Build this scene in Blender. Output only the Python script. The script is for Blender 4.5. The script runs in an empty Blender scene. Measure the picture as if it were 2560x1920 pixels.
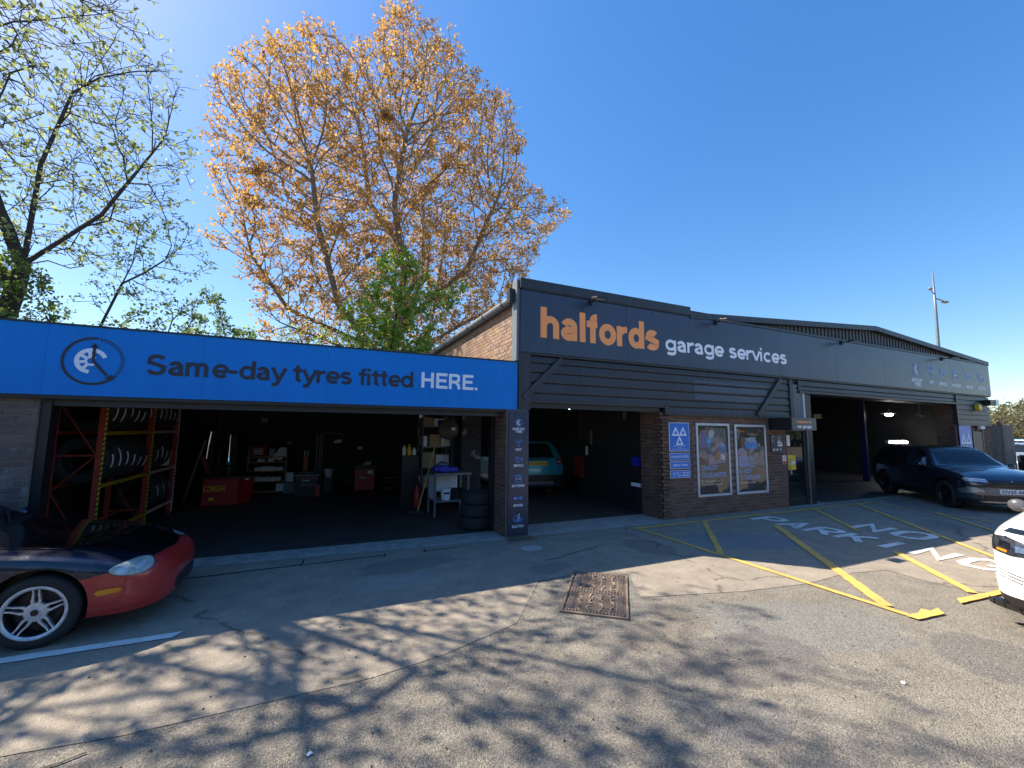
import bpy, bmesh, math, random
import numpy as np
from mathutils import Matrix, Vector
from mathutils.bvhtree import BVHTree
random.seed(7); RNG = np.random.default_rng(7)
SC = bpy.context.scene; COL = SC.collection
R = math.radians; PI = math.pi

# ------------------------------------------------------------------ camera
cam_d = bpy.data.cameras.new('camera'); cam = bpy.data.objects.new('camera', cam_d); COL.objects.link(cam)
YAW, PITCH, ROLL = R(24.362), R(6.2), R(0.6)
fw = Vector((math.sin(YAW)*math.cos(PITCH), math.cos(YAW)*math.cos(PITCH), math.sin(PITCH)))
rt = Vector((math.cos(YAW), -math.sin(YAW), 0)); up = rt.cross(fw)
rt2 = rt*math.cos(ROLL) + up*math.sin(ROLL); up2 = -rt*math.sin(ROLL) + up*math.cos(ROLL)
cam.matrix_world = Matrix(((rt2.x, up2.x, -fw.x, 0), (rt2.y, up2.y, -fw.y, 0), (rt2.z, up2.z, -fw.z, 1.85), (0, 0, 0, 1)))
cam_d.sensor_width = 36; cam_d.lens = 1045/2560*36; cam_d.clip_start = .05; cam_d.clip_end = 4000
SC.camera = cam
# ------------------------------------------------------------------ light
SUN_TO = Vector((-.69, .68, 1)).normalized()      # towards the sun
world = bpy.data.worlds.new('World'); SC.world = world; world.use_nodes = True
wn = world.node_tree.nodes; wl = world.node_tree.links
sky = wn.new('ShaderNodeTexSky'); sky.sky_type = 'NISHITA'; sky.sun_disc = False
sky.sun_elevation = math.asin(SUN_TO.z); sky.sun_rotation = math.atan2(SUN_TO.x, SUN_TO.y)
sky.altitude = 50; sky.air_density = 1.0; sky.dust_density = .45; sky.ozone_density = 2.5
bg = wn['Background']; bg.inputs['Strength'].default_value = .15
hs = wn.new('ShaderNodeHueSaturation'); hs.inputs['Saturation'].default_value = 1.6; hs.inputs['Value'].default_value = 1.05; hs.inputs['Hue'].default_value = .508
gm = wn.new('ShaderNodeGamma'); gm.inputs[1].default_value = .7
wl.new(sky.outputs['Color'], gm.inputs[0]); wl.new(gm.outputs[0], hs.inputs['Color']); wl.new(hs.outputs['Color'], bg.inputs['Color'])
sd = bpy.data.lights.new('sun', 'SUN'); sd.energy = 5; sd.angle = R(.36); sd.color = (1, .89, .75)
sun = bpy.data.objects.new('sun', sd); COL.objects.link(sun)
sun.rotation_euler = SUN_TO.to_track_quat('Z', 'Y').to_euler(); sun.location = SUN_TO*60
vs = SC.view_settings; vs.view_transform = 'Standard'; vs.look = 'None'; vs.exposure = 1.2; vs.gamma = 1; vs.use_curve_mapping = False
SC.render.engine = 'CYCLES'; SC.cycles.max_bounces = 7; SC.cycles.transparent_max_bounces = 6

# ------------------------------------------------------------------ materials
def _nt(name):
    m = bpy.data.materials.new(name); m.use_nodes = True
    return m, m.node_tree, m.node_tree.nodes['Principled BSDF']
def N(nt, t, **kw):
    n = nt.nodes.new(t)
    for k, v in kw.items():
        if k.startswith('i_'): n.inputs[k[2:].replace('_', ' ')].default_value = v
        else: setattr(n, k, v)
    return n
def ramp(nt, fac, stops):
    r = nt.nodes.new('ShaderNodeValToRGB'); e = r.color_ramp.elements
    while len(e) < len(stops): e.new(.5)
    for el, (p, c) in zip(e, stops):
        el.position = p; el.color = (*c, 1) if len(c) == 3 else c
    nt.links.new(fac, r.inputs[0]); return r.outputs[0]
def mixc(nt, fac, a, b, mode='MIX'):
    m = nt.nodes.new('ShaderNodeMix'); m.data_type = 'RGBA'; m.blend_type = mode
    for s, v in ((m.inputs[0], fac), (m.inputs[6], a), (m.inputs[7], b)):
        if hasattr(v, 'links'): nt.links.new(v, s)
        elif isinstance(v, (int, float)): s.default_value = v
        else: s.default_value = (*v, 1)
    return m.outputs[2]
def math_(nt, op, a, b=None, c=None, clamp=False):
    m = nt.nodes.new('ShaderNodeMath'); m.operation = op; m.use_clamp = clamp
    for s, v in zip(m.inputs, (a, b, c)):
        if v is None: continue
        if hasattr(v, 'links'): nt.links.new(v, s)
        else: s.default_value = v
    return m.outputs[0]
def noise(nt, co, scale, detail=4, rough=.55, out='Fac', dist=0):
    n = N(nt, 'ShaderNodeTexNoise'); n.inputs['Scale'].default_value = scale; n.inputs['Detail'].default_value = detail
    n.inputs['Roughness'].default_value = rough; n.inputs['Distortion'].default_value = dist
    nt.links.new(co, n.inputs['Vector']); return n.outputs[out]
def bump(nt, h, strength, dist, bsdf, prev=None):
    b = N(nt, 'ShaderNodeBump'); b.inputs['Strength'].default_value = strength; b.inputs['Distance'].default_value = dist
    nt.links.new(h, b.inputs['Height'])
    if prev is not None: nt.links.new(prev, b.inputs['Normal'])
    nt.links.new(b.outputs[0], bsdf.inputs['Normal']); return b.outputs[0]
def mat(name, c, rough=.55, metal=0, var=.18, vs_=4, bmp=0, bs=60, coat=0, spec=.5, emit=0, world_co=False, scratch=0):
    m, nt, b = _nt(name)
    co = N(nt, 'ShaderNodeNewGeometry').outputs['Position'] if world_co else N(nt, 'ShaderNodeTexCoord').outputs['Object']
    b.inputs['Roughness'].default_value = rough; b.inputs['Metallic'].default_value = metal
    b.inputs['Specular IOR Level'].default_value = spec; b.inputs['Coat Weight'].default_value = coat; b.inputs['Coat Roughness'].default_value = .06
    if var:
        f = noise(nt, co, vs_, 5, .6)
        f2 = noise(nt, co, vs_*9, 3, .6)
        f = math_(nt, 'ADD', math_(nt, 'MULTIPLY', f, .7), math_(nt, 'MULTIPLY', f2, .3))
        cc = ramp(nt, f, [(.3, tuple(x*(1-var) for x in c)), (.7, tuple(min(1, x*(1+var)) for x in c))])
        nt.links.new(cc, b.inputs['Base Color'])
        rr = N(nt, 'ShaderNodeMapRange'); rr.inputs['To Min'].default_value = max(.02, rough-.08); rr.inputs['To Max'].default_value = min(1, rough+.1)
        nt.links.new(f2, rr.inputs[0]); nt.links.new(rr.outputs[0], b.inputs['Roughness'])
    else: b.inputs['Base Color'].default_value = (*c, 1)
    if bmp: bump(nt, noise(nt, co, bs, 4, .6), bmp, .01, b)
    if emit:
        b.inputs['Emission Color'].default_value = (*c, 1); b.inputs['Emission Strength'].default_value = emit
    return m
def brick_mat(name, tones, white=0.0, dark=1.0):
    m, nt, b = _nt(name)
    g = N(nt, 'ShaderNodeNewGeometry'); s = N(nt, 'ShaderNodeSeparateXYZ'); nt.links.new(g.outputs['Position'], s.inputs[0])
    sn = N(nt, 'ShaderNodeSeparateXYZ'); nt.links.new(g.outputs['True Normal'], sn.inputs[0])
    isx = math_(nt, 'GREATER_THAN', math_(nt, 'ABSOLUTE', sn.outputs[0]), .5)
    u = math_(nt, 'ADD', math_(nt, 'MULTIPLY', isx, s.outputs[1]), math_(nt, 'MULTIPLY', math_(nt, 'SUBTRACT', 1, isx), s.outputs[0]))
    row = math_(nt, 'FLOOR', math_(nt, 'DIVIDE', s.outputs[2], .075))
    par = math_(nt, 'FLOORED_MODULO', row, 2)
    col = math_(nt, 'FLOOR', math_(nt, 'DIVIDE', math_(nt, 'ADD', u, math_(nt, 'MULTIPLY', par, .1125)), .225))
    cv = N(nt, 'ShaderNodeCombineXYZ'); nt.links.new(row, cv.inputs[0]); nt.links.new(col, cv.inputs[1])
    w = N(nt, 'ShaderNodeTexWhiteNoise', noise_dimensions='2D'); nt.links.new(cv.outputs[0], w.inputs['Vector'])
    n = len(tones)
    c = ramp(nt, w.outputs['Value'], [(i/(n-1), t) for i, t in enumerate(tones)])
    fn = noise(nt, g.outputs['Position'], 45, 5, .7)
    c = mixc(nt, 1, c, ramp(nt, fn, [(.25, (.55, .55, .55)), (.75, (1.35, 1.35, 1.35))]), 'MULTIPLY')
    big = noise(nt, g.outputs['Position'], 1.1, 4, .6)
    c = mixc(nt, ramp(nt, big, [(.55, (0, 0, 0)), (.75, (.5, .5, .5))]), c, (.045, .04, .038))
    if white:
        fl = noise(nt, g.outputs['Position'], 2.3, 3, .5)
        c = mixc(nt, ramp(nt, fl, [(.62, (0, 0, 0)), (.68, (white,)*3)]), c, (.35, .34, .34))
    nt.links.new(c, b.inputs['Base Color']); b.inputs['Roughness'].default_value = .85
    bump(nt, fn, .35, .01, b)
    return m
def leaf_mat(name, stops, trans=.45):
    m, nt, b = _nt(name); out = nt.nodes['Material Output']; nt.nodes.remove(b)
    a = N(nt, 'ShaderNodeAttribute', attribute_name='rnd'); c = ramp(nt, a.outputs['Fac'], stops)
    d = N(nt, 'ShaderNodeBsdfDiffuse'); t = N(nt, 'ShaderNodeBsdfTranslucent'); g = N(nt, 'ShaderNodeBsdfGlossy'); g.inputs['Roughness'].default_value = .45
    nt.links.new(c, d.inputs[0]); nt.links.new(c, t.inputs[0])
    m1 = N(nt, 'ShaderNodeMixShader'); m1.inputs[0].default_value = trans; nt.links.new(d.outputs[0], m1.inputs[1]); nt.links.new(t.outputs[0], m1.inputs[2])
    m2 = N(nt, 'ShaderNodeMixShader'); m2.inputs[0].default_value = .03; nt.links.new(m1.outputs[0], m2.inputs[1]); nt.links.new(g.outputs[0], m2.inputs[2])
    nt.links.new(m2.outputs[0], out.inputs['Surface']); return m
def glass_like(name, c=(.012, .014, .016), rough=.02, wav=0, ws=6):
    m, nt, b = _nt(name); b.inputs['Base Color'].default_value = (*c, 1); b.inputs['Roughness'].default_value = rough
    b.inputs['Specular IOR Level'].default_value = .6
    if wav:
        co = N(nt, 'ShaderNodeNewGeometry').outputs['Position']; bump(nt, noise(nt, co, ws, 1, .4), wav, .02, b)
    return m
def clear_glass(name, wav=0, ws=5):
    m, nt, b = _nt(name); out = nt.nodes['Material Output']; nt.nodes.remove(b)
    g = N(nt, 'ShaderNodeBsdfGlossy'); g.inputs['Roughness'].default_value = .015; t = N(nt, 'ShaderNodeBsdfTransparent')
    f = N(nt, 'ShaderNodeFresnel'); f.inputs['IOR'].default_value = 1.5
    mx = N(nt, 'ShaderNodeMixShader'); fm = math_(nt, 'MULTIPLY', f.outputs[0], 1.6, clamp=True)
    nt.links.new(fm, mx.inputs[0]); nt.links.new(t.outputs[0], mx.inputs[1]); nt.links.new(g.outputs[0], mx.inputs[2])
    if wav:
        co = N(nt, 'ShaderNodeNewGeometry').outputs['Position']
        bu = N(nt, 'ShaderNodeBump'); bu.inputs['Strength'].default_value = wav; bu.inputs['Distance'].default_value = .03
        nt.links.new(noise(nt, co, ws, 1, .4), bu.inputs['Height']); nt.links.new(bu.outputs[0], g.inputs['Normal'])
    nt.links.new(mx.outputs[0], out.inputs['Surface']); return m

M = {}
M['dark_paint'] = mat('dark_grey_cladding_paint', (.022, .023, .033), .42, var=.15, vs_=2, bmp=.1, bs=20, world_co=True)
M['sign_navy'] = mat('anthracite_sign_panel', (.026, .038, .075), .3, var=.05, vs_=.8, spec=.5, world_co=True)
M['sign_blue'] = mat('bright_blue_sign_panel', (.0, .19, .64), .36, var=.06, vs_=.9, spec=.28, world_co=True)
M['orange'] = mat('orange_letter_vinyl', (.95, .34, .1), .4, var=.04)
M['white_vinyl'] = mat('white_letter_vinyl', (.78, .82, .92), .4, var=.03)
M['white'] = mat('white_paint', (.75, .76, .78), .4, var=.05)
M['charcoal'] = mat('charcoal_letter_vinyl', (.016, .02, .04), .4, var=.05)
M['icon_blue'] = mat('blue_icon_vinyl', (.09, .33, .95), .4, var=.04)
M['mot_blue'] = mat('royal_blue_sign_enamel', (.0, .16, .6), .35, var=.05)
M['black'] = mat('black_paint', (.012, .012, .014), .4, var=.2)
M['rubber'] = mat('tyre_rubber', (.018, .018, .019), .75, var=.3, vs_=12, bmp=.2, bs=90)
M['steel'] = mat('galvanised_steel', (.33, .35, .37), .38, metal=.85, var=.15, vs_=8)
M['chrome'] = mat('polished_chrome', (.75, .76, .78), .12, metal=1, var=.04)
M['lead'] = mat('grey_flashing', (.16, .18, .2), .45, metal=.3, var=.2, world_co=True)
M['frame_alu'] = mat('silver_poster_frame', (.52, .56, .6), .35, metal=.3, var=.06)
M['concrete_lt'] = mat('pale_concrete', (.3, .29, .27), .9, var=.35, vs_=5, bmp=.5, bs=60, world_co=True)
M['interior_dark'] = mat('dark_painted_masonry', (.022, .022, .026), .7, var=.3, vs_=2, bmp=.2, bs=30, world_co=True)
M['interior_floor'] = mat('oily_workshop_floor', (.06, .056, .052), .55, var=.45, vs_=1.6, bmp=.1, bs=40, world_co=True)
M['roof_metal'] = mat('dark_roof_sheet', (.045, .047, .055), .5, var=.2, world_co=True)
M['lift_blue'] = mat('dark_blue_lift_paint', (.01, .014, .09), .5)
M['red_tool'] = mat('red_tool_enamel', (.42, .022, .016), .35, var=.2, vs_=6)
M['red_rack'] = mat('red_rack_steel', (.36, .04, .022), .45, var=.25, vs_=8)
M['yellow'] = mat('yellow_plastic', (.75, .48, .02), .45, var=.1)
M['blue_tool'] = mat('blue_tool_plastic', (.02, .04, .5), .4, var=.1)
M['card'] = mat('cardboard', (.38, .27, .16), .85, var=.15)
M['paper'] = mat('white_paper', (.82, .83, .88), .7, var=.06)
M['wood'] = mat('weathered_fence_wood', (.2, .17, .14), .85, var=.35, vs_=6, bmp=.4, bs=30)
M['wood_shelf'] = mat('shelf_board_wood', (.42, .27, .13), .7, var=.2)
M['bark_grey'] = mat('grey_bark', (.115, .1, .085), .9, var=.35, vs_=6, bmp=.6, bs=25, world_co=True)
M['bark_dark'] = mat('dark_bark', (.06, .05, .042), .9, var=.35, vs_=6, bmp=.6, bs=25, world_co=True)
M['mortar_dk'] = mat('grey_mortar', (.2, .175, .15), .95, var=.2, vs_=20, world_co=True)
M['mortar_lt'] = mat('pale_mortar', (.42, .37, .29), .95, var=.2, vs_=20, world_co=True)
M['brick'] = brick_mat('brown_brick', [(.095, .052, .038), (.13, .07, .046), (.17, .092, .06), (.11, .064, .05), (.2, .11, .07)], .0)
M['brick_left'] = brick_mat('grey_brown_brick', [(.1, .075, .068), (.15, .11, .1), (.12, .085, .078), (.17, .135, .12)], .3)
M['brick_tan'] = brick_mat('tan_brick', [(.3, .17, .09), (.22, .125, .08), (.34, .21, .12), (.2, .11, .085), (.3, .2, .13), (.16, .1, .08)], .25)
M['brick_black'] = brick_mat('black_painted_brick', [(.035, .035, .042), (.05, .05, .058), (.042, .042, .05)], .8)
M['glass'] = glass_like('dark_window_glass')
M['poster_glass'] = clear_glass('wavy_poster_cover', .55, 3.2)
M['lamp_on'] = mat('lit_tube', (1, .93, .82), .5, var=0, emit=9)
M['lamp_white'] = mat('lit_white_lamp', (.9, .97, 1), .5, var=0, emit=14)
M['plate_y'] = mat('yellow_number_plate', (.72, .5, .02), .35, var=.03)
M['plate_w'] = mat('white_number_plate', (.68, .7, .72), .35, var=.03)
M['amber'] = mat('amber_lens', (.75, .24, .01), .2, var=.05)
M['red_lens'] = mat('red_lens', (.35, .01, .01), .12, var=.1)
M['rust_iron'] = mat('rusty_cast_iron', (.225, .165, .12), .75, metal=.2, var=.35, vs_=12, bmp=.4, bs=60, world_co=True)

M['iron_worn'] = mat('worn_cast_iron_tread', (.38, .28, .2), .6, metal=.2, var=.25, vs_=14, world_co=True)
M['iron_dirt'] = mat('dirt_packed_iron', (.1, .075, .058), .9, var=.35, vs_=14, bmp=.3, bs=80, world_co=True)
def streak(m, lo, hi):
    nt = m.node_tree; b = nt.nodes['Principled BSDF']; co = N(nt, 'ShaderNodeNewGeometry').outputs['Position']
    mp = N(nt, 'ShaderNodeMapping'); mp.inputs['Scale'].default_value = (7, 7, .45); nt.links.new(co, mp.inputs['Vector'])
    f = noise(nt, mp.outputs[0], 1.6, 6, .65); f2 = noise(nt, co, 1.3, 5, .6); f = math_(nt, 'ADD', math_(nt, 'MULTIPLY', f, .6), math_(nt, 'MULTIPLY', f2, .4))
    src = b.inputs['Base Color'].links[0].from_socket
    nt.links.new(mixc(nt, 1, src, ramp(nt, f, [(.38, (lo,)*3), (.62, (hi,)*3)]), 'MULTIPLY'), b.inputs['Base Color'])
streak(M['sign_blue'], .95, 1.04); streak(M['sign_navy'], .82, 1.15); streak(M['dark_paint'], .75, 1.3); streak(M['frame_alu'], .9, 1.05)
# ground shader
def ground_mat(name, base, alt, speck, blobs=(), brushed=0, bump_s=.8, crack=0):
    m, nt, b = _nt(name); g = N(nt, 'ShaderNodeNewGeometry'); co = g.outputs['Position']
    big = noise(nt, co, .45, 6, .62); mid = noise(nt, co, 3.5, 5, .65)
    c = mixc(nt, ramp(nt, big, [(.38, (0, 0, 0)), (.62, (1, 1, 1))]), base, alt)
    c = mixc(nt, 1, c, ramp(nt, mid, [(.28, (.8, .79, .78)), (.72, (1.16, 1.15, 1.14))]), 'MULTIPLY')
    s = N(nt, 'ShaderNodeSeparateXYZ'); nt.links.new(co, s.inputs[0])
    for (x, y, rx, ry, a, colr, amt) in blobs:
        dx = math_(nt, 'SUBTRACT', s.outputs[0], x); dy = math_(nt, 'SUBTRACT', s.outputs[1], y)
        ca, sa = math.cos(R(a)), math.sin(R(a))
        ux = math_(nt, 'DIVIDE', math_(nt, 'ADD', math_(nt, 'MULTIPLY', dx, ca), math_(nt, 'MULTIPLY', dy, sa)), rx)
        uy = math_(nt, 'DIVIDE', math_(nt, 'SUBTRACT', math_(nt, 'MULTIPLY', dy, ca), math_(nt, 'MULTIPLY', dx, sa)), ry)
        d = math_(nt, 'ADD', math_(nt, 'POWER', math_(nt, 'ABSOLUTE', ux), 2.5), math_(nt, 'POWER', math_(nt, 'ABSOLUTE', uy), 2.5))
        d = math_(nt, 'ADD', d, math_(nt, 'MULTIPLY', math_(nt, 'SUBTRACT', mid, .5), 1.3))
        c = mixc(nt, ramp(nt, d, [(.75, (amt,)*3), (1.25, (0, 0, 0))]), c, colr)
    # aggregate
    h = None
    for sc_, k, dk in ((105, .5, speck*.75), (210, .4, speck*.8)):
        v = N(nt, 'ShaderNodeTexVoronoi'); v.inputs['Scale'].default_value = sc_; nt.links.new(co, v.inputs['Vector'])
        cell = N(nt, 'ShaderNodeSeparateColor'); nt.links.new(v.outputs['Color'], cell.inputs[0])
        c = mixc(nt, 1, c, ramp(nt, cell.outputs[0], [(.0, (1-dk,)*3), (.25, (1-dk*.3,)*3), (.8, (1+dk*.25,)*3), (1, (1+dk*.9,)*3)]), 'MULTIPLY')
        hh = math_(nt, 'MULTIPLY', v.outputs['Distance'], -k); h = hh if h is None else math_(nt, 'ADD', h, hh)
    fine = noise(nt, co, 30, 5, .7)
    h = math_(nt, 'ADD', h, fine)
    if brushed:
        w = N(nt, 'ShaderNodeTexWave', wave_type='BANDS', bands_direction='X'); w.inputs['Scale'].default_value = 14; w.inputs['Distortion'].default_value = 3.5
        w.inputs['Detail'].default_value = 2; w.inputs['Detail Scale'].default_value = 1; nt.links.new(co, w.inputs['Vector'])
        msk = ramp(nt, noise(nt, co, .8, 3, .6), [(.45, (0, 0, 0)), (.68, (.8, .8, .8))])
        wv = math_(nt, 'MULTIPLY', w.outputs['Fac'], msk)
        h = math_(nt, 'ADD', h, math_(nt, 'MULTIPLY', wv, brushed*2.5))
        c = mixc(nt, 1, c, ramp(nt, wv, [(0, (.97, .97, .97)), (1, (1.1, 1.1, 1.1))]), 'MULTIPLY')
    if crack:
        v = N(nt, 'ShaderNodeTexVoronoi', feature='DISTANCE_TO_EDGE'); v.inputs['Scale'].default_value = crack; 
        wc = N(nt, 'ShaderNodeVectorMath', operation='ADD'); nt.links.new(co, wc.inputs[0])
        nz = N(nt, 'ShaderNodeTexNoise'); nz.inputs['Scale'].default_value = 2.2; nz.inputs['Detail'].default_value = 5; nt.links.new(co, nz.inputs['Vector'])
        sc2 = N(nt, 'ShaderNodeVectorMath', operation='SCALE'); sc2.inputs['Scale'].default_value = .5; nt.links.new(nz.outputs['Color'], sc2.inputs[0])
        nt.links.new(sc2.outputs[0], wc.inputs[1]); nt.links.new(wc.outputs[0], v.inputs['Vector'])
        ck = ramp(nt, v.outputs['Distance'], [(0, (.45, .45, .45)), (.006, (1, 1, 1))])
        c = mixc(nt, 1, c, mixc(nt, ramp(nt, mid, [(.5, (0, 0, 0)), (.6, (1, 1, 1))]), ck, (1, 1, 1)), 'MULTIPLY')
    nt.links.new(c, b.inputs['Base Color']); b.inputs['Roughness'].default_value = .9; b.inputs['Specular IOR Level'].default_value = .3
    bump(nt, h, bump_s, .012, b)
    return m
DK = (.13, .125, .115)
M['asphalt'] = ground_mat('worn_asphalt', (.27, .245, .2), (.23, .212, .175), .55, blobs=[
    (4.3, 2.75, 1.05, .55, -22, (.21, .215, .2), .55), (3.25, 2.55, .75, .4, -12, (.15, .14, .13), .6), (5.2, 1.75, .5, .35, 20, (.165, .155, .14), .7),
    (3.05, 3.15, .6, .28, 10, (.2, .175, .14), .6), (2.6, 2.0, .35, .2, 0, (.17, .165, .16), .6), (6.6, 1.5, .9, .5, 30, (.16, .15, .135), .6),
    (2.9, 4.2, .95, .75, 50, (.235, .22, .18), .6), (1.6, 1.7, .5, .3, 10, (.19, .18, .165), .5)], bump_s=1.0)
M['slab'] = ground_mat('aged_concrete_slab', (.315, .275, .215), (.27, .24, .195), .22, blobs=[
    (6.6, 5.1, 1.0, .6, -20, (.2, .215, .225), .75), (.9, 5.4, .5, .25, 0, (.3, .3, .3), .35), (3.1, 6.05, .18, .14, 0, (.42, .42, .42), .8),
    (2.9, 5.1, .35, .18, 10, (.16, .145, .13), .5), (14.3, 5.6, 1.4, .8, 40, (.17, .165, .16), .6), (5, 6.2, .6, .2, 0, (.2, .2, .2), .5), (1.2, 6.0, .7, .3, 8, (.17, .155, .14), .6), (4.9, 5.4, .35, .5, 0, (.17, .155, .14), .6), (.2, 4.1, .5, .22, 15, (.2, .18, .15), .5), (11.6, 4.4, .6, .4, 20, (.19, .17, .15), .6)], brushed=.12, bump_s=.6, crack=.2)
def paint_mat(name, c, under):
    m, nt, b = _nt(name); co = N(nt, 'ShaderNodeNewGeometry').outputs['Position']
    a = noise(nt, co, 28, 6, .75); d = noise(nt, co, 2.5, 3, .5)
    f = math_(nt, 'ADD', a, math_(nt, 'MULTIPLY', d, .35))
    cc = mixc(nt, ramp(nt, f, [(.52, (.85, .85, .85)), (.60, (0, 0, 0))]), c, under)
    cc = mixc(nt, 1, cc, ramp(nt, d, [(.3, (.85, .85, .85)), (.7, (1.1, 1.1, 1.1))]), 'MULTIPLY')
    nt.links.new(cc, b.inputs['Base Color']); b.inputs['Roughness'].default_value = .75; bump(nt, a, .5, .01, b); return m
M['line_yellow'] = paint_mat('worn_yellow_road_paint', (.66, .39, .09), (.25, .22, .17))
M['line_white'] = paint_mat('worn_white_road_paint', (.68, .69, .66), (.25, .22, .18))

# ------------------------------------------------------------------ builders
WM = {}
class MB:
    def __init__(s): s.v = []; s.f = []; s.mi = []; s.attr = []
    def add(s, vs, fs):
        o = len(s.v); s.v += [tuple(p) for p in vs]; s.f += [tuple(i+o for i in f) for f in fs]; return s
    def box(s, a, b):
        x0, y0, z0 = a; x1, y1, z1 = b
        if x0 > x1: x0, x1 = x1, x0
        if y0 > y1: y0, y1 = y1, y0
        if z0 > z1: z0, z1 = z1, z0
        return s.add([(x0,y0,z0),(x1,y0,z0),(x1,y1,z0),(x0,y1,z0),(x0,y0,z1),(x1,y0,z1),(x1,y1,z1),(x0,y1,z1)],
                     [(0,3,2,1),(4,5,6,7),(0,1,5,4),(1,2,6,5),(2,3,7,6),(3,0,4,7)])
    def obox(s, p0, p1, w, h, up=(0, 0, 1)):      # bar from p0 to p1
        p0 = Vector(p0); p1 = Vector(p1); d = (p1-p0).normalized(); upv = Vector(up)
        if abs(d.dot(upv)) > .98: upv = Vector((0, 1, 0)) if abs(d.y) < .9 else Vector((1, 0, 0))
        a = d.cross(upv).normalized()*w/2; b = a.cross(d).normalized()*h/2
        vs = [p0-a-b, p0+a-b, p0+a+b, p0-a+b, p1-a-b, p1+a-b, p1+a+b, p1-a+b]
        return s.add(vs, [(0,1,2,3),(7,6,5,4),(0,4,5,1),(1,5,6,2),(2,6,7,3),(3,7,4,0)])
    def prism(s, pts, vec):
        n = len(pts); vec = Vector(vec); a = [Vector(p) for p in pts]; b = [p+vec for p in a]
        fs = [tuple(range(n))[::-1], tuple(range(n, 2*n))] + [(i, (i+1) % n, (i+1) % n+n, i+n) for i in range(n)]
        return s.add(a+b, fs)
    def poly(s, pts): return s.add(pts, [tuple(range(len(pts)))])
    def tube(s, pts, r, n=8, cap=True):
        pts = [Vector(p) for p in pts]; rs = r if isinstance(r, (list, tuple)) else [r]*len(pts)
        d = (pts[1]-pts[0]).normalized(); a = d.cross(Vector((0, 0, 1)) if abs(d.z) < .9 else Vector((1, 0, 0))).normalized()
        vs = []
        for i, p in enumerate(pts):
            t = ((pts[min(i+1, len(pts)-1)]-pts[max(i-1, 0)])).normalized()
            a = (a - t*a.dot(t)).normalized(); b = t.cross(a)
            for k in range(n):
                th = 2*PI*k/n; vs.append(p + (a*math.cos(th)+b*math.sin(th))*rs[i])
        fs = [(i*n+k, i*n+(k+1) % n, (i+1)*n+(k+1) % n, (i+1)*n+k) for i in range(len(pts)-1) for k in range(n)]
        if cap: fs += [tuple(range(n))[::-1], tuple(range((len(pts)-1)*n, len(pts)*n))]
        return s.add(vs, fs)
    def lathe(s, prof, n=32, o=(0, 0, 0), ax=(0, 0, 1), cap=False, arc=None):    # prof: (r, h) along ax
        ax = Vector(ax).normalized(); a = ax.cross(Vector((1, 0, 0)) if abs(ax.x) < .9 else Vector((0, 1, 0))).normalized(); b = ax.cross(a); o = Vector(o)
        vs = []; m = len(prof)
        for k in range(n):
            th = 2*PI*k/n
            for (r_, h) in prof: vs.append(o+ax*h+(a*math.cos(th)+b*math.sin(th))*r_)
        fs = [(k*m+i, ((k+1) % n)*m+i, ((k+1) % n)*m+i+1, k*m+i+1) for k in range(n) for i in range(m-1)]
        if cap: fs += [tuple(k*m for k in range(n))[::-1], tuple(k*m+m-1 for k in range(n))]
        return s.add(vs, fs)
    def ball(s, c, r, n=10, m=6, sc=(1, 1, 1)):
        prof = [(max(1e-4, math.sin(PI*i/m))*r, -math.cos(PI*i/m)*r) for i in range(m+1)]
        o = len(s.v); s.lathe(prof, n)
        for i in range(o, len(s.v)): p = s.v[i]; s.v[i] = (p[0]*sc[0]+c[0], p[1]*sc[1]+c[1], p[2]*sc[2]+c[2])
        return s
    def mesh(s, name, material, smooth=False):
        me = bpy.data.meshes.new(name); me.from_pydata([tuple(p) for p in s.v], [], s.f)
        for m in (material if isinstance(material, (list, tuple)) else [material]): me.materials.append(m)
        if s.mi: me.polygons.foreach_set('material_index', s.mi)
        if smooth: me.polygons.foreach_set('use_smooth', [True]*len(me.polygons))
        me.update(); return me
    def build(s, name, material, parent=None, smooth=False, bev=0, local=False, mtx=None, auto=None):
        me = s.mesh(name, material, smooth); o = bpy.data.objects.new(name, me)
        if bev:
            b = o.modifiers.new('bevel', 'BEVEL'); b.width = bev; b.segments = 2; b.limit_method = 'ANGLE'
        if auto is not None and smooth: me.set_sharp_from_angle(angle=R(auto))
        return link(o, parent, local)
def link(o, parent=None, local=False):
    COL.objects.link(o)
    if parent is not None:
        o.parent = parent; pw = WM.get(parent.name, Matrix.Identity(4))
        if local: WM[o.name] = pw
        else: o.matrix_parent_inverse = pw.inverted(); WM[o.name] = Matrix.Identity(4)
    return o
def thing(name, label, cat, loc=(0, 0, 0), rz=0, group=None):
    o = bpy.data.objects.new(name, None); o.empty_display_size = .2; COL.objects.link(o)
    o.location = loc; o.rotation_euler = (0, 0, rz); WM[o.name] = Matrix.Translation(loc) @ Matrix.Rotation(rz, 4, 'Z')
    return tag(o, label, cat, group)
def tag(o, label, cat, group=None):
    o['label'] = label; o['category'] = cat
    if group: o['group'] = group
    return o
def struct(o): o['kind'] = 'structure'; return o
def stuff(o): o['kind'] = 'stuff'; return o
def place(src, loc, rz, label, group=None):        # copy a thing built in local space with parts and sub-parts
    r = src.copy(); COL.objects.link(r); r.location = loc; r.rotation_euler = (0, 0, rz); r['label'] = label
    if group: r['group'] = group
    for ch in list(src.children):
        c = ch.copy(); COL.objects.link(c); c.parent = r
        for g in list(ch.children): d = g.copy(); COL.objects.link(d); d.parent = c
    return r
def copy_mesh(src, mtx, parent, name=None):
    o = src.copy(); COL.objects.link(o); o.parent = parent; o.matrix_basis = mtx; o.matrix_parent_inverse = WM.get(parent.name, Matrix.Identity(4)).inverted(); return o

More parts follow.
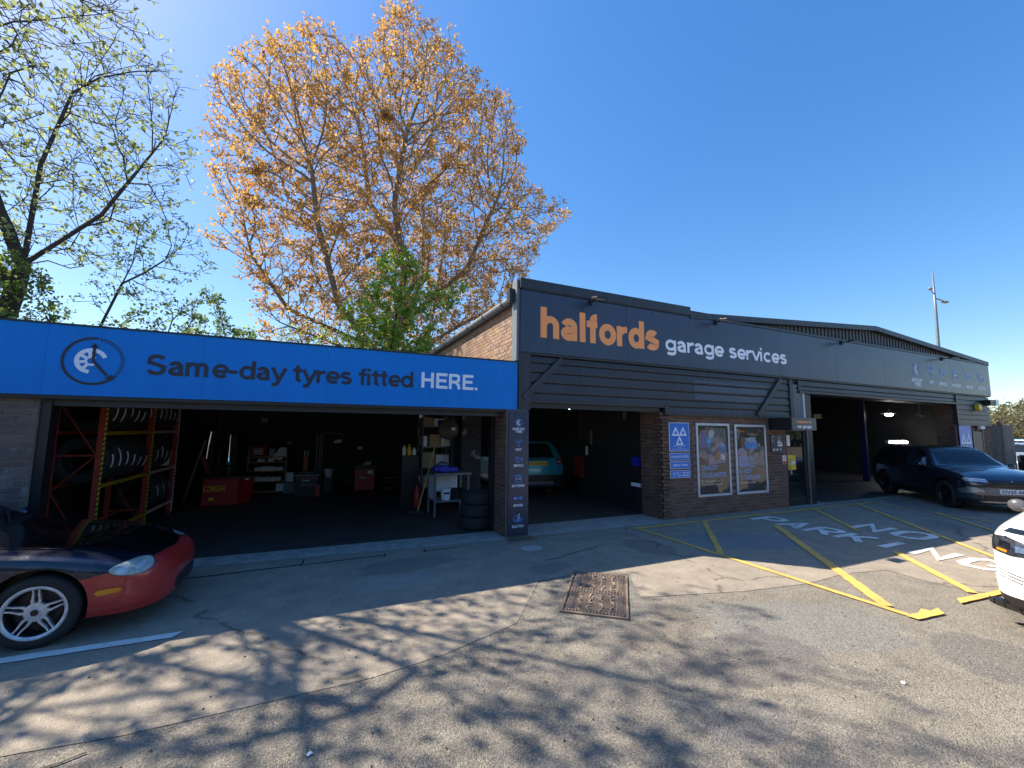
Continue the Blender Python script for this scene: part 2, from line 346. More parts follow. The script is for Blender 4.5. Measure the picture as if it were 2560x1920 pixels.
# text, converted to mesh at the end in one go
TEXTS = []
def text(s, o, size, material, parent, bold=0, xs=1, align='LEFT', depth=.003, name='lettering', u=(1, 0, 0), v=(0, 0, 1), shear=0, sp=1, local=False, width=None):
    c = bpy.data.curves.new('t', 'FONT'); c.body = s; c.size = size/.73; c.offset = bold*size; c.align_x = align; c.extrude = depth/2
    c.shear = shear; c.space_character = sp; c.materials.append(material); c.resolution_u = 6
    ob = bpy.data.objects.new('t', c); COL.objects.link(ob)
    u = Vector(u).normalized(); v = Vector(v).normalized(); n = u.cross(v)
    TEXTS.append([ob, Matrix(((u.x*xs, v.x, n.x, o[0]), (u.y*xs, v.y, n.y, o[1]), (u.z*xs, v.z, n.z, o[2]), (0, 0, 0, 1))), material, parent, name, local, width, align])
    return ob
def flush_texts():
    bpy.context.view_layer.update(); dg = bpy.context.evaluated_depsgraph_get()
    for ob, mt, material, parent, name, local, width, align in TEXTS:
        me = bpy.data.meshes.new_from_object(ob.evaluated_get(dg))
        if width and len(me.vertices):
            xs = [v.co.x for v in me.vertices]; w = max(xs)-min(xs); k = width/w; sx = mt.to_3x3().col[0].length
            me.transform(Matrix.Scale(k/sx, 4, (1, 0, 0)))
        me.transform(mt)
        if mt.to_3x3().determinant() < 0: me.flip_normals()
        me.name = name; o = bpy.data.objects.new(name, me)
        if not me.materials: me.materials.append(material)
        link(o, parent, local); bpy.data.objects.remove(ob)

# flat artwork in a plane
class Art:
    def __init__(s, o, u=(1, 0, 0), v=(0, 0, 1)): s.o = Vector(o); s.u = Vector(u); s.v = Vector(v); s.n = s.u.cross(s.v).normalized(); s.mb = MB()
    def P(s, x, y, h=0): return s.o+s.u*x+s.v*y+s.n*h
    def poly(s, pts, h0=.001, h=.002):
        a = sum(pts[i][0]*pts[(i+1) % len(pts)][1]-pts[(i+1) % len(pts)][0]*pts[i][1] for i in range(len(pts)))
        if a < 0: pts = pts[::-1]
        s.mb.prism([s.P(x, y, h0) for x, y in pts], s.n*h); return s
    def line(s, pts, w, closed=False, h0=.001, h=.002):
        p = [Vector(q) for q in pts]; n = len(p); L = []; Rr = []
        for i in range(n):
            if closed: a = p[i-1]; c = p[(i+1) % n]
            else: a = p[max(i-1, 0)]; c = p[min(i+1, n-1)]
            d1 = (p[i]-a); d2 = (c-p[i]); 
            if d1.length < 1e-9: d1 = d2
            if d2.length < 1e-9: d2 = d1
            d1 = d1.normalized(); d2 = d2.normalized(); n1 = Vector((-d1.y, d1.x)); n2 = Vector((-d2.y, d2.x))
            m = (n1+n2); m = n1 if m.length < .2 else m.normalized(); k = w/2/max(.45, m.dot(n1))
            L.append(p[i]+m*k); Rr.append(p[i]-m*k)
        for i in range(n if closed else n-1):
            j = (i+1) % n
            s.mb.prism([s.P(*q, h0) for q in (Rr[i], Rr[j], L[j], L[i])], s.n*h)
        return s
    def ring(s, cx, cy, r, w, a0=0, a1=360, n=32, h0=.001, h=.002):
        full = abs(a1-a0) >= 360; k = n if full else n+1
        pts = [(cx+r*math.cos(R(a0+(a1-a0)*i/n)), cy+r*math.sin(R(a0+(a1-a0)*i/n))) for i in range(k)]
        return s.line(pts, w, full, h0, h)
    def disc(s, cx, cy, r, n=24, h0=.001, h=.002): return s.poly([(cx+r*math.cos(2*PI*i/n), cy+r*math.sin(2*PI*i/n)) for i in range(n)], h0, h)
    def tri(s, cx, cy, w, h_, lw, h0=.001, h=.002):
        o = [(cx-w/2, cy-h_/2), (cx+w/2, cy-h_/2), (cx, cy+h_/2)]; g = (cx, cy-h_/2+h_/3)
        k = 1-lw; i = [(g[0]+(x-g[0])*k, g[1]+(y-g[1])*k) for x, y in o]
        for a in range(3):
            b = (a+1) % 3; s.poly([o[a], o[b], i[b], i[a]], h0, h)
        return s
    def build(s, name, material, parent, local=False): return s.mb.build(name, material, parent, local=local)

def icon(kind, o, sz, parent, u=(1, 0, 0), v=(0, 0, 1), blue=None, wh=None):
    blue = blue or M['icon_blue']; wh = wh or M['white_vinyl']
    A = Art(o, Vector(u)*sz, Vector(v)*sz); B = Art(o, Vector(u)*sz, Vector(v)*sz); lw = .045
    if kind == 'tyre':
        A.ring(0, 0, .46, .05); B.ring(.04, 0, .27, .09, 70, 300, 16); B.ring(.06, 0, .15, .05, 90, 290, 12)
        for a in (100, 140, 180, 220, 260): B.line([(.04+.14*math.cos(R(a)), .14*math.sin(R(a))), (.04+.24*math.cos(R(a)), .24*math.sin(R(a)))], .05)
        A.line([(-.02, .3), (.06, .0), (.24, -.2)], .05)
    if kind == 'mot':
        for x, y in ((-.25, .24), (.25, .24), (0, -.24)): A.tri(x, y, .46, .42, .3)
    if kind == 'oil':
        A.line([(-.5, .2), (-.3, .12), (-.3, -.28), (.16, -.28), (.5, .12), (.34, .16), (.12, .02), (-.3, .12)], lw); A.line([(-.12, .1), (-.12, .28)], lw); A.line([(-.24, .28), (.02, .28)], lw)
        B.poly([(.5, -.02), (.54, -.12), (.5, -.18), (.46, -.12)])
    if kind == 'battery':
        A.line([(-.42, .24), (.42, .24), (.42, -.4), (-.42, -.4)], lw, True); A.line([(-.3, .26), (-.3, .38), (-.1, .38), (-.1, .26)], lw); A.line([(.1, .26), (.1, .38), (.3, .38), (.3, .26)], lw)
        B.line([(-.28, -.06), (-.08, -.06)], .06); B.line([(.08, -.06), (.3, -.06)], .06); B.line([(.19, .06), (.19, -.18)], .06, h0=.0035, h=.001)
    if kind == 'spanner':
        A.ring(-.42, 0, .15, lw); A.line([(-.27, .06), (.26, .06)], lw); A.line([(-.27, -.06), (.26, -.06)], lw); A.ring(.42, 0, .17, .06, 40, 320, 20); B.ring(-.42, 0, .06, .05)
        A.line([(.56, .1), (.4, .05), (.4, -.05), (.56, -.1)], lw)
    if kind == 'car':
        A.line([(-.55, -.2), (-.55, .08), (-.42, .32), (.05, .32), (.28, .1), (.52, .04), (.56, -.2)], lw); A.ring(-.3, -.2, .12, lw); A.ring(.32, -.2, .12, lw)
        A.line([(-.16, -.2), (.18, -.2)], lw); B.line([(.1, .48), (-.1, .0), (.06, .0), (-.04, -.42), (.2, .14), (.04, .14), (.18, .48)], .035, True)
    A.build('icon', blue, parent)
    if B.mb.v: B.build('icon_detail', wh, parent)

# brick walls: bricks on a world grid of 0.225 x 0.075 m
def brick_wall(parent, axis, plane, out, u0, u1, z0, z1, bm, mm, depth=.1, holes=(), limit=300, proud=.006, clipf=None, core=True, far_stuff=False):
    """axis 'x': wall runs along x at y=plane, facing out (-1/+1) in y; axis 'y' the other way round."""
    def W(u, d, z): return (u, plane-out*d, z) if axis == 'x' else (plane-out*d, u, z)
    if core: 
        b = MB()
        if clipf is None: b.box(W(u0, 0, z0), W(u1, depth, z1))
        else:
            n = 24; us = [u0+(u1-u0)*i/n for i in range(n+1)]
            poly = [W(u0, 0, z0), W(u1, 0, z0)]+[W(u, 0, clipf(u)) for u in us[::-1]]; b.prism(poly, Vector(W(0, depth, 0))-Vector(W(0, 0, 0)))
        parent = b.build('brick_wall', mm, parent)
    items = []
    for row in range(int(z0//.075), int(z1/.075)+1):
        za = max(row*.075+.005, z0); zb = min(row*.075+.07, z1)
        if zb-za < .02: continue
        off = .1125 if row % 2 else 0
        for col in range(int((u0+off)//.225)-1, int((u1+off)//.225)+2):
            a = max(col*.225-off+.005, u0+.002); c = min(col*.225-off+.22, u1-.002)
            if c-a < .03: continue
            if clipf and zb > min(clipf(a), clipf(c)): continue
            if any(a < h[2] and c > h[0] and za < h[3] and zb > h[1] for h in holes): continue
            items.append((a, c, za, zb))
    cx, cy = 0, 0
    items.sort(key=lambda t: (Vector(W((t[0]+t[1])/2, 0, (t[2]+t[3])/2))-Vector((0, 0, 1.85))).length)
    cache = {}; rest = MB(); rr = random.Random(3)
    for i, (a, c, za, zb) in enumerate(items):
        pr = proud+rr.uniform(-.002, .003)
        if i < limit and not far_stuff:
            key = (round(c-a, 3), round(zb-za, 3))
            if key not in cache:
                w, h = (c-a)/2, (zb-za)/2; k = .004; m = MB()
                def Q(x, d, z): return (x, -out*d, z) if axis == 'x' else (-out*d, x, z)
                vs = [Q(-w, .03, -h), Q(w, .03, -h), Q(w, .03, h), Q(-w, .03, h), Q(-w, 0.003, -h), Q(w, 0.003, -h), Q(w, 0.003, h), Q(-w, 0.003, h), Q(-w+k, 0, -h+k), Q(w-k, 0, -h+k), Q(w-k, 0, h-k), Q(-w+k, 0, h-k)]
                fs = [(0,1,5,4),(1,2,6,5),(2,3,7,6),(3,0,4,7),(4,5,9,8),(5,6,10,9),(6,7,11,10),(7,4,8,11),(8,9,10,11)]
                flip = (out < 0) == (axis == 'x')
                m.add(vs, fs if flip else [f[::-1] for f in fs]); cache[key] = m.mesh('brick', bm)
            o = bpy.data.objects.new('brick', cache[key]); COL.objects.link(o); o.parent = parent
            o.matrix_parent_inverse = WM.get(parent.name, Matrix.Identity(4)).inverted(); o.location = W((a+c)/2, -pr, (za+zb)/2)
        else: rest.box(W(a, -pr, za), W(c, .02, zb))
    if rest.v: stuff(rest.build('brickwork', bm, parent))

# hand-drawn bold grotesque lettering for the large signs (unit = x-height)
def glyph(ch, w):
    h = w/2
    def arc(cx, cy, rx, ry, a0, a1, n=18): return [(cx+rx*math.cos(R(a0+(a1-a0)*i/n)), cy+ry*math.sin(R(a0+(a1-a0)*i/n))) for i in range(n+1)]
    AS = 1.40; ry = .51-h; o = .43-h
    if ch == 'o': return .88, [('c', arc(.44, .5, o, ry, 0, 360, 32)[:-1])]
    if ch == 'c': return .82, [arc(.44, .5, o, ry, 48, 312, 26)]
    if ch == 'e': return .87, [[(.06+h*.4, .47), (.44+o, .47)], [(.44+o, .43)]+arc(.44, .5, o, ry, 0, 318, 30)]
    if ch == 'd': return .9, [('c', arc(.43, .5, o-.01, ry, 0, 360, 32)[:-1]), [(.86-h, 0), (.86-h, AS)]]
    if ch == 'g': return .9, [('c', arc(.43, .53, o-.01, ry-.02, 0, 360, 32)[:-1]), [(.86-h, 1), (.86-h, -.05)]+arc(.44, -.08, .42-h, .30-h, 0, -150, 14)]
    if ch == 'h': return .88, [[(h, 0), (h, AS)], arc(.43, .60, .39-h, .41-h, 165, 0, 14)+[(.82-h, 0)]]
    if ch == 'm': return 1.3, [[(h, 0), (h, 1)], arc(.36, .62, .33-h, .39-h, 165, 0, 12)+[(.69-h, 0)], arc(.9-h, .62, .33-h, .39-h, 165, 0, 12)+[(1.23-h*2, 0)]]
    if ch == 'r': return .58, [[(h, 0), (h, 1)], arc(.5, .5, .5-h, .49-h, 170, 84, 10)]
    if ch == 'l': return .34, [[(h, 0), (h, AS)]]
    if ch == 'i': return .34, [[(h, 0), (h, 1)], [(h, 1.16), (h, AS)]]
    if ch == 'f': return .56, [[(.14+h, 0), (.14+h, 1.08)]+arc(.14+h+.2, 1.1, .2, .29-h*.9, 180, 88, 10), [(0, .9), (.5, .9)]]
    if ch == 't': return .56, [[(.14+h, 1.28), (.14+h, .25)]+arc(.14+h+.18, .24, .18, .24-h, 180, 275, 10), [(0, .9), (.5, .9)]]
    if ch == 'a' and w > .25: return .84, [arc(.38, .64, .37-h, .38-h, 165, 0, 14)+[(.75-h, 0)], ('c', arc(.36, .32, .36-h, .325-h, 0, 360, 26)[:-1])]
    if ch == 'a': return .84, [arc(.37, .60, .36-h, .41-h, 158, 0, 14)+[(.73-h, .2), (.73-h+.06, 0)], arc(.40, .30, .36-h*.9, .30-h, 95, 350, 22), [(.40, .60-h*.2), (.73-h, .62)]]
    if ch == 's': return .78, [arc(.39, .735, .33-h*.9, .275-h, 25, 180, 12)+[(.16, .62), (.39, .52), (.62, .42)]+arc(.39, .275, .35-h*.9, .285-h, 10, -160, 12)]
    if ch == 'v': return .8, [[(.06, 1), (.40, .04)], [(.74, 1), (.40, .04)]]
    if ch == 'y': return .82, [[(.06, 1), (.42, .06)], [(.78, 1), (.42, .02), (.34, -.2), (.2, -.3), (.06, -.29)]]
    if ch == 'S': return 1.0, [arc(.48, 1.04, .42-h, .375-h, 20, 180, 14)+[(.16, .85), (.48, .72), (.82, .58)]+arc(.48, .38, .44-h, .40-h, 15, -165, 14)]
    if ch == 'H': return 1.08, [[(h, 0), (h, AS)], [(.94-h, 0), (.94-h, AS)], [(h, .72), (.94-h, .72)]]
    if ch == 'E': return .96, [[(h, 0), (h, AS)], [(h, AS-h), (.86, AS-h)], [(h, .72), (.8, .72)], [(h, h), (.88, h)]]
    if ch == 'R': return 1.06, [[(h, 0), (h, AS)], [(h, AS-h), (.6, AS-h), (.8-h*.3, 1.2), (.88-h, 1.02), (.8-h*.3, .82), (.6, .66), (h, .66)], [(.52, .64), (.74, .42), (.82, 0)]]
    if ch == '-': return .52, [[(.02, .48), (.42, .48)]]
    if ch == '.': return .36, [[(h, 0), (h, w*1.05)]]
    return .42, []
def big_text(s_, o, xh, w, width, material, parent, name='lettering', gap=.05, cond=1.0):
    total = sum(glyph(c, w)[0]+gap for c in s_)-gap; k = width/total; x = 0
    for c in s_:
        adv, st = glyph(c, w)
        if st:
            A = Art(o, (1, 0, 0), (0, 0, 1))
            for j, p in enumerate(st):
                closed = isinstance(p, tuple); p = p[1] if closed else p
                # stroke drawn in true proportion, then squeezed sideways to fit
                A.line([((x+q[0])*k, q[1]*xh) for q in p], w*(k+xh)/2, closed, h0=.0008+j*.0011, h=.001)
            A.build('letter', material, parent)
        x += adv+gap
# ================================================================== SETTING
Y0 = 6.868
def sheet(name, pts, z, m, parent=None):
    b = MB().poly([(x, y, z) for x, y in pts]); return b.build(name, m, parent)
g = MB().poly([(-400, -400, 0), (900, -400, 0), (900, 900, 0), (-400, 900, 0)]); struct(g.build('ground', M['asphalt']))
# old concrete apron in front of the bays (its edge wanders as the repairs do)
struct(sheet('concrete_apron', [(-12, 3.5), (-1.5, 3.49), (-.97, 3.43), (.43, 3.45), (1.0, 3.55), (1.81, 3.83), (2.54, 4.75), (3.3, 4.78), (3.72, 4.5), (3.36, 3.85), (4.6, 3.52), (5.56, 3.38), (6.4, 3.42), (7.13, 3.28), (7.05, 2.9), (7.13, 2.45),
                         (7.8, 1.9), (9.0, 1.2), (12, .6), (30, .4), (30, 6.9), (-12, 6.9)], .004, M['slab']))
for (a, b, c) in (((-12, 6.75), (2.96, 6.6), 0), ((3.4, 6.78), (6.6, 6.86), 1), ((10.75, 6.8), (12.3, 6.8), 2)):
    pts = {0: [(-12, 6.92), (-1.4, 6.9), (3.0, 6.64), (2.97, 7.28), (-1.5, 7.36), (-12, 7.45)], 1: [(3.4, 6.7), (6.0, 6.62), (6.6, 6.74), (6.6, 7.5), (3.4, 7.5)], 2: [(10.72, 6.74), (11.9, 6.7), (12.3, 6.95), (12.3, 7.2), (10.72, 7.2)]}[c]
    struct(sheet('threshold_strip', pts, .009, M['concrete_lt']))
# open joint between slabs
M['crack'] = mat('tar_filled_joint', (.02, .019, .018), .8, var=.3)
jm = Art((0, 0, .008), (1, 0, 0), (0, 1, 0)); rr = random.Random(5)
def wob(p0, p1, n, a): return [(p0[0]+(p1[0]-p0[0])*i/n+rr.uniform(-a, a), p0[1]+(p1[1]-p0[1])*i/n+rr.uniform(-a, a)) for i in range(n+1)]
for p0, p1, w in (((-6, 6.44), (-1.4, 6.46), .02), ((-1.4, 6.46), (-.15, 6.5), .03), ((-.1, 6.5), (.9, 6.53), .022), ((1.5, 6.5), (2.1, 6.52), .02)):
    jm.line(wob(p0, p1, 22, .012), w, h0=0, h=.001)
for x, y, l in ((-.15, 6.45, .28), (.93, 6.45, .16), (1.52, 6.48, .12)): jm.line(wob((x, y), (x+.03, y+l), 5, .01), .02, h0=.0015, h=.0008)
jm.line(wob((3.0, 5.4), (4.2, 5.75), 14, .03), .012, h0=0, h=.001); jm.line(wob((-3, 2.6), (-1.1, 3.35), 16, .02), .014, h0=0, h=.001)
struct(jm.build('slab_joint', M['crack'], None))

# painted markings
def marking(name, label, cat, polys, m, z=.012, group=None):
    b = MB()
    for i, p in enumerate(polys):
        rr_ = random.Random(i+len(p)); q = []
        for k in range(len(p)):      # ragged edges
            a = p[k]; c = p[(k+1) % len(p)]; L = math.hypot(c[0]-a[0], c[1]-a[1]); n = max(1, int(L/.09))
            nx, ny = (-(c[1]-a[1])/max(L, 1e-6), (c[0]-a[0])/max(L, 1e-6))
            for j in range(n):
                t = j/n; w = rr_.uniform(-.006, .006) if j else 0; q.append((a[0]+(c[0]-a[0])*t+nx*w, a[1]+(c[1]-a[1])*t+ny*w, z+i*.0006))
        b.poly(q)
    return tag(b.build(name, m), label, cat, group)
def strip(p0, p1, w):
    d = Vector((p1[0]-p0[0], p1[1]-p0[1])).normalized(); n = Vector((-d.y, d.x))*w/2
    return [(p0[0]-n.x, p0[1]-n.y), (p1[0]-n.x, p1[1]-n.y), (p1[0]+n.x, p1[1]+n.y), (p0[0]+n.x, p0[1]+n.y)]
Lw = .085
marking('parking_box_marking', 'worn yellow painted no-parking box with diagonal stripes before the brick wall', 'road marking', [
    strip((5.5, 6.46), (13.6, 6.45), Lw), strip((5.57, 6.4), (5.56, 2.42), Lw), strip((13.5, 6.38), (12.9, 3.6), Lw*.8), strip((12.9, 3.6), (12.5, 2.3), Lw*.8),
    strip((7.28, 6.42), (5.62, 4.66), Lw*1.1), strip((8.33, 5.62), (5.62, 2.62), Lw*1.45), strip((10.95, 6.41), (9.3, 4.66), Lw*.95), strip((8.27, 3.68), (7.02, 2.42), Lw*1.2),
    strip((12.8, 6.41), (9.4, 2.99), Lw), strip((9.4, 2.99), (8.72, 2.38), Lw), strip((13.2, 5.05), (10.5, 2.36), Lw*.8),
    [(5.5, 2.31), (5.93, 2.27), (6.05, 2.37), (5.88, 2.36), (5.86, 2.43), (5.7, 2.39), (5.5, 2.41)], [(6.45, 2.33), (7.3, 2.26), (12.5, 2.24), (12.5, 2.31), (7.3, 2.34), (6.6, 2.41)]], M['line_yellow'])
marking('bay_line_marking', 'white painted bay line on the ground beside the old convertible', 'road marking', [[(-9, 4.80), (-2.2, 4.76), (-1.09, 4.745), (-1.03, 4.85), (-2.2, 4.865), (-9, 4.9)]], M['line_white'])
def letters(word, x0, h, ystart, pitch, lw):
    """road letters read towards -Y, tops towards +X; x0 foot line"""
    S = {'P': [[(0, 0), (0, 1)], [(0, 1), (.55, 1), (.72, .88), (.72, .62), (.55, .48), (.08, .48)]], 'A': [[(0, 0), (.36, 1), (.72, 0)], [(.16, .34), (.56, .34)]],
         'R': [[(0, 0), (0, 1)], [(0, 1), (.55, 1), (.72, .88), (.72, .66), (.55, .52), (.08, .52)], [(.3, .5), (.74, 0)]], 'K': [[(0, 0), (0, 1)], [(.7, 1), (.08, .42)], [(.25, .56), (.74, 0)]],
         'I': [[(.3, 0), (.3, 1)]], 'N': [[(0, 0), (0, 1), (.64, 0), (.64, 1)]], 'G': [[(.72, .84), (.54, 1), (.18, 1), (0, .8), (0, .2), (.18, 0), (.54, 0), (.72, .18), (.72, .46), (.42, .46)]],
         'O': [[(.2, 0), (0, .2), (0, .8), (.2, 1), (.52, 1), (.72, .8), (.72, .2), (.52, 0), (.2, 0)]]}
    A = Art((0, 0, .012), (0, -1, 0), (1, 0, 0)); 
    for i, ch in enumerate(word):
        for k, st in enumerate(S[ch]):
            A.line([(-ystart+i*pitch+px*pitch*.95, x0+py*h) for px, py in st], lw, closed=(ch == 'O'), h0=k*.0012, h=.001)
    return A
letters('PARKING', 8.41, .64, 6.2, .53, .12).build('no_parking_lettering', M['line_white'], None); tag(COL.objects[-1], 'large worn white word PARKING painted across the yellow box', 'road marking')
letters('NO', 9.6, .68, 4.93, .6, .13).build('no_parking_lettering', M['line_white'], None); tag(COL.objects[-1], 'white word NO painted above the word PARKING', 'road marking')

# manhole cover (rotated rectangle with two plates)
def manhole():
    p = [Vector(q) for q in ((3.10, 4.884, 0), (2.316, 3.879, 0), (2.844, 3.45, 0), (3.646, 4.477, 0))]
    t = thing('manhole_cover', 'rusty rectangular cast-iron manhole cover with raised tread sunk in the tarmac', 'manhole cover', (2.98, 4.17, 0), 0)
    o = p[1]; U = (p[2]-p[1]); V = (p[0]-p[1]); w, h = U.length, V.length; U.normalize(); V.normalize(); V = (V-U*V.dot(U)).normalized()
    def at(x, y, z): return o+U*x+V*y+Vector((0, 0, z))
    def slab(b, x0, y0, x1, y1, z0, z1): b.prism([at(x0, y0, z0), at(x1, y0, z0), at(x1, y1, z0), at(x0, y1, z0)], (0, 0, z1-z0))
    fr = MB()
    for a in ((0, 0, w, .025), (0, h-.025, w, h), (0, .025, .025, h-.025), (w-.025, .025, w, h-.025)): slab(fr, *a, -.02, .018)
    fr.build('frame', M['rust_iron'], t)
    for k in range(2):
        ya = .03+k*(h-.05)/2; yb = ya+(h-.05)/2-.008; b = MB(); slab(b, .03, ya, w-.03, yb, -.02, .007)
        pl = b.build('cover_plate', M['iron_dirt'], t); tr = MB(); r_ = random.Random(k)
        def bar(x, y, ang, L, wd=.012):
            d = Vector((math.cos(ang), math.sin(ang))); n = Vector((-d.y, d.x))*wd/2; q = [(x-d.x*L/2-n.x, y-d.y*L/2-n.y), (x+d.x*L/2-n.x, y+d.y*L/2-n.y), (x+d.x*L/2+n.x, y+d.y*L/2+n.y), (x-d.x*L/2+n.x, y-d.y*L/2+n.y)]
            q2 = [(x+(a-x)*.8, y+(c-y)*.6) for a, c in q]
            tr.add([at(a, c, .006) for a, c in q]+[at(a, c, .02) for a, c in q2], [(0, 1, 5, 4), (1, 2, 6, 5), (2, 3, 7, 6), (3, 0, 4, 7), (4, 5, 6, 7)])
        def hook(x, y, ang, s):      # comma-like tread
            for j in range(4):
                a = ang+j*.9; bar(x+math.cos(a)*s*.4, y+math.sin(a)*s*.4, a+PI/2, s*.55, .011)
        nx = 9
        for i in range(nx):
            x = .07+(w-.14)*i/(nx-1)
            for y in (ya+.035, yb-.035): hook(x, y, 0, .042)
        n = int((yb-ya-.15)/.034)
        for i in range(n):
            y = ya+.09+(yb-ya-.18)*i/(n-1)
            for x in (.085, w-.085): bar(x, y, .12, .075); 
        for i in range(4):
            for j in range(6):
                x = .17+(w-.34)*i/3; y = ya+.1+(yb-ya-.2)*j/5; hook(x+r_.uniform(-.008, .008), y, r_.uniform(0, 6), .045) if (i+j) % 2 else bar(x, y, r_.choice((.6, 2.4, 1.2)), .07)
        stuff(tr.build('raised_tread', M['iron_worn'], pl))
manhole()
# drain grate at the pillar foot
t = thing('drain_grate', 'rusty slotted drain grate at the foot of the service list pillar', 'drain', (3.2, 6.55, 0))
b = MB(); b.box((2.93, 6.42, -.02), (3.43, 6.45, .02)); b.box((2.93, 6.66, -.02), (3.43, 6.69, .02)); b.box((2.93, 6.45, -.02), (2.95, 6.66, .02)); b.box((3.41, 6.45, -.02), (3.43, 6.66, .02)); b.build('frame', M['rust_iron'], t)
sheet('sump', [(2.95, 6.45), (3.41, 6.45), (3.41, 6.66), (2.95, 6.66)], .0105, M['black'], t)
cm = None
for i in range(9):
    b = MB().box((-.011, -.105, -.006), (.011, .105, .006)); 
    if cm is None: cm = b.mesh('bar', M['rust_iron'])
    o = bpy.data.objects.new('bar', cm); link(o, t); o.location = (2.985+i*.049, 6.555, .02)

# ------------------------------------------------------------------ LEFT (tyre) building
LB = thing('tyre_bay_building', 'low flat-roofed tyre bay with open dark front under the blue sign', 'building', (0, 10.5, 0))
brick_wall(LB, 'x', 6.9, -1, -6.2, -3.09, 0, 2.16, M['brick_left'], M['mortar_dk'], depth=.25, limit=120)
brick_wall(LB, 'y', 2.972, -1, 6.775, 7.3, 0, 2.2, M['brick'], M['mortar_dk'], depth=.4, limit=90)
MB().box((-3.085, 6.93, 0), (-2.99, 7.1, 2.2)).build('door_frame', M['black'], LB); MB().box((2.9, 7.32, 0), (2.98, 7.45, 2.2)).build('door_frame', M['black'], LB)
b = MB(); b.box((-3.08, 6.95, 2.08), (3.2, 7.15, 2.34)); b.build('header_beam', M['dark_paint'], LB)
b = MB()
for i in range(60): b.box((-3.0+i*.1, 6.9, 2.165), (-2.94+i*.1, 6.94, 2.185))
stuff(b.build('corrugated_edge', M['roof_metal'], LB))
b = MB(); b.box((-9, 7.0, 2.95), (3.18, 15, 3.02)); b.build('flat_roof', M['roof_metal'], LB)
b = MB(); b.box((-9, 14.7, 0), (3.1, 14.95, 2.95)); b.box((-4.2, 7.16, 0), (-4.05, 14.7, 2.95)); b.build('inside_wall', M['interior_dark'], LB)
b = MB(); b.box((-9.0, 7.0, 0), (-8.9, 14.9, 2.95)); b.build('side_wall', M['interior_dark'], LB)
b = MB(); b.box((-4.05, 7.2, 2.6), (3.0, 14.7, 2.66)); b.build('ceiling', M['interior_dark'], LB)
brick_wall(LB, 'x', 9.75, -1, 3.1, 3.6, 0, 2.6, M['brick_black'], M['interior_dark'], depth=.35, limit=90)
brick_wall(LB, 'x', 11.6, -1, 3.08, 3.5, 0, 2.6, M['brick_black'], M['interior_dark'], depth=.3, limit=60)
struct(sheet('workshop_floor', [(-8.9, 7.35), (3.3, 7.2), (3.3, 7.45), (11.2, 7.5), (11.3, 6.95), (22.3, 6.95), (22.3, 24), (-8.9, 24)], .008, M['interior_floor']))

# blue fascia sign
S = thing('blue_fascia_sign', 'long bright blue fascia sign reading Same-day tyres fitted HERE', 'sign', (-1.6, 6.8, 2.2))
xs = [-6.2, -4.6, -3.05, -1.5, .05, 1.6, 3.19]
for a, c in zip(xs, xs[1:]): MB().box((a+.0006, 6.80, 2.205+.0), (c-.0006, 6.9, 3.06)).build('sign_panel', M['sign_blue'], S, bev=.001)
MB().box((-6.2, 6.79, 3.06), (3.2, 6.92, 3.082)).build('top_trim', M['black'], S)
MB().box((-6.2, 6.82, 2.16), (3.2, 6.92, 2.203)).build('bottom_trim', M['black'], S)
yS = 6.7985
A = Art((-2.61, yS, 2.637)); A.ring(0, 0, .285, .03, 85, 320, 40)
for i in range(21):
    a = -37+i*5.8; A.line([(.262*math.cos(R(a)), .262*math.sin(R(a))), (.3*math.cos(R(a)), .3*math.sin(R(a)))], .013)
A.line([(.14, -.17), (0, -.0), (.0, .185)], .03, h0=.006); A.poly([(-.04, .17), (.04, .17), (0, .225)], .006); A.poly([(.19, -.16), (.2, -.235), (.115, -.205)], .006)
A.build('clock_logo', M['charcoal'], S)
A = Art((-2.61, yS, 2.637)); A.ring(-.02, 0, .135, .045, 20, 265, 28)
for a in (100, 145, 190, 235): A.line([(-.02+.05*math.cos(R(a)), .05*math.sin(R(a))), (-.02+.125*math.cos(R(a)), .125*math.sin(R(a)))], .035, h0=.0035)
A.ring(-.02, 0, .05, .025, 40, 320, 16); A.build('wheel_logo', M['white_vinyl'], S)
big_text('Same-day tyres fitted', (-2.1, yS, 2.505), .188, .23, 3.43, M['charcoal'], S, gap=-.03)
big_text('HERE.', (1.45, yS, 2.515), .182, .24, 1.0, M['white_vinyl'], S, gap=.02)

# ------------------------------------------------------------------ service pillar sign
P = thing('service_list_sign', 'tall dark pillar sign listing tyres, MOT, service, batteries, repairs and electric', 'sign', (3.19, 6.76, 0))
MB().box((2.995, 6.735, .03), (3.388, 6.765, 2.18)).build('sign_panel', M['sign_navy'], P, bev=.003)
yP = 6.7345
for kind, z, sz, lines in (('tyre', 1.969, .15, [('SAME DAY', 1.842), ('TYRES', 1.793)]), ('mot', 1.618, .145, [('MOT', 1.48)]), ('oil', 1.33, .16, [('SERVICE', 1.202)]), ('battery', 1.0, .16, [('BATTERIES', .854)]), ('spanner', .66, .15, [('REPAIRS', .521)]), ('car', .315, .17, [('ELECTRIC', .168)])):
    icon(kind, (3.19, yP, z), sz*.95, P)
    for s_, zz in lines: text(s_, (3.19, yP, zz), .041, M['white_vinyl'], P, bold=.03, align='CENTER', xs=.92)

# ------------------------------------------------------------------ MAIN building
B = thing('main_garage_building', 'long dark-clad garage with brick base, two open bays and shallow gable roof', 'building', (13, 12, 0))
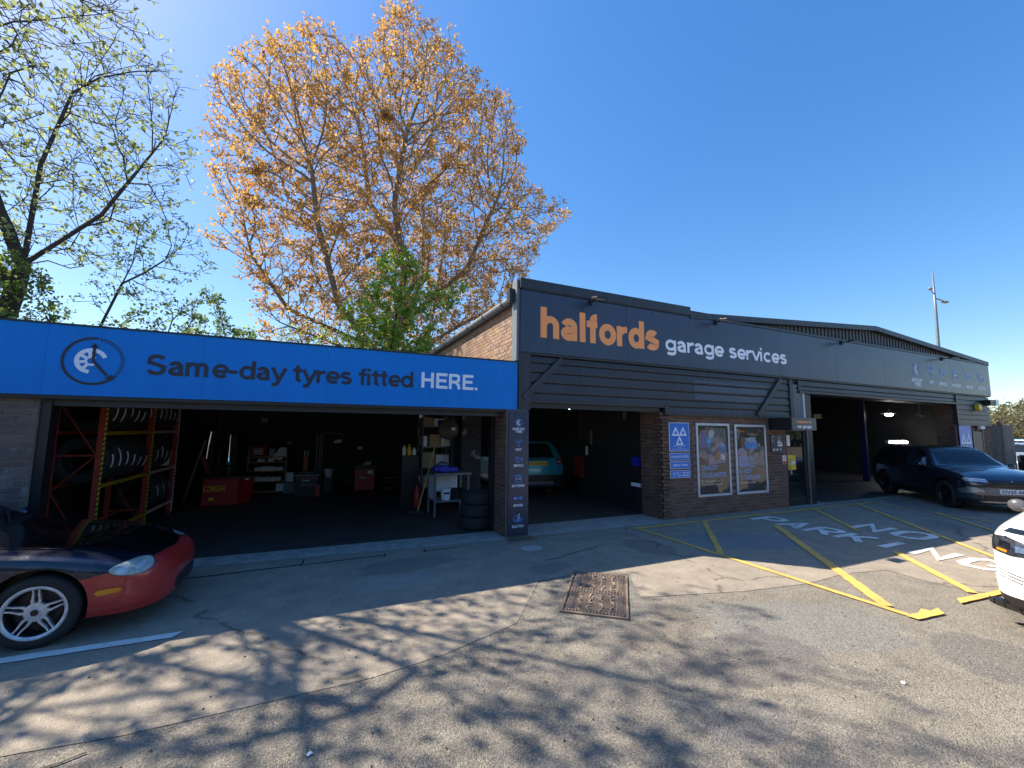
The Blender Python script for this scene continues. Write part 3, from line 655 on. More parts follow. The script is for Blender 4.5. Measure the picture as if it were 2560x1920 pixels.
# brick walls
zt = 2.2
POST = [(7.6, .4, 8.67, 2.04), (8.84, .4, 9.94, 2.03)]
brick_wall(B, 'x', Y0, -1, 6.612, 10.72, 0, zt, M['brick'], M['mortar_dk'], depth=.22, limit=190, holes=[(7.68, .5, 8.6, 1.95), (8.92, .5, 9.86, 1.95)])
brick_wall(B, 'y', 6.612, -1, Y0, 7.5, 0, 2.36, M['brick'], M['mortar_dk'], depth=.22, limit=60)
brick_wall(B, 'x', Y0, -1, 19.97, 22.58, 0, 2.17, M['brick'], M['mortar_dk'], depth=.22, far_stuff=True)
brick_wall(B, 'y', 19.97, -1, 6.9, 7.4, 0, 2.9, M['brick'], M['mortar_dk'], depth=.3, far_stuff=True)
# gable-side wall over the flat roof (sunlit)
brick_wall(B, 'y', 3.24, -1, 6.98, 16.0, 3.02, 4.27, M['brick_tan'], M['mortar_lt'], depth=.2, limit=110)
MB().box((3.22, 6.9, 2.2), (3.3, 17, 3.02)).build('side_wall', M['interior_dark'], B)
b = MB(); b.box((3.3, 16.8, 0), (22.4, 17, 4.2)); b.box((22.4, 7.1, 0), (22.58, 17, 4.4)); b.build('rear_wall', M['interior_dark'], B)
b = MB(); b.box((6.9, 7.1, 0), (7.05, 10.5, 2.9)); b.box((7.05, 10.4, 0), (11.2, 10.5, 4)); b.box((11.05, 7.3, 0), (11.2, 10.4, 4)); b.build('partition_wall', M['interior_dark'], B)
b = MB(); b.box((3.3, 7.1, 2.9), (11.1, 16.8, 2.95)); b.box((11.2, 7.2, 4.1), (22.4, 16.8, 4.15)); b.build('ceiling', M['interior_dark'], B)
# roller-door edges, lintels
MB().box((3.4, 7.0, 2.36), (6.62, 7.35, 2.62)).build('shutter_box', M['dark_paint'], B); MB().box((11.5, 7.0, 2.88), (19.97, 7.4, 3.1)).build('shutter_box', M['dark_paint'], B)
MB().box((3.42, 6.95, 2.32), (6.6, 7.05, 2.358)).build('lintel_edge', M['lead'], B)
# cladding boards
def boards(u0, u1, zs, y=Y0):
    for k, (za, zb) in enumerate(zip(zs[1:], zs)):
        m = MB(); m.prism([(u0, y-.0, za+.03), (u0, y-.06, za+.024), (u0, y-.062, za+.05), (u0, y-.052, zb), (u0, y, zb)], (u1-u0, 0, 0))
        m.build('cladding_board', M['dark_paint'], B)
b = MB(); b.box((3.21, Y0, 2.25), (11.2, Y0+.04, 4.62)); b.box((11.2, Y0, 3.1), (22.58, Y0+.04, 4.4)); b.box((19.97, Y0, 2.17), (22.58, Y0+.04, 3.1)); b.build('backing_sheet', M['black'], B)
boards(3.44, 6.74, [3.2, 3.07, 2.89, 2.70, 2.51, 2.36]); boards(6.742, 10.9, [3.2, 3.07, 2.89, 2.70, 2.51, 2.36, 2.21]); boards(20.0, 22.56, [3.2, 3.03, 2.86, 2.68, 2.51, 2.34, 2.17])
boards(11.3, 19.98, [3.2, 3.05, 2.93]); 
def trim(a, c, name='cladding_trim', m='dark_paint'): return MB().box(a, c).build(name, M[m], B, bev=.003)
trim((3.20, 6.775, 2.2), (3.44, 6.86, 3.23)); trim((3.44, 6.785, 2.345), (6.74, 6.86, 2.40)); trim((3.20, 6.77, 3.235-.012), (22.6, 6.86, 3.262)); trim((6.66, 6.775, 2.20), (6.745, 6.86, 2.40)); trim((6.745, 6.785, 2.19), (10.9, 6.86, 2.245))
trim((10.9, 6.78, 2.19), (11.0, 6.86, 3.2)); trim((19.9, 6.78, 2.17), (20.0, 6.86, 3.2)); trim((11.3, 6.783, 2.875), (19.9, 6.86, 2.935)); trim((20.0, 6.79, 2.15), (22.56, 6.86, 2.2))
for p0, p1 in (((3.3, 6.765, 2.42), (4.12, 6.765, 3.19)), ((9.62, 6.765, 2.24), (10.56, 6.765, 3.19))):
    MB().obox(p0, p1, .11, .016, up=(0, 1, 0)).build('diagonal_brace', M['dark_paint'], B)
# paint patch where a sign was
M['patch'] = mat('slightly_bluer_repaint', (.045, .055, .082), .4, var=.1, world_co=True)
for z0, z1 in ((2.52, 2.555), (2.71, 2.745), (2.9, 2.935)): pass
for za, zb in ((2.51, 2.70), (2.70, 2.89), (2.89, 3.0)):
    y0, y1 = Y0-.0625, Y0-.0525 if zb < 2.95 else Y0-.0575
    MB().prism([(7.58, y0, za+.05), (7.58, y0-.0015, za+.05), (7.58, y1-.0015, zb-.004), (7.58, y1, zb-.004)], (2.44, 0, 0)).build('repaint_patch', M['patch'], B)
b = MB()
for k, z in enumerate([3.085, 2.905, 2.715, 2.525, 2.375]):
    for i in range(14):
        x = 3.5+i*.55+(k % 2)*.2
        if x < (10.8 if z > 2.4 else 6.6): b.lathe([(.012, 0), (.012, .006), (.001, .01)], 6, (x, 6.806, z), (0, -1, 0))
for i in range(30): b.lathe([(.012, 0), (.012, .006), (.001, .01)], 6, (6.9+i*.5 if i < 8 else 3.5+(i-8)*.9, 6.785 if i < 8 else 6.77, 2.215 if i < 8 else 3.247), (0, -1, 0))
stuff(b.build('rivet', M['black'], B))
# corrugated strip by the bay 3 jamb + steel jamb
b = MB(); n = 5; pts = []
for i in range(n*4+1):
    x = 11.0+.46*i/(n*4); pts.append((x, 6.83+(.03 if (i % 4) in (0, 1) else -.0)))
for i in range(len(pts)-1): b.poly([(pts[i][0], pts[i][1], 2.0), (pts[i+1][0], pts[i+1][1], 2.0), (pts[i+1][0], pts[i+1][1], 3.1), (pts[i][0], pts[i][1], 3.1)])
b.build('corrugated_strip', M['lead'], B)
MB().box((11.46, 6.8, 2.0), (11.51, 6.9, 2.93)).build('jamb_edge', M['frame_alu'], B)
t_ = MB().box((11.62, 6.86, 0), (11.86, 7.1, 2.9)).build('steel_column', M['black'], B); MB().box((11.60, 6.84, 0), (11.625, 6.88, 1.92)).build('column_edge', M['lead'], t_)
# gable
yG = Y0-.01
ga = [(7.45, 4.5), (15.1, 5.05), (22.62, 4.52)]
def gz(x): return 4.5+(x-7.45)*(.55/7.65) if x < 15.1 else 5.05-(x-15.1)*(.53/7.52)
b = MB(); x = 10.2; i = 0
while x < 21.9:
    y = yG+(.025 if i % 2 else 0); b.poly([(x, y, 4.44), (x+.085, y, 4.44), (x+.085, y, gz(x)), (x, y, gz(x))]); b.poly([(x+.085, yG, 4.44), (x+.085, yG+.025, 4.44), (x+.085, yG+.025, gz(x)), (x+.085, yG, gz(x))]); x += .085; i += 1
b.build('gable_sheet', M['roof_metal'], B)
b = MB(); b.prism([(7.45, Y0+.03, 4.4), (22.6, Y0+.03, 4.4), (22.6, Y0+.03, 4.5), (15.1, Y0+.03, 5.0), (7.45, Y0+.03, 4.46)], (0, .15, 0)); b.build('gable_wall', M['roof_metal'], B)
for (x0, z0), (x1, z1) in zip(ga, ga[1:]): 
    b = MB(); b.prism([(x0, 6.72, z0-.12), (x1, 6.72, z1-.12), (x1, 6.72, z1+.02), (x0, 6.72, z0+.02)], (0, .13, 0)); v = b.build('verge_flashing', M['dark_paint'], B)
    r_ = MB(); 
    for k in range(26): xx = x0+(x1-x0)*(k+.5)/26; r_.box((xx-.03, 6.713, gz(xx)-.075), (xx+.03, 6.722, gz(xx)-.06))
    stuff(r_.build('flashing_clip', M['black'], v))
trim((3.24, 6.74, 4.43), (22.6, 6.87, 4.49)); 
MB().box((3.2, 6.72, 4.45), (7.45, 6.93, 4.64)).build('parapet_flashing', M['dark_paint'], B, bev=.004)
MB().box((3.155, 6.79, 3.1), (3.222, 7.0, 4.62)).build('corner_flashing', M['lead'], B, bev=.004)
# roof planes, gutter
b = MB(); b.add([(3.15, 6.95, 4.32), (15.1, 6.95, 5.02), (15.1, 17, 5.02), (3.15, 17, 4.32), (22.6, 6.95, 4.5), (22.6, 17, 4.5)], [(0, 1, 2, 3), (1, 4, 5, 2)]); b.build('roof', M['roof_metal'], B)
gt = MB().tube([(3.13, 6.98, 4.29), (3.13, 17, 4.29)], .065, 10); go = gt.build('gutter', M['lead'], B, smooth=True, auto=40)
for i in range(9): MB().lathe([(.071, -.03), (.074, -.03), (.074, .03), (.071, .03)], 10, (3.13, 7.35+i*1.05, 4.29), (0, 1, 0)).build('gutter_joint', M['roof_metal'], go)
MB().box((3.05, 6.88, 4.2), (3.2, 7.02, 4.46)).build('gutter_end', M['black'], B)
MB().box((3.12, 7.0, 4.2), (3.2, 17, 4.24)).build('soffit', M['dark_paint'], B)
# flue
MB().tube([(9.1, 9.0, 4.6), (9.1, 9.0, 5.35)], .1, 14).build('flue_pipe', M['steel'], B, smooth=True, auto=40)
MB().lathe([(.11, 0), (.13, .02), (.13, .05), (.1, .07)], 14, (9.1, 9.0, 5.33)).build('flue_cap', M['steel'], B)

# main fascia sign
S = thing('main_fascia_sign', 'long dark grey fascia sign with orange and white lettering and small service icons', 'sign', (13, 6.75, 3.25))
edges = [3.215, 5.65, 8.1, 10.5, 12.95, 15.4, 17.1, 19.6, 22.62]
for a, c in zip(edges, edges[1:]): MB().box((a+.001, 6.745, 3.262), (c-.001, 6.86, 4.42)).build('sign_panel', M['sign_navy'], S, bev=.003)
yM = 6.7435
big_text('halfords', (3.62, yM, 3.56), .42, .29, 2.9, M['orange'], S, gap=.0)
big_text('garage services', (6.68, yM, 3.585), .24, .21, 4.12, M['white_vinyl'], S, gap=-.02)
for kind, x, lines in (('tyre', 17.3, [('SAME DAY', 3.5), ('TYRES', 3.36)]), ('mot', 18.2, [('MOT', 3.48)]), ('oil', 18.98, [('SERVICE', 3.47)]), ('battery', 19.93, [('BATTERIES', 3.46)]), ('spanner', 20.93, [('REPAIRS', 3.46)]), ('car', 21.9, [('ELECTRIC', 3.46)])):
    icon(kind, (x, yM, 3.9), .42 if kind != 'spanner' else .36, S)
    for s_, zz in lines: text(s_, (x, yM, zz), .115, M['white_vinyl'], S, bold=.03, align='CENTER', xs=.9)
# floodlights over the sign
FL = None; fl_labels = ['leftmost black floodlight over the orange lettering on the fascia', 'second black floodlight from the left, above the end of the white lettering', 'third black floodlight from the left over the blank stretch of fascia', 'rightmost black floodlight above the small service icons']
def floodlight():
    t = thing('floodlight', fl_labels[0], 'floodlight', (0, 0, 0), 0, 'floodlights along the main fascia')
    MB().box((-.03, -.06, -.06), (.03, .0, .06)).build('bracket', M['black'], t, local=True)
    MB().obox((0, -.03, 0), (0, -.3, .0), .025, .025).build('arm', M['black'], t, local=True)
    h = MB(); h.prism([(-.13, -.24, .03), (-.13, -.42, -.005), (-.13, -.43, -.04), (-.13, -.25, -.012)], (.26, 0, 0)); hd = h.build('lamp_head', M['black'], t, bev=.004, local=True)
    MB().poly([(-.11, -.262, -.0155), (.11, -.262, -.0155), (.11, -.42, -.0405), (-.11, -.42, -.0405)]).build('lens', M['frame_alu'], hd, local=True)
    return t
for i, x in enumerate((4.75, 8.25, 13.25, 19.05)):
    if FL is None: FL = floodlight(); FL.location = (x, 6.76, 4.38); WM[FL.name] = Matrix.Translation(FL.location)
    else: place(FL, (x, 6.76, 4.38), 0, fl_labels[i])

# signs on the brick wall
yW = Y0-.013
def plate_sign(name, label, x0, z0, x1, z1, m='mot_blue', border=.012, cat='sign', grp=None):
    t = thing(name, label, cat, ((x0+x1)/2, yW, z0), 0, grp)
    MB().box((x0, yW-.012, z0), (x1, yW, z1)).build('backing', M['white'], t)
    MB().box((x0+border, yW-.0145, z0+border), (x1-border, yW-.0115, z1-border)).build('face', M[m], t); return t
t = plate_sign('mot_station_sign', 'square royal blue MOT testing station sign with three white triangles, topmost of the four', 6.82, 1.415, 7.405, 2.035)
A = Art((7.11, yW-.0145, 1.74))
for x, z in ((-.105, .11), (.105, .11), (0, -.09)): A.tri(x, z, .23, .2, .5)
A.build('triangle_logo', M['white_vinyl'], t)
text('VEHICLE TESTING STATION', (7.11, yW-.0145, 1.52), .02, M['white_vinyl'], t, align='CENTER', depth=.002, width=.38)
text('OPERATED BY', (7.11, yW-.0145, 1.487), .013, M['white_vinyl'], t, align='CENTER', depth=.002); text('MINISTRY OF TRANSPORT APPROVED', (7.11, yW-.0145, 1.458), .013, M['white_vinyl'], t, align='CENTER', depth=.002, width=.42)
t = plate_sign('catalysts_tested_sign', 'narrow blue sign reading CATALYSTS TESTED below the square one', 6.82, 1.225, 7.405, 1.378, border=.009); text('CATALYSTS TESTED', (7.112, yW-.0145, 1.28), .045, M['white_vinyl'], t, bold=.02, align='CENTER', depth=.002, width=.5)
t = plate_sign('diesels_tested_sign', 'narrow blue sign reading DIESELS TESTED between two others', 6.825, 1.042, 7.407, 1.2, border=.009); text('DIESELS TESTED', (7.115, yW-.0145, 1.1), .043, M['white_vinyl'], t, bold=.02, align='CENTER', depth=.002, width=.42)
t = plate_sign('viewing_area_sign', 'lowest narrow blue sign about the viewing area, with tiny triangles', 6.825, .85, 7.41, 1.01, border=.009)
text('M.o.T.  VIEWING', (7.0, yW-.0145, .94), .036, M['white_vinyl'], t, bold=.02, depth=.002, width=.37); text('AREA AVAILABLE', (7.0, yW-.0145, .885), .036, M['white_vinyl'], t, bold=.02, depth=.002, width=.37)
A = Art((6.93, yW-.0145, .93))
for x, z in ((-.026, .025), (.026, .025), (0, -.024)): A.tri(x, z, .05, .045, .55)
A.build('triangle_logo', M['white_vinyl'], t)
# posters
M['p_dark'] = mat('poster_print_dark', (.07, .072, .085), .5, var=.35, vs_=3); M['p_grey'] = mat('poster_print_grey', (.24, .25, .3), .5, var=.5, vs_=9); M['p_blue'] = mat('poster_print_blue', (.14, .42, .95), .5, var=.08)
M['p_skin'] = mat('poster_print_skin', (.32, .2, .15), .5, var=.15); M['p_lilac'] = mat('poster_print_overalls', (.3, .3, .5), .5, var=.4, vs_=12)
def poster(name, label, x0, z0, x1, z1):
    t = thing(name, label, 'poster', ((x0+x1)/2, yW, z0)); f = .052
    b = MB(); b.box((x0, yW-.03, z0), (x1, yW+.0, z0+f)); b.box((x0, yW-.03, z1-f), (x1, yW, z1)); b.box((x0, yW-.03, z0+f), (x0+f, yW, z1-f)); b.box((x1-f, yW-.03, z0+f), (x1, yW, z1-f)); b.build('frame', M['frame_alu'], t, bev=.004)
    MB().box((x0+f, yW-.004, z0+f), (x1-f, yW, z1-f)).build('print', M['p_dark'], t)
    MB().poly([(x0+f, yW-.02, z0+f), (x1-f, yW-.02, z0+f), (x1-f, yW-.02, z1-f), (x0+f, yW-.02, z1-f)]).build('cover_glass', M['poster_glass'], t)
    return t
p = poster('quality_guarantee_poster', 'framed dark poster reading QUALITY GUARANTEE, left of the two', 7.605, .41, 8.665, 2.035); yp = yW-.004
def art(p_, x, z, m, polys, name='artwork', layer=0):
    A = Art((x, yp, z)); 
    for i, q in enumerate(polys): A.poly(q, .0005+layer*.0012+i*.0001, .0009)
    A.build(name, M[m], p_)
art(p, 8.13, 1.4, 'p_grey', [[(-.45, -.1), (-.1, -.25), (.1, .1), (.42, .2), (.44, .52), (-.2, .55), (-.4, .3)]])
art(p, 8.13, 1.4, 'p_lilac', [[(-.42, .05), (-.25, .1), (-.05, .3), (-.3, .5), (-.45, .35)], [(-.15, -.3), (.4, -.25), (.44, .12), (.2, .2), (-.1, .05)]], layer=1)
art(p, 8.13, 1.4, 'p_blue', [[(-.2, .12), (-.1, .1), (-.03, .33), (-.12, .38), (-.2, .3)], [(.3, .05), (.38, -.02), (.42, .12), (.3, .22), (.24, .2)]], layer=2)
art(p, 8.13, 1.4, 'p_skin', [[(.05, -.2), (.16, -.22), (.22, -.1), (.18, .03), (.08, .04), (.02, -.06)]], layer=3)
art(p, 8.13, 1.4, 'white', [[(-.12, .32), (0, .3), (.06, .42), (-.02, .5), (-.12, .46)], [(.25, -.06), (.38, -.1), (.36, -.2), (.26, -.18)]], layer=4)
text('halfords', (7.73, yp-.001, 1.835), .055, M['orange'], p, bold=.04, depth=.002, width=.24)
text('QUALITY', (7.735, yp-.001, .99), .105, M['p_blue'], p, bold=.045, depth=.002, width=.55); text('GUARANTEE', (7.735, yp-.001, .83), .105, M['p_blue'], p, bold=.045, depth=.002, width=.78)
text('All work guaranteed for', (7.735, yp-.001, .725), .048, M['white'], p, bold=.012, depth=.002, width=.68); text('2 years or 24,000 miles', (7.735, yp-.001, .65), .048, M['white'], p, bold=.012, depth=.002, width=.66)
p = poster('book_together_poster', 'framed dark poster reading BOOK A SERVICE & MOT TOGETHER, right of the two', 8.845, .405, 9.94, 2.02)
art(p, 9.39, 1.4, 'p_grey', [[(-.1, -.3), (.46, -.35), (.46, .1), (.1, .2), (-.05, .0)], [(-.46, .1), (-.3, .5), (-.46, .52)]])
art(p, 9.39, 1.4, 'p_blue', [[(-.2, .05), (.25, .05), (.25, .22), (.1, .32), (-.2, .3)]], layer=1)
art(p, 9.39, 1.4, 'p_lilac', [[(-.45, -.35), (-.12, -.35), (-.14, .0), (-.25, .1), (-.42, .05)]], layer=2)
art(p, 9.39, 1.4, 'p_skin', [[(-.33, .1), (-.22, .1), (-.18, .22), (-.2, .32), (-.3, .34), (-.35, .24)]], layer=3)
text('MOT', (9.24, yp-.002, 1.6), .12, M['white'], p, bold=.03, depth=.002); text('halfords', (8.98, yp-.002, 1.84), .05, M['orange'], p, bold=.04, depth=.002, width=.22)
for i, s_ in enumerate(('BOOK A', 'SERVICE', '& MOT', 'TOGETHER')): text(s_, (8.985, yp-.003, 1.17-i*.145), .1, M['p_blue'], p, bold=.045, depth=.002, width=(.46, .54, .4, .72)[i])
text('Save time and money', (8.985, yp-.003, .645), .045, M['white'], p, bold=.012, depth=.002, width=.52)
# wall lamp, hours board, no smoking
t = thing('bulkhead_lamp', 'small white bulkhead lamp on the brick wall near the door', 'lamp', (10.36, yW, 1.9)); MB().box((10.15, yW-.06, 1.895), (10.57, yW, 1.995)).build('base', M['white'], t, bev=.02)
MB().box((10.17, yW-.1, 1.91), (10.55, yW-.055, 1.98)).build('diffuser', mat('frosted_lamp_cover', (.62, .75, .72), .25, var=.05), t, bev=.02)
t = thing('opening_hours_board', 'small dark opening hours board with white print under the lamp', 'sign', (10.35, yW, 1.35)); MB().box((10.13, yW-.02, 1.35), (10.58, yW, 1.79)).build('board', M['sign_navy'], t, bev=.004)
yh = yW-.0205
for i, (a, c) in enumerate((('Mon-Fri', '8am-6pm'), ('Sat', '8am-6pm'), ('Sun', 'Closed'), ('Phone', ''))):
    text(a, (10.16, yh, 1.735-i*.045), .024, M['white'], t, depth=.002); text(c, (10.4, yh, 1.735-i*.045), .024, M['white'], t, depth=.002)
MB().box((10.38, yh-.001, 1.5), (10.55, yh, 1.63)).build('notice', M['paper'], t)
text('Book', (10.395, yh-.0015, 1.545), .05, M['charcoal'], t, bold=.02, depth=.002, width=.14); MB().box((10.46, yh-.003, 1.6), (10.55, yh-.0012, 1.625)).build('notice_stripe', M['red_lens'], t)
A = Art((10.23, yh, 1.42)); A.disc(0, 0, .027); A.disc(.12, 0, .027); A.ring(.25, 0, .024, .01); A.build('icons', M['white'], t)
t = thing('no_smoking_sign', 'small white and red no smoking sign beside the glazed door', 'sign', (10.63, yW, 1.06)); MB().box((10.56, yW-.008, 1.06), (10.7, yW, 1.27)).build('plate', M['white'], t)
MB().box((10.565, yW-.0095, 1.065), (10.695, yW-.0079, 1.13)).build('red_panel', M['red_tool'], t); A = Art((10.63, yW-.008, 1.2)); A.ring(0, 0, .04, .01); A.line([(-.03, .03), (.03, -.03)], .008, h0=.0035); A.build('symbol', M['red_tool'], t)
# projecting welcome sign
t = thing('projecting_welcome_sign', 'small grey box sign reading welcome to our garage projecting over the door', 'sign', (10.6, 6.5, 1.9))
MB().box((10.1, 6.3, 1.9), (11.06, 6.85, 2.2)).build('box', M['black'], t, bev=.006); MB().box((10.12, 6.29, 1.905), (11.05, 6.301, 2.195)).build('face', mat('grey_sign_face', (.085, .09, .1), .35, var=.05), t)
text('welcome to', (10.58, 6.289, 2.075), .075, M['orange'], t, bold=.035, align='CENTER', depth=.003, width=.54); text('our garage', (10.58, 6.289, 1.96), .075, M['white_vinyl'], t, bold=.035, align='CENTER', depth=.003, width=.54)
# glazed door
t = thing('entrance_door', 'narrow dark glazed door with a yellow notice right of the brick wall', 'door', (11.1, 6.9, 0))
b = MB(); b.box((10.74, 6.88, 0), (10.8, 6.96, 1.95)); b.box((11.5, 6.88, 0), (11.58, 6.96, 1.95)); b.box((10.8, 6.88, 1.88), (11.5, 6.96, 1.95)); b.box((10.8, 6.89, 0), (11.5, 6.95, .2)); b.build('frame', M['black'], t, bev=.003)
MB().box((10.8, 6.91, .2), (11.5, 6.925, 1.88)).build('glass', M['glass'], t); MB().box((10.84, 6.9, .9), (11.15, 6.909, 1.27)).build('yellow_notice', M['yellow'], t)
MB().box((10.84, 6.9, 1.5), (10.96, 6.909, 1.78)).build('white_notice', M['paper'], t); A = Art((11.0, 6.899, 1.08)); A.poly([(-.12, -.02), (.12, .05), (.14, -.02), (-.05, -.06)]); A.build('notice_print', M['white'], t)
MB().tube([(10.86, 6.84, .8), (10.86, 6.84, 1.2)], .015, 8).build('handle', M['steel'], t)
# right end: banner, door, alarm, floodlight box
t = thing('mot_banner', 'tall blue MOT banner with white triangles at the far right of the building', 'banner', (20.45, 6.83, .3)); MB().box((20.0, 6.815, .25), (20.9, 6.825, 2.16)).build('banner', M['mot_blue'], t)
A = Art((20.45, 6.815, 1.5)); [A.tri(x, z, .38, .36, .5) for x, z in ((-.19, .2), (.19, .2), (0, -.2))]; A.build('triangle_logo', M['white_vinyl'], t); text('MOT', (20.45, 6.815, .82), .24, M['white_vinyl'], t, bold=.03, align='CENTER', depth=.003)
t = thing('side_door', 'plain grey door in the brick at the right end of the building', 'door', (21.3, 6.84, 0)); MB().box((21.05, 6.82, 0), (21.75, 6.85, 1.95)).build('leaf', M['dark_paint'], t, bev=.004); b = MB(); b.box((20.98, 6.81, 0), (21.05, 6.86, 2.0)); b.box((21.75, 6.81, 0), (21.82, 6.86, 2.0)); b.build('frame', M['dark_paint'], t)
t = thing('alarm_box', 'yellow hexagonal alarm bell box on the dark cladding', 'alarm box', (21.45, 6.75, 2.8)); MB().lathe([(.14, 0), (.14, .09), (.12, .11), (.001, .11)], 6, (21.45, 6.8, 2.81), (0, -1, 0)).build('case', M['yellow'], t); MB().box((21.39, 6.685, 2.77), (21.5, 6.692, 2.85)).build('badge', M['white'], t)
t = thing('corner_floodlight', 'boxy security light sticking out at the building\'s right corner', 'floodlight', (22.4, 6.6, 3.0)); MB().box((22.0, 6.6, 2.92), (22.4, 6.79, 3.1)).build('housing', M['black'], t, bev=.01); MB().box((22.4, 6.58, 2.91), (22.66, 6.8, 3.11)).build('lens', mat('pale_lamp_glass', (.5, .62, .66), .2, var=.05), t, bev=.01)
t = thing('door_lamp', 'small white lamp above the plain grey door', 'lamp', (21.5, 6.75, 2.07)); MB().box((21.35, 6.74, 2.03), (21.68, 6.8, 2.15)).build('base', M['frame_alu'], t); MB().box((21.36, 6.7, 2.04), (21.67, 6.742, 2.14)).build('diffuser', M['white'], t, bev=.015)
M['brake'] = mat('rusty_brake_disc', (.05, .04, .035), .5, metal=.5, var=.3)
# ================================================================== VEHICLES (local space: x forward, y left, z up)
def interp(keys, x):
    xs = [k[0] for k in keys]
    if x <= xs[0]: return list(keys[0][1:])
    if x >= xs[-1]: return list(keys[-1][1:])
    i = max(j for j in range(len(xs)) if xs[j] <= x); i = min(i, len(xs)-2)
    t = (x-xs[i])/(xs[i+1]-xs[i]); out = []
    for c in range(1, len(keys[0])):
        p1, p2 = keys[i][c], keys[i+1][c]; h = xs[i+1]-xs[i]
        def sl(j):
            if j <= 0 or j >= len(xs)-1: return 0 if len(xs) < 3 else ((keys[1][c]-keys[0][c])/(xs[1]-xs[0]) if j <= 0 else (keys[-1][c]-keys[-2][c])/(xs[-1]-xs[-2]))
            a = (keys[j][c]-keys[j-1][c])/(xs[j]-xs[j-1]); b = (keys[j+1][c]-keys[j][c])/(xs[j+1]-xs[j])
            return 0 if a*b <= 0 else 2*a*b/(a+b)
        m1, m2 = sl(i)*h, sl(i+1)*h
        out.append((2*t**3-3*t*t+1)*p1+(t**3-2*t*t+t)*m1+(-2*t**3+3*t*t)*p2+(t**3-t*t)*m2)
    return out
def cr(pts, n=4):
    P = [Vector(p) for p in pts]; P = [P[0]*2-P[1]]+P+[P[-1]*2-P[-2]]; out = []
    for i in range(1, len(P)-2):
        for k in range(n):
            t = k/n; a, b, c, d = P[i-1], P[i], P[i+1], P[i+2]
            out.append(.5*((2*b)+(c-a)*t+(2*a-5*b+4*c-d)*t*t+(-a+3*b-3*c+d)*t**3))
    out.append(P[-2]); return out
# keys: x, W, zb, zs, Wr, zr, zt
def body_mesh(keys, wheels, rw, trackW, ns=64):
    xs0, xs1 = keys[0][0], keys[-1][0]
    xs = [xs0+(xs1-xs0)*(.5-.5*math.cos(PI*i/ns)) for i in range(ns+1)]
    b = MB(); rows = None
    for x in xs:
        W, zb, zs, Wr, zr, zt = interp(keys, x)
        half = cr([(0, zb), (.82*W, zb), (.955*W, zb+.05), (W*.995, zb+(zs-zb)*.32), (W, zb+(zs-zb)*.62), (.975*W, zs), (Wr, zr), (.6*Wr, zr+.78*(zt-zr)), (0, zt)], 4)
        ring = [(x, p[0], p[1]) for p in half]+[(x, -p[0], p[1]) for p in half[-2:0:-1]]
        n = len(ring); b.v += ring
    for i in range(ns):
        for k in range(n): b.f.append((i*n+k, i*n+(k+1) % n, (i+1)*n+(k+1) % n, (i+1)*n+k))
    b.f.append(tuple(range(n))); b.f.append(tuple(ns*n+k for k in range(n))[::-1])
    me = b.mesh('body', M['black']); bm = bmesh.new(); bm.from_mesh(me); bmesh.ops.recalc_face_normals(bm, faces=bm.faces); bm.to_mesh(me); bm.free()
    return me
def boolean_arches(me, wheels, rw, W, extra=None):
    o = bpy.data.objects.new('tmp', me); COL.objects.link(o); cs = []
    for wx in wheels:
        for s in (-1, 1):
            c = MB().lathe([(.001, 0), (rw, 0), (rw, .5), (.001, .5)], 40, (wx, s*(W-.24) if s > 0 else -(W-.24)-.5, rw*.93), (0, 1, 0))
            cm = c.mesh('tmpc', M['black']); bm = bmesh.new(); bm.from_mesh(cm); bmesh.ops.remove_doubles(bm, verts=bm.verts, dist=.0015); bmesh.ops.recalc_face_normals(bm, faces=bm.faces); bm.to_mesh(cm); bm.free()
            co = bpy.data.objects.new('tmpc', cm); COL.objects.link(co); cs.append(co)
            m = o.modifiers.new('b', 'BOOLEAN'); m.operation = 'DIFFERENCE'; m.object = co; m.solver = 'EXACT'
    if extra:
        cm = MB().prism([(x, -1.3, z) for x, z in extra], (0, 1.55, 0)).mesh('tmpc', M['black']); bm = bmesh.new(); bm.from_mesh(cm); bmesh.ops.recalc_face_normals(bm, faces=bm.faces); bm.to_mesh(cm); bm.free()
        co = bpy.data.objects.new('tmpc', cm); COL.objects.link(co); cs.append(co); m = o.modifiers.new('b', 'BOOLEAN'); m.operation = 'DIFFERENCE'; m.object = co; m.solver = 'EXACT'
    bpy.context.view_layer.update(); r = bpy.data.meshes.new_from_object(o.evaluated_get(bpy.context.evaluated_depsgraph_get()))
    for c in cs+[o]: bpy.data.objects.remove(c)
    return r
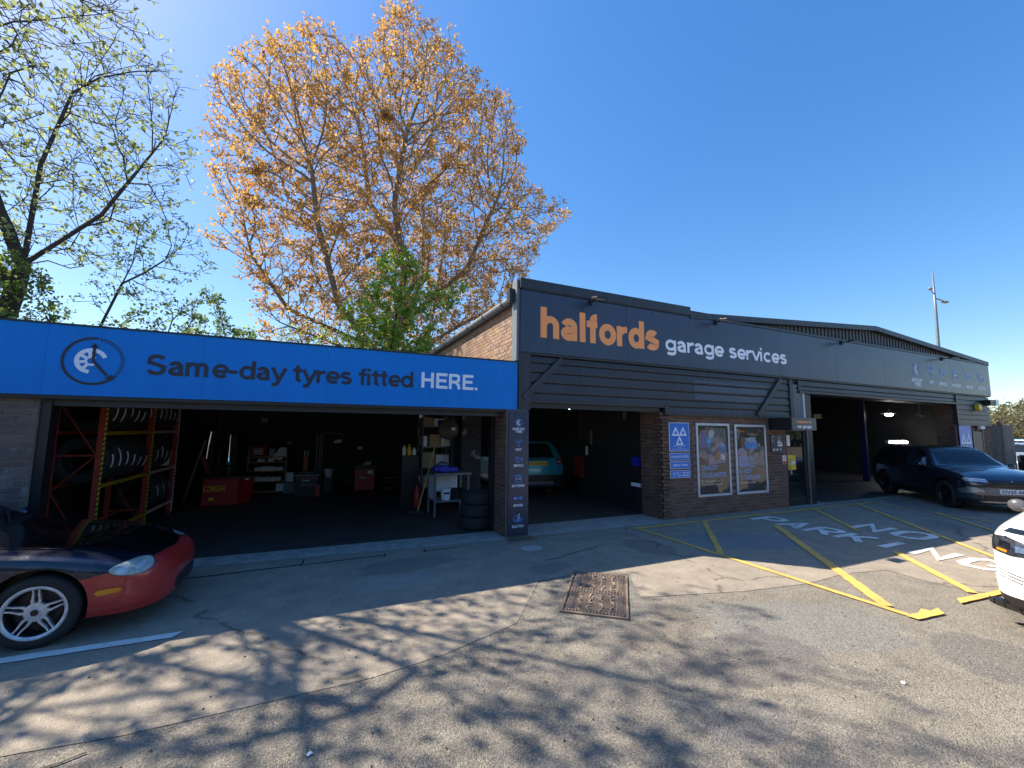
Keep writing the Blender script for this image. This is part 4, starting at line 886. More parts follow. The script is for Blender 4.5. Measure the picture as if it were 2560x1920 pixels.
class Shell:
    def __init__(s, me):
        s.vs = [v.co.copy() for v in me.vertices]; s.bvh = BVHTree.FromPolygons(s.vs, [tuple(p.vertices) for p in me.polygons])
    def patch(s, pts, axis, off=.003, res=.06, sgn=1):
        """project a flat outline on to the body. axis 'y' pts=(x,z); 'x' pts=(y,z); 'z' pts=(x,y)"""
        bm = bmesh.new(); vs = [bm.verts.new((p[0], p[1], 0)) for p in pts]; bm.faces.new(vs)
        x0, x1 = min(p[0] for p in pts), max(p[0] for p in pts); y0, y1 = min(p[1] for p in pts), max(p[1] for p in pts)
        for k in range(1, int((x1-x0)/res)+1): bmesh.ops.bisect_plane(bm, geom=bm.verts[:]+bm.edges[:]+bm.faces[:], plane_co=(x0+k*res, 0, 0), plane_no=(1, 0, 0))
        for k in range(1, int((y1-y0)/res)+1): bmesh.ops.bisect_plane(bm, geom=bm.verts[:]+bm.edges[:]+bm.faces[:], plane_co=(0, y0+k*res, 0), plane_no=(0, 1, 0))
        bmesh.ops.triangulate(bm, faces=[f for f in bm.faces if len(f.verts) > 4]); bm.verts.index_update()
        D = {'y': Vector((0, -sgn, 0)), 'x': Vector((-sgn, 0, 0)), 'z': Vector((0, 0, -1))}[axis]; b = MB()
        for v in bm.verts:
            a, c = v.co.x, v.co.y
            p = {'y': Vector((a, 0, c)), 'x': Vector((0, a, c)), 'z': Vector((a, c, 0))}[axis]
            h = s.bvh.ray_cast(p-D*4, D)
            if h[0] is None:
                q = s.bvh.find_nearest(p-D*.7); h = q
            nrm = h[1] if h[1].dot(D) < 0 else -h[1]
            b.v.append(tuple(h[0]+(nrm-D*.6).normalized()*off))
        b.f = [tuple(v.index for v in f.verts) for f in bm.faces]; bm.free(); return b
    def seam(s, pts, axis, w=.009, sgn=1, off=.002):
        A = Art((0, 0, 0), (1, 0, 0), (0, 1, 0)); out = MB()
        for a, c in zip(pts, pts[1:]):
            d = Vector((c[0]-a[0], c[1]-a[1])); L = d.length; d.normalize(); n = Vector((-d.y, d.x))*w/2; a = Vector(a)-d*w*.3; c = Vector(c)+d*w*.3
            q = s.patch([(a.x-n.x, a.y-n.y), (c.x-n.x, c.y-n.y), (c.x+n.x, c.y+n.y), (a.x+n.x, a.y+n.y)], axis, off, .05, sgn); out.add(q.v, q.f)
        return out
def ell(cx, cy, rx, ry, rot=0, n=24): 
    c, s = math.cos(R(rot)), math.sin(R(rot)); return [(cx+rx*math.cos(2*PI*i/n)*c-ry*math.sin(2*PI*i/n)*s, cy+rx*math.cos(2*PI*i/n)*s+ry*math.sin(2*PI*i/n)*c) for i in range(n)]
def tyre_prof(r, w, rr): return [(rr-.012, -w*.40), (rr, -w*.46), (rr+(r-rr)*.55, -w*.5), (r-.02, -w*.45), (r-.004, -w*.36), (r, -w*.2), (r, 0), (r, w*.2), (r-.004, w*.36), (r-.02, w*.45), (rr+(r-rr)*.55, w*.5), (rr, w*.46), (rr-.012, w*.40)]
def wheel(parent, x, y, r, w, rr, style, rim_m, side, steer=0, spokes=5):
    """outer face towards side*y"""
    b = MB(); brl = MB().lathe([(rr-.024, side*w*.43), (rr-.03, side*w*.40), (rr-.035, side*w*.1), (rr-.03, -side*w*.42)], 40, ax=(0, 1, 0))
    tw = MB(); yo = side*w*.36
    b.lathe([(.001, yo+side*.008), (.03, yo+side*.008), (.034, yo), (.075, yo-side*.004), (.078, yo-side*.03)], 24, ax=(0, 1, 0))
    for k in range(spokes):
        a = 2*PI*k/spokes+.35
        def pt(rad, ang, d): return Vector((math.cos(ang)*rad, d, math.sin(ang)*rad))
        if style == 'twin':
            for s2 in (-1, 1):
                q = [(.055, a+s2*.30, .0), (.1, a+s2*.24, .0), (.15, a+s2*.115, .004), (rr-.025, a+s2*.10, .012)]
                for i in range(3):
                    (r0, a0, d0), (r1, a1, d1) = q[i], q[i+1]; wd = (.02, .014, .012)[i]
                    b.obox(pt(r0, a0, yo+side*d0-side*.012), pt(r1, a1, yo+side*d1-side*.012), wd, .024, up=(0, 1, 0))
        else:
            b.obox(pt(.06, a, yo-side*.012), pt(rr-.02, a, yo-side*.004), .05 if style == 'wide' else .03, .025, up=(0, 1, 0))
    lip = MB().lathe([(rr+.002, side*w*.47), (rr-.006, side*w*.485), (rr-.02, side*w*.465), (rr-.026, side*w*.42)], 48, ax=(0, 1, 0))
    wo = b.build('wheel', rim_m, parent, smooth=True, auto=35, local=True)
    wo.location = (x, y, r); wo.rotation_euler = (0, 0, steer)
    MB().lathe([(.001, side*w*.36+side*.0095), (.026, side*w*.36+side*.0095)], 16, ax=(0, 1, 0)).build('hub_cap', M['black'], wo, local=True)
    lip.build('rim_lip', rim_m, wo, smooth=True, local=True); brl.build('rim_barrel', M['black'], wo, smooth=True, local=True)
    MB().lathe(tyre_prof(r, w, rr), 56, ax=(0, 1, 0)).build('tyre', M['rubber'], wo, smooth=True, auto=50, local=True)
    MB().lathe([(.03, -side*.01), (rr-.06, -side*.01), (rr-.06, -side*.03)], 28, o=(0, side*w*.1, 0), ax=(0, 1, 0)).build('brake_disc', M['brake'] if style == 'twin' else M['black'], wo, local=True)
    MB().lathe([(.001, 0), (rr-.03, 0)], 28, o=(0, -side*w*.05, 0), ax=(0, 1, 0)).build('brake_backplate', M['black'], wo, local=True)
    return wo
def arches(t, wheels, rw, W):
    for wx in wheels:
        for s in (-1, 1):
            n = 16; b = MB(); y0, y1 = s*(W-.235), s*(W-.03)
            for k in range(n): 
                a0, a1 = PI*(k/n*1.3-.15), PI*((k+1)/n*1.3-.15); r = rw-.004
                b.poly([(wx+r*math.cos(a0), y0, rw*.93+r*math.sin(a0)), (wx+r*math.cos(a1), y0, rw*.93+r*math.sin(a1)), (wx+r*math.cos(a1), y1, rw*.93+r*math.sin(a1)), (wx+r*math.cos(a0), y1, rw*.93+r*math.sin(a0))])
            b.poly([(wx+rw*math.cos(2*PI*k/24)*.99, y0+s*.004, rw*.93+rw*math.sin(2*PI*k/24)*.99) for k in range(24)])
            b.build('wheel_arch_liner', M['black'], t, local=True)
def paint(name, c, metal=.6, rough=.28, dirt=0):
    m = mat(name, c, rough, metal, var=.1, vs_=3, coat=.8)
    if dirt:
        nt = m.node_tree; b = nt.nodes['Principled BSDF']; co = N(nt, 'ShaderNodeTexCoord').outputs['Object']
        f = noise(nt, co, 7, 7, .75); src = b.inputs['Base Color'].links[0].from_socket
        c2 = mixc(nt, ramp(nt, f, [(.665, (0, 0, 0)), (.69, (dirt,)*3)]), src, (.5, .5, .52)); nt.links.new(c2, b.inputs['Base Color'])
        f3 = noise(nt, co, 2, 5, .6); nt.links.new(ramp(nt, f3, [(.35, (rough*.7,)*3), (.7, (rough*1.8,)*3)]), b.inputs['Roughness'])
    return m
def split(me, fn_list):
    """fn_list: [(name, material, test(center)->bool, planes)] ; returns meshes"""
    bm = bmesh.new(); bm.from_mesh(me)
    for _, _, _, planes in fn_list:
        for co, no in planes: bmesh.ops.bisect_plane(bm, geom=bm.verts[:]+bm.edges[:]+bm.faces[:], plane_co=co, plane_no=no)
    bm.faces.ensure_lookup_table(); groups = {}
    for f in bm.faces:
        c = f.calc_center_median(); nm = 'body'
        for name, _, test, _ in fn_list:
            if test(c): nm = name; break
        groups.setdefault(nm, []).append([tuple(v.co) for v in f.verts])
    bm.free(); out = {}
    for nm, fs in groups.items():
        idx = {}; b = MB()
        for f in fs:
            q = []
            for p in f:
                k = (round(p[0], 5), round(p[1], 5), round(p[2], 5))
                if k not in idx: idx[k] = len(b.v); b.v.append(p)
                q.append(idx[k])
            if len(set(q)) > 2: b.f.append(tuple(q))
        out[nm] = b
    return out

# ---------------------------------------------------------------- old two-seat convertible, nose to the right
def convertible():
    t = thing('parked_convertible', 'old dark convertible with a red front bumper parked beside the tyre bay', 'car', (-3.215, 5.77, 0), R(0))
    K = [(-1.97, .52, .42, .55, .4, .62, .66), (-1.9, .68, .3, .66, .55, .76, .79), (-1.6, .79, .2, .76, .62, .87, .9), (-1.0, .83, .17, .79, .62, .9, .93), (-.85, .83, .16, .78, .58, 1.05, 1.1), (-.55, .83, .16, .78, .52, 1.16, 1.205), (-.12, .83, .16, .785, .5, 1.18, 1.215), (.12, .83, .16, .79, .54, 1.04, 1.08),
         (.42, .832, .16, .78, .63, .87, .893), (.6, .835, .16, .765, .62, .815, .84), (1.05, .84, .17, .725, .60, .755, .778), (1.4, .825, .17, .655, .58, .70, .725), (1.62, .785, .16, .585, .54, .63, .655), (1.78, .69, .155, .525, .48, .575, .60), (1.88, .56, .16, .49, .40, .555, .575), (1.95, .36, .2, .43, .26, .49, .51), (1.965, .2, .26, .39, .14, .44, .45)]
    rw = .335; me = body_mesh(K, None, rw, .83); me = boolean_arches(me, (1.13, -1.135), rw, .84)
    navy = paint('faded_navy_car_paint', (.009, .014, .032), .3, .25, dirt=.5); blk = paint('scuffed_black_bonnet_paint', (.006, .006, .007), .1, .13, dirt=.55); red = paint('faded_red_bumper_paint', (.42, .026, .022), .0, .36, dirt=.25)
    sh = Shell(me)
    pl = ((1.45, 0, .53), Vector((-.16, 0, 1)).normalized())
    P = split(me, [('front_bumper', red, lambda c: c.x > 1.13 and c.z < .53+.16*(c.x-1.45), [pl])])
    P['body'].build('body', navy, t, smooth=True, auto=32, local=True); bp = P['front_bumper'].build('front_bumper', red, t, smooth=True, auto=32, local=True)
    # bonnet
    bon = [(.46, -.62), (.9, -.60), (1.2, -.575), (1.45, -.54), (1.62, -.49), (1.72, -.42), (1.81, -.28), (1.85, 0), (1.81, .28), (1.72, .42), (1.62, .49), (1.45, .54), (1.2, .575), (.9, .60), (.46, .62), (.53, 0)]
    bo = sh.patch(bon, 'z', .006, .05).build('bonnet', blk, t, smooth=True, local=True); sh.seam(bon+[bon[0]], 'z', .008, off=.0075).build('shut_line', M['black'], bo, local=True)
    # glass
    ws = [(.34, -.5), (.62, -.6), (.68, 0), (.62, .6), (.34, .5), (.14, .42), (.08, 0), (.14, -.42)]
    sh.patch([(-.06, -.44), (.39, -.56), (.47, -.3), (.5, 0), (.47, .3), (.39, .56), (-.06, .44)], 'z', .004, .05).build('windscreen', M['glass'], t, smooth=True, local=True)
    so = mat('black_soft_top', (.014, .014, .015), .8, var=.2, bmp=.2)
    sh.patch([(-1.1, -.5), (-.08, -.5), (-.08, .5), (-1.1, .5)], 'z', .006, .08).build('soft_top', so, t, smooth=True, local=True)
    for s in (-1, 1):
        sh.patch([(-.7, .83), (.27, .83), (-.02, 1.1), (-.6, 1.1)], 'y', .004, .05, s).build('side_window', M['glass'], t, smooth=True, local=True)
        d = sh.seam([(.58, .8), (.56, .3), (.5, .22), (-.5, .22), (-.58, .35), (-.6, .8)], 'y', .008, s).build('door_seam', M['black'], t, local=True)
        sh.patch([(-.5, .62), (-.32, .62), (-.32, .65), (-.5, .65)], 'y', .012, .05, s).build('door_handle', M['black'], d, local=True)
        # headlamp: cloudy oval, indicator, wiper
        hl = mat('clouded_headlamp_lens', (.36, .41, .38), .22, var=.35, vs_=5, coat=.3) if s == -1 else hl
        o = [(x, s*.0+z) for x, z in ell(1.70, .553, .128, .047, -9)]
        lamp = sh.patch([(a, c) for a, c in o], 'y', .006, .03, s).build('headlight', hl, t, smooth=True, local=True)
        sh.seam(o+[o[0]], 'y', .008, s, off=.0035).build('headlight_rim', M['black'], lamp, local=True)
        sh.patch(ell(1.655, .55, .04, .026), 'y', .008, .02, s).build('reflector', M['frame_alu'], lamp, smooth=True, local=True); sh.patch(ell(1.75, .556, .024, .02), 'y', .008, .02, s).build('reflector', M['frame_alu'], lamp, smooth=True, local=True)
        rp = [(1.50, .395), (1.52, .417), (1.65, .42), (1.675, .40), (1.655, .378), (1.52, .372)]
        sh.patch(rp, 'y', .012, .03, s).build('indicator', M['amber'], t, smooth=True, local=True)
        m_ = MB().ball((.26, s*.83, .88), .09, sc=(.6, 1, .65)); m_.obox((.26, s*.66, .82), (.26, s*.78, .86), .04, .03); m_.build('door_mirror', navy, t, smooth=True, local=True)
    # mouth intake
    sh.patch([(-.34, .25), (-.3, .33), (0, .35), (.3, .33), (.34, .25), (.26, .2), (-.26, .2)], 'x', .004, .03, 1).build('air_intake', M['black'], t, smooth=True, local=True)
    b = MB(); b.obox((.47, -.45, .89), (.3, -.02, .98), .014, .012); b.obox((.49, .1, .9), (.31, .42, .965), .014, .012); b.build('wiper', M['black'], t, local=True)
    sh.patch([(.40, -.55), (.46, -.55), (.53, 0), (.46, .55), (.40, .55), (.47, 0)], 'z', .008, .05).build('scuttle_panel', M['black'], t, local=True)
    
    arches(t, (1.13, -1.135), rw, .84)
    alloy = mat('scuffed_silver_alloy', (.6, .61, .63), .38, metal=.5, var=.35, vs_=25)
    for wx in (1.13, -1.135):
        for s in (-1, 1): wheel(t, wx, s*(.84-.115), .293, .205, .212, 'twin', alloy, s)
    return t
convertible()

# ---------------------------------------------------------------- generic SUV
def suv(t, c, L=4.15, W=.89, H=1.53, wb=2.56, wheels_r=.335, rr=.23, low=(.02, .02, .022), style='plain', rim=None, hood_z=1.0, roofm=None, spokes=7, flat=0, steer=0, mirror=None, win=None):
    f = L/2; r = wheels_r; fx = wb/2+.03
    K = [(-f, W*.72, .42, .72, W*.55, .86, .9), (-f+.05, W*.86, .3, .86, W*.7, 1.0, 1.05), (-f+.22, W*.95, .22, .95, W*.76, 1.22, 1.28), (-f+.5, W*.985, .2, .98, W*.72, H-.13, H-.05), (-f+1.1, W, .19, .99, W*.70, H-.08, H-.005), (-.1, W, .19, .985, W*.69, H-.08, H),
         (.32, W, .19, .98, W*.69, H-.14, H-.07), (.75, W, .19, .97, W*.76, 1.13, 1.2), (.98, W, .19, .955, W*.80, hood_z+.005, hood_z+.05), (1.3, W*.99, .19, .92, W*.80, hood_z-.03, hood_z+.015), (f-.4, W*.97, .2, .87, W*.78, hood_z-.09, hood_z-.05), (f-.18, W*.91, .2, .82, W*.72, hood_z-.15, hood_z-.115), (f-.06, W*.8, .21, .76, W*.62, hood_z-.22, hood_z-.19), (f, W*.66, .24, .7, W*.5, hood_z-.29, hood_z-.26)]
    rw = r+.05; me = body_mesh(K, None, rw, W, 56); sh = Shell(me); me = boolean_arches(me, (fx, fx-wb), rw, W, win)
    P = split(me, [('lower_cladding', M['black'], lambda c: c.z < .32, [((0, 0, .32), (0, 0, 1))])]+([('cabin_lining', M['black'], lambda c: c.y > -.5 and c.y < .27 and -.2 < c.x < .85 and .9 < c.z < H-.1-.02 or (c.z > .9 and c.z < 1.46 and -.13 < c.x < .82 and -.86 < c.y < .27 and min(abs((c.z-.985)), 9) < .012), [])] if win else []))
    if win and 'cabin_lining' in P: P['cabin_lining'].build('cabin_lining', M['black'], t, local=True)
    P['body'].build('body', c, t, smooth=True, auto=32, local=True); P['lower_cladding'].build('lower_cladding', M['black'], t, smooth=True, auto=32, local=True)
    def pc(name, pts, ax, m, off=.004, s=1, res=.07, par=None): return sh.patch(pts, ax, off, res, s).build(name, m, par or t, smooth=True, local=True)
    pc('windscreen', [(.36, -W*.62), (.9, -W*.72), (.97, -W*.4), (1.0, 0), (.97, W*.4), (.9, W*.72), (.36, W*.62)], 'z', M['glass'])
    if roofm: pc('roof_panel', [(-f+.45, -W*.6), (.3, -W*.6), (.3, W*.6), (-f+.45, W*.6)], 'z', roofm, .003)
    pc('rear_window', [(-W*.58, 1.08), (W*.58, 1.08), (W*.5, H-.14), (-W*.5, H-.14)], 'x', M['glass'], s=-1)
    for s in (-1, 1):
        if not (win and s == -1): pc('side_window', [(-.12, .985), (.8, .975), (.42, H-.2), (.2, H-.12), (-.12, H-.1)], 'y', M['glass'], s=s)
        pc('side_window', [(-1.35, 1.03), (-.18, .985), (-.18, H-.1), (-1.0, H-.13)], 'y', M['glass'], s=s)
        d = sh.seam([(.86, .95), (.86, .4), (.8, .27), (-.1, .27), (-.15, .35), (-.15, .97)], 'y', .008, s).build('door_seam', M['black'], t, local=True)
        d2 = sh.seam([(-.15, .3), (-.95, .3), (-1.0, .5), (-1.15, .97)], 'y', .008, s).build('door_seam', M['black'], t, local=True)
        pc('door_handle', [(-.05, .83), (.13, .83), (.13, .86), (-.05, .86)], 'y', M['chrome'] if style == 'rear' else c, .014, s, par=d); pc('door_handle', [(-.98, .86), (-.8, .86), (-.8, .89), (-.98, .89)], 'y', c, .014, s, par=d2)
        b = MB().ball((.70, s*(W+.08), 1.03), .085, sc=(.6, 1, .85)); b.obox((.74, s*(W-.09), .98), (.72, s*(W+.04), 1.0), .05, .03); b.build('door_mirror', mirror or roofm or c, t, smooth=True, local=True)
    arches(t, (fx, fx-wb), rw, W)
    for i, wx in enumerate((fx, fx-wb)):
        for s in (-1, 1): wheel(t, wx, s*(W-.12), r, .215, rr, 'plain', rim or M['black'], s, steer if i == 0 else 0, spokes)
    return sh, pc, f
def plate(t, s_, x, z, m, face=1, w=.52, h=.111, tx=None, rot=0, y=0, sx=1):
    n = Vector((face, 0, 0)); b = MB().box((x, y-w/2, z-h/2), (x+face*.012, y+w/2, z+h/2)); p = b.build('number_plate', m, t, local=True)
    if s_: text(s_, (x+face*.0125, y, z-.034), .068, M['charcoal'], p, bold=.03, align='CENTER', u=(0, face, 0), v=(0, 0, 1), depth=.003, local=True, width=w*.84)

blu = paint('dark_metallic_blue_grey_paint', (.085, .1, .14), .8, .2)
t = thing('parked_suv', 'dark blue-grey compact SUV parked nose out of the right-hand bay', 'car', (16.09, 5.83, 0), R(-129.3))
sh, pc, f = suv(t, blu, win=[(-.12, .985), (.72, .98), (.38, 1.32), (.18, 1.40), (-.12, 1.42)], roofm=paint('gloss_black_roof', (.008, .008, .009), 0, .1))
pc('grille', [(-.74, .71), (-.5, .655), (.5, .655), (.74, .71), (.74, .745), (.5, .77), (-.5, .77), (-.74, .745)], 'x', M['black'], .006)
for s in (-1, 1):
    hd = pc('headlight', [(s*.46, .715), (s*.8, .735), (s*.82, .79), (s*.74, .8), (s*.46, .765)], 'x', mat('clear_headlight', (.5, .55, .62), .12, metal=.4, var=.3, vs_=20), .012, res=.04)
    pc('light_strip', [(s*.48, .765), (s*.8, .795), (s*.8, .805), (s*.48, .785)], 'x', M['white'], .016, par=hd, res=.04)
    pc('bumper_blade', [(s*.52, .5), (s*.84, .44), (s*.86, .52), (s*.78, .6), (s*.62, .58)], 'x', M['steel'], .01, res=.04)
pc('bumper_slot', [(-.8, .60), (.8, .60), (.72, .645), (-.72, .645)], 'x', M['black'], .006)
pc('lower_grille', [(-.62, .3), (.62, .3), (.7, .42), (-.7, .42)], 'x', M['black'], .006); pc('skid_trim', [(-.6, .25), (.6, .25), (.64, .285), (-.64, .285)], 'x', M['steel'], .012)
pc('bumper_panel', [(-.5, .46), (.5, .46), (.54, .58), (-.54, .58)], 'x', M['lead'], .007)
plate(t, 'DV25 AB', f+.0, .515, M['plate_w']); MB().lathe([(.05, 0), (.055, .004), (.05, .012), (.042, .01)], 20, (f-.02, 0, .71), (1, 0, 0)).build('badge', M['chrome'], t, local=True)
pc('side_cladding', [(-1.0, .32), (.95, .32), (.95, .37), (-1.0, .37)], 'y', M['black'], .006, -1)
# driver seen through the open side window
def driver(carm):
    t = thing('person', 'driver in a pale blue shirt sitting at the wheel of the dark SUV, arms forward', 'person', tuple(carm @ Vector((.0, -.3, .6))), carm.to_euler().z)
    me = bpy.data.meshes.new('body'); V = [(0, 0, .12), (-.03, 0, .3), (-.04, 0, .52), (-.03, 0, .62), (0, -.0, .72), (-.04, -.17, .52), (.1, -.24, .32), (.34, -.16, .42), (-.04, .17, .52), (.12, .22, .32), (.34, .14, .42), (.42, -.13, .45), (.42, .12, .45)]
    E = [(0, 1), (1, 2), (2, 3), (3, 4), (2, 5), (5, 6), (6, 7), (2, 8), (8, 9), (9, 10), (7, 11), (10, 12)]; me.from_pydata(V, E, []); o = bpy.data.objects.new('body', me); COL.objects.link(o)
    m = o.modifiers.new('skin', 'SKIN'); rad = [.15, .14, .13, .055, .06, .075, .05, .038, .075, .05, .038, .035, .035]
    for v, r_ in zip(me.skin_vertices[0].data, rad): v.radius = (r_, r_)
    me.skin_vertices[0].data[0].use_root = True; s_ = o.modifiers.new('sub', 'SUBSURF'); s_.levels = 2
    bpy.context.view_layer.update(); r = bpy.data.meshes.new_from_object(o.evaluated_get(bpy.context.evaluated_depsgraph_get())); bpy.data.objects.remove(o)
    skin = mat('skin', (.36, .2, .14), .55); shirt = mat('pale_blue_shirt_cloth', (.42, .52, .7), .85, var=.12)
    r.materials.clear(); r.materials.append(skin); r.materials.append(shirt)
    for p in r.polygons: c = p.center; p.use_smooth = True; p.material_index = 1 if (c.z < .6 and c.x < .3) else 0
    link(bpy.data.objects.new('body', r), t, True)
    h = MB().ball((.01, 0, .75), .1, 18, 12, sc=(1.0, .8, 1.2)); h.ball((.112, 0, .74), .018, 8, 6, sc=(1.1, .8, 1.3)); h.box((.09, -.025, .695), (.1, .025, .703))
    for s in (-1, 1): h.ball((.0, s*.082, .745), .022, 8, 6, sc=(.8, .4, 1.3)); h.ball((.088, s*.035, .765), .011, 8, 6)
    h.build('head', skin, t, smooth=True, local=True); MB().ball((-.02, 0, .79), .102, 16, 10, sc=(1, .84, .95)).build('hair', mat('dark_hair', (.03, .02, .015), .7), t, smooth=True, local=True)
    for s in (-1, 1):
        hb_ = MB().ball((.43, s*.125, .46), .035, 10, 8, sc=(1.1, .6, .9))
        for k in range(4): y = s*.125+(k-1.5)*.004; hb_.tube([(.44, y, .478-k*.016), (.475, y-s*.008, .474-k*.016), (.48, y-s*.025, .468-k*.016)], [.009, .008, .006], 6)
        hb_.tube([(.42, s*.115, .485), (.445, s*.1, .5), (.465, s*.09, .498)], [.011, .009, .007], 6); hb_.build('hand', skin, t, smooth=True, local=True)
driver(Matrix.Translation((16.09, 5.83, 0)) @ Matrix.Rotation(R(-129.3), 4, 'Z'))
w_ = MB(); th0 = [(.5+.06*math.cos(a), .18*math.cos(a)*0+.18*math.sin(a)-.3, 1.06+.16*math.cos(a)) for a in [2*PI*k/20 for k in range(21)]]
w_.tube(th0, .013, 6, cap=False).build('steering_wheel', M['black'], t, local=True)
# teal SUV seen from behind in the middle bay
teal = paint('teal_metallic_paint', (.03, .3, .42), .3, .3)
t = thing('parked_hatchback', 'teal SUV seen from behind inside the middle bay, tail lights and yellow plate', 'car', (5.68, 12.35, 0), R(84))
sh, pc, f = suv(t, teal, L=4.17, H=1.6, wb=2.5, style='rear', roofm=paint('black_roof_paint', (.01, .01, .011), 0, .15))
for s in (-1, 1):
    hd = pc('tail_light', [(s*.56, .9), (s*.78, .88), (s*.79, 1.02), (s*.74, 1.06), (s*.58, 1.03)], 'x', M['red_lens'], .012, -1, .04); pc('reversing_lens', [(s*.6, .94), (s*.7, .94), (s*.7, .99), (s*.6, .99)], 'x', M['frame_alu'], .018, -1, par=hd)
pc('rear_bumper', [(-.8, .34), (.8, .34), (.82, .62), (-.82, .62)], 'x', M['black'], .008, -1); pc('bumper_trim', [(-.5, .36), (.5, .36), (.45, .44), (-.45, .44)], 'x', M['steel'], .014, -1)
pc('tailgate_chrome', [(-.36, 1.03), (.36, 1.03), (.36, 1.05), (-.36, 1.05)], 'x', M['chrome'], .012, -1); sh.seam([(-.66, .64), (-.62, 1.05), (-.5, 1.42)], 'x', .008, -1).build('tailgate_seam', M['black'], t, local=True); sh.seam([(.66, .64), (.62, 1.05), (.5, 1.42)], 'x', .008, -1).build('tailgate_seam', M['black'], t, local=True)
plate(t, 'NL16 BUU', -f-.015, .93, M['plate_y'], face=-1)
for s in (-.26, .26): MB().lathe([(.03, 0), (.03, .05)], 10, (-f+.1, s, .3), (-1, 0, 0)).build('exhaust_tip', M['steel'], t, local=True)
# white car at the right edge
M['lens_dark'] = mat('smoked_lens_reflector', (.16, .18, .21), .08, metal=.85, var=.85, vs_=22)
M['mirror_grey'] = mat('dark_grey_mirror_cap', (.09, .09, .1), .3)
wht = paint('gloss_white_paint', (.8, .81, .82), 0, .2)
t = thing('white_parked_car', 'white car at the right edge of the yard, only its front corner in view', 'car', (8.18, 1.14, 0), R(180))
sh, pc, f = suv(t, wht, L=4.3, W=.9, H=1.6, wb=2.6, hood_z=1.08, rim=M['steel'], mirror=M['mirror_grey'])
for s in (-1, 1):
    hd = pc('headlight', [(s*.44, .72), (s*.66, .70), (s*.82, .72), (s*.85, .84), (s*.7, .865), (s*.46, .80)], 'x', M['lens_dark'], .008, res=.04)
    pc('reflector', [(s*.5, .745), (s*.62, .74), (s*.62, .79), (s*.5, .785)], 'x', M['chrome'], .013, par=hd); pc('reflector', [(s*.66, .76), (s*.75, .77), (s*.74, .82), (s*.66, .815)], 'x', M['chrome'], .013, par=hd); pc('turn_lens', [(s*.68, .725), (s*.76, .73), (s*.76, .75), (s*.68, .745)], 'x', M['amber'], .014, par=hd)
    for k in range(3): pc('vent_slot', [(s*.5, .5-k*.03), (s*.82, .56-k*.03), (s*.82, .568-k*.03), (s*.5, .508-k*.03)], 'x', M['black'], .006)
    pc('fog_light', ell(s*.5, .36, .045, .04), 'x', M['chrome'], .008, res=.03)
pc('bonnet_edge', [(-.74, .895), (.74, .895), (.7, .935), (-.7, .935)], 'x', M['glass'], .006); pc('grille', [(-.42, .62), (.42, .62), (.44, .8), (-.44, .8)], 'x', M['black'], .006)
b = MB(); n = 14; pts = [(f-.30+.27*math.cos(a)-.0, .88*math.sin(a)) for a in [R(-80+160*i/n) for i in range(n+1)]]
for (x0, y0), (x1, y1) in zip(pts, pts[1:]): b.obox((x0, y0, .2), (x1, y1, .2), .09, .05)
b.build('front_splitter', M['black'], t, local=True)
plate(t, '', f+.0, .5, M['plate_w'])
# distant cars on the far car park
def far_car(x, y, rz, label, c):
    t = thing('distant_car', label, 'car', (x, y, 0), rz, 'cars parked beyond the fence'); 
    K = [(-2.1, .7, .35, .75, .5, .85, .9), (-1.9, .86, .2, .85, .65, 1.1, 1.15), (-1.3, .88, .18, .9, .62, 1.4, 1.46), (0, .88, .18, .9, .62, 1.42, 1.48), (.9, .88, .18, .9, .7, .98, 1.02), (1.7, .84, .18, .8, .65, .83, .86), (2.1, .6, .22, .6, .45, .65, .68)]
    me = body_mesh(K, None, .36, .88, 24); s_ = Shell(me); me.materials.clear(); me.materials.append(c); o = bpy.data.objects.new('body', me); [setattr(p, 'use_smooth', True) for p in me.polygons]; link(o, t, True)
    for s in (-1, 1): s_.patch([(-1.2, .95), (.75, .95), (.3, 1.36), (-1.0, 1.36)], 'y', .006, .15, s).build('side_window', M['glass'], t, local=True)
    s_.patch([(.25, -.55), (.85, -.62), (.85, .62), (.25, .55)], 'z', .006, .15).build('windscreen', M['glass'], t, local=True)
    for wx in (1.3, -1.25):
        for s in (-1, 1): MB().lathe([(.001, -.1), (.3, -.1), (.32, 0), (.3, .1), (.001, .1)], 20, (wx, s*.8, .32), (0, 1, 0)).build('wheel', M['rubber'], t, local=True)
far_car(48.8, 13.2, R(200), 'distant white car beyond the wooden fence, nearest the fence', wht)
far_car(54.0, 14.9, R(200), 'distant turquoise car behind the white one beyond the fence', paint('light_blue_paint', (.1, .4, .55), .2, .3))
far_car(60.5, 15.7, R(205), 'farthest dark blue car in the car park beyond the fence', paint('mid_blue_paint', (.03, .08, .25), .3, .3))
far_car(30.6, 8.0, R(190), 'silver car just past the end of the wooden fence', paint('silver_paint', (.5, .52, .55), .6, .3))

far_car(13.5, -4.5, R(95), 'yellow car added out of view across the yard, seen only reflected in the poster glass', paint('yellow_car_paint', (.7, .42, .02), 0, .25))  # two extra cars behind the viewer, added for the poster glass to reflect
far_car(17.5, -5.5, R(92), 'white car added out of view across the yard, seen only reflected in the poster glass', wht)
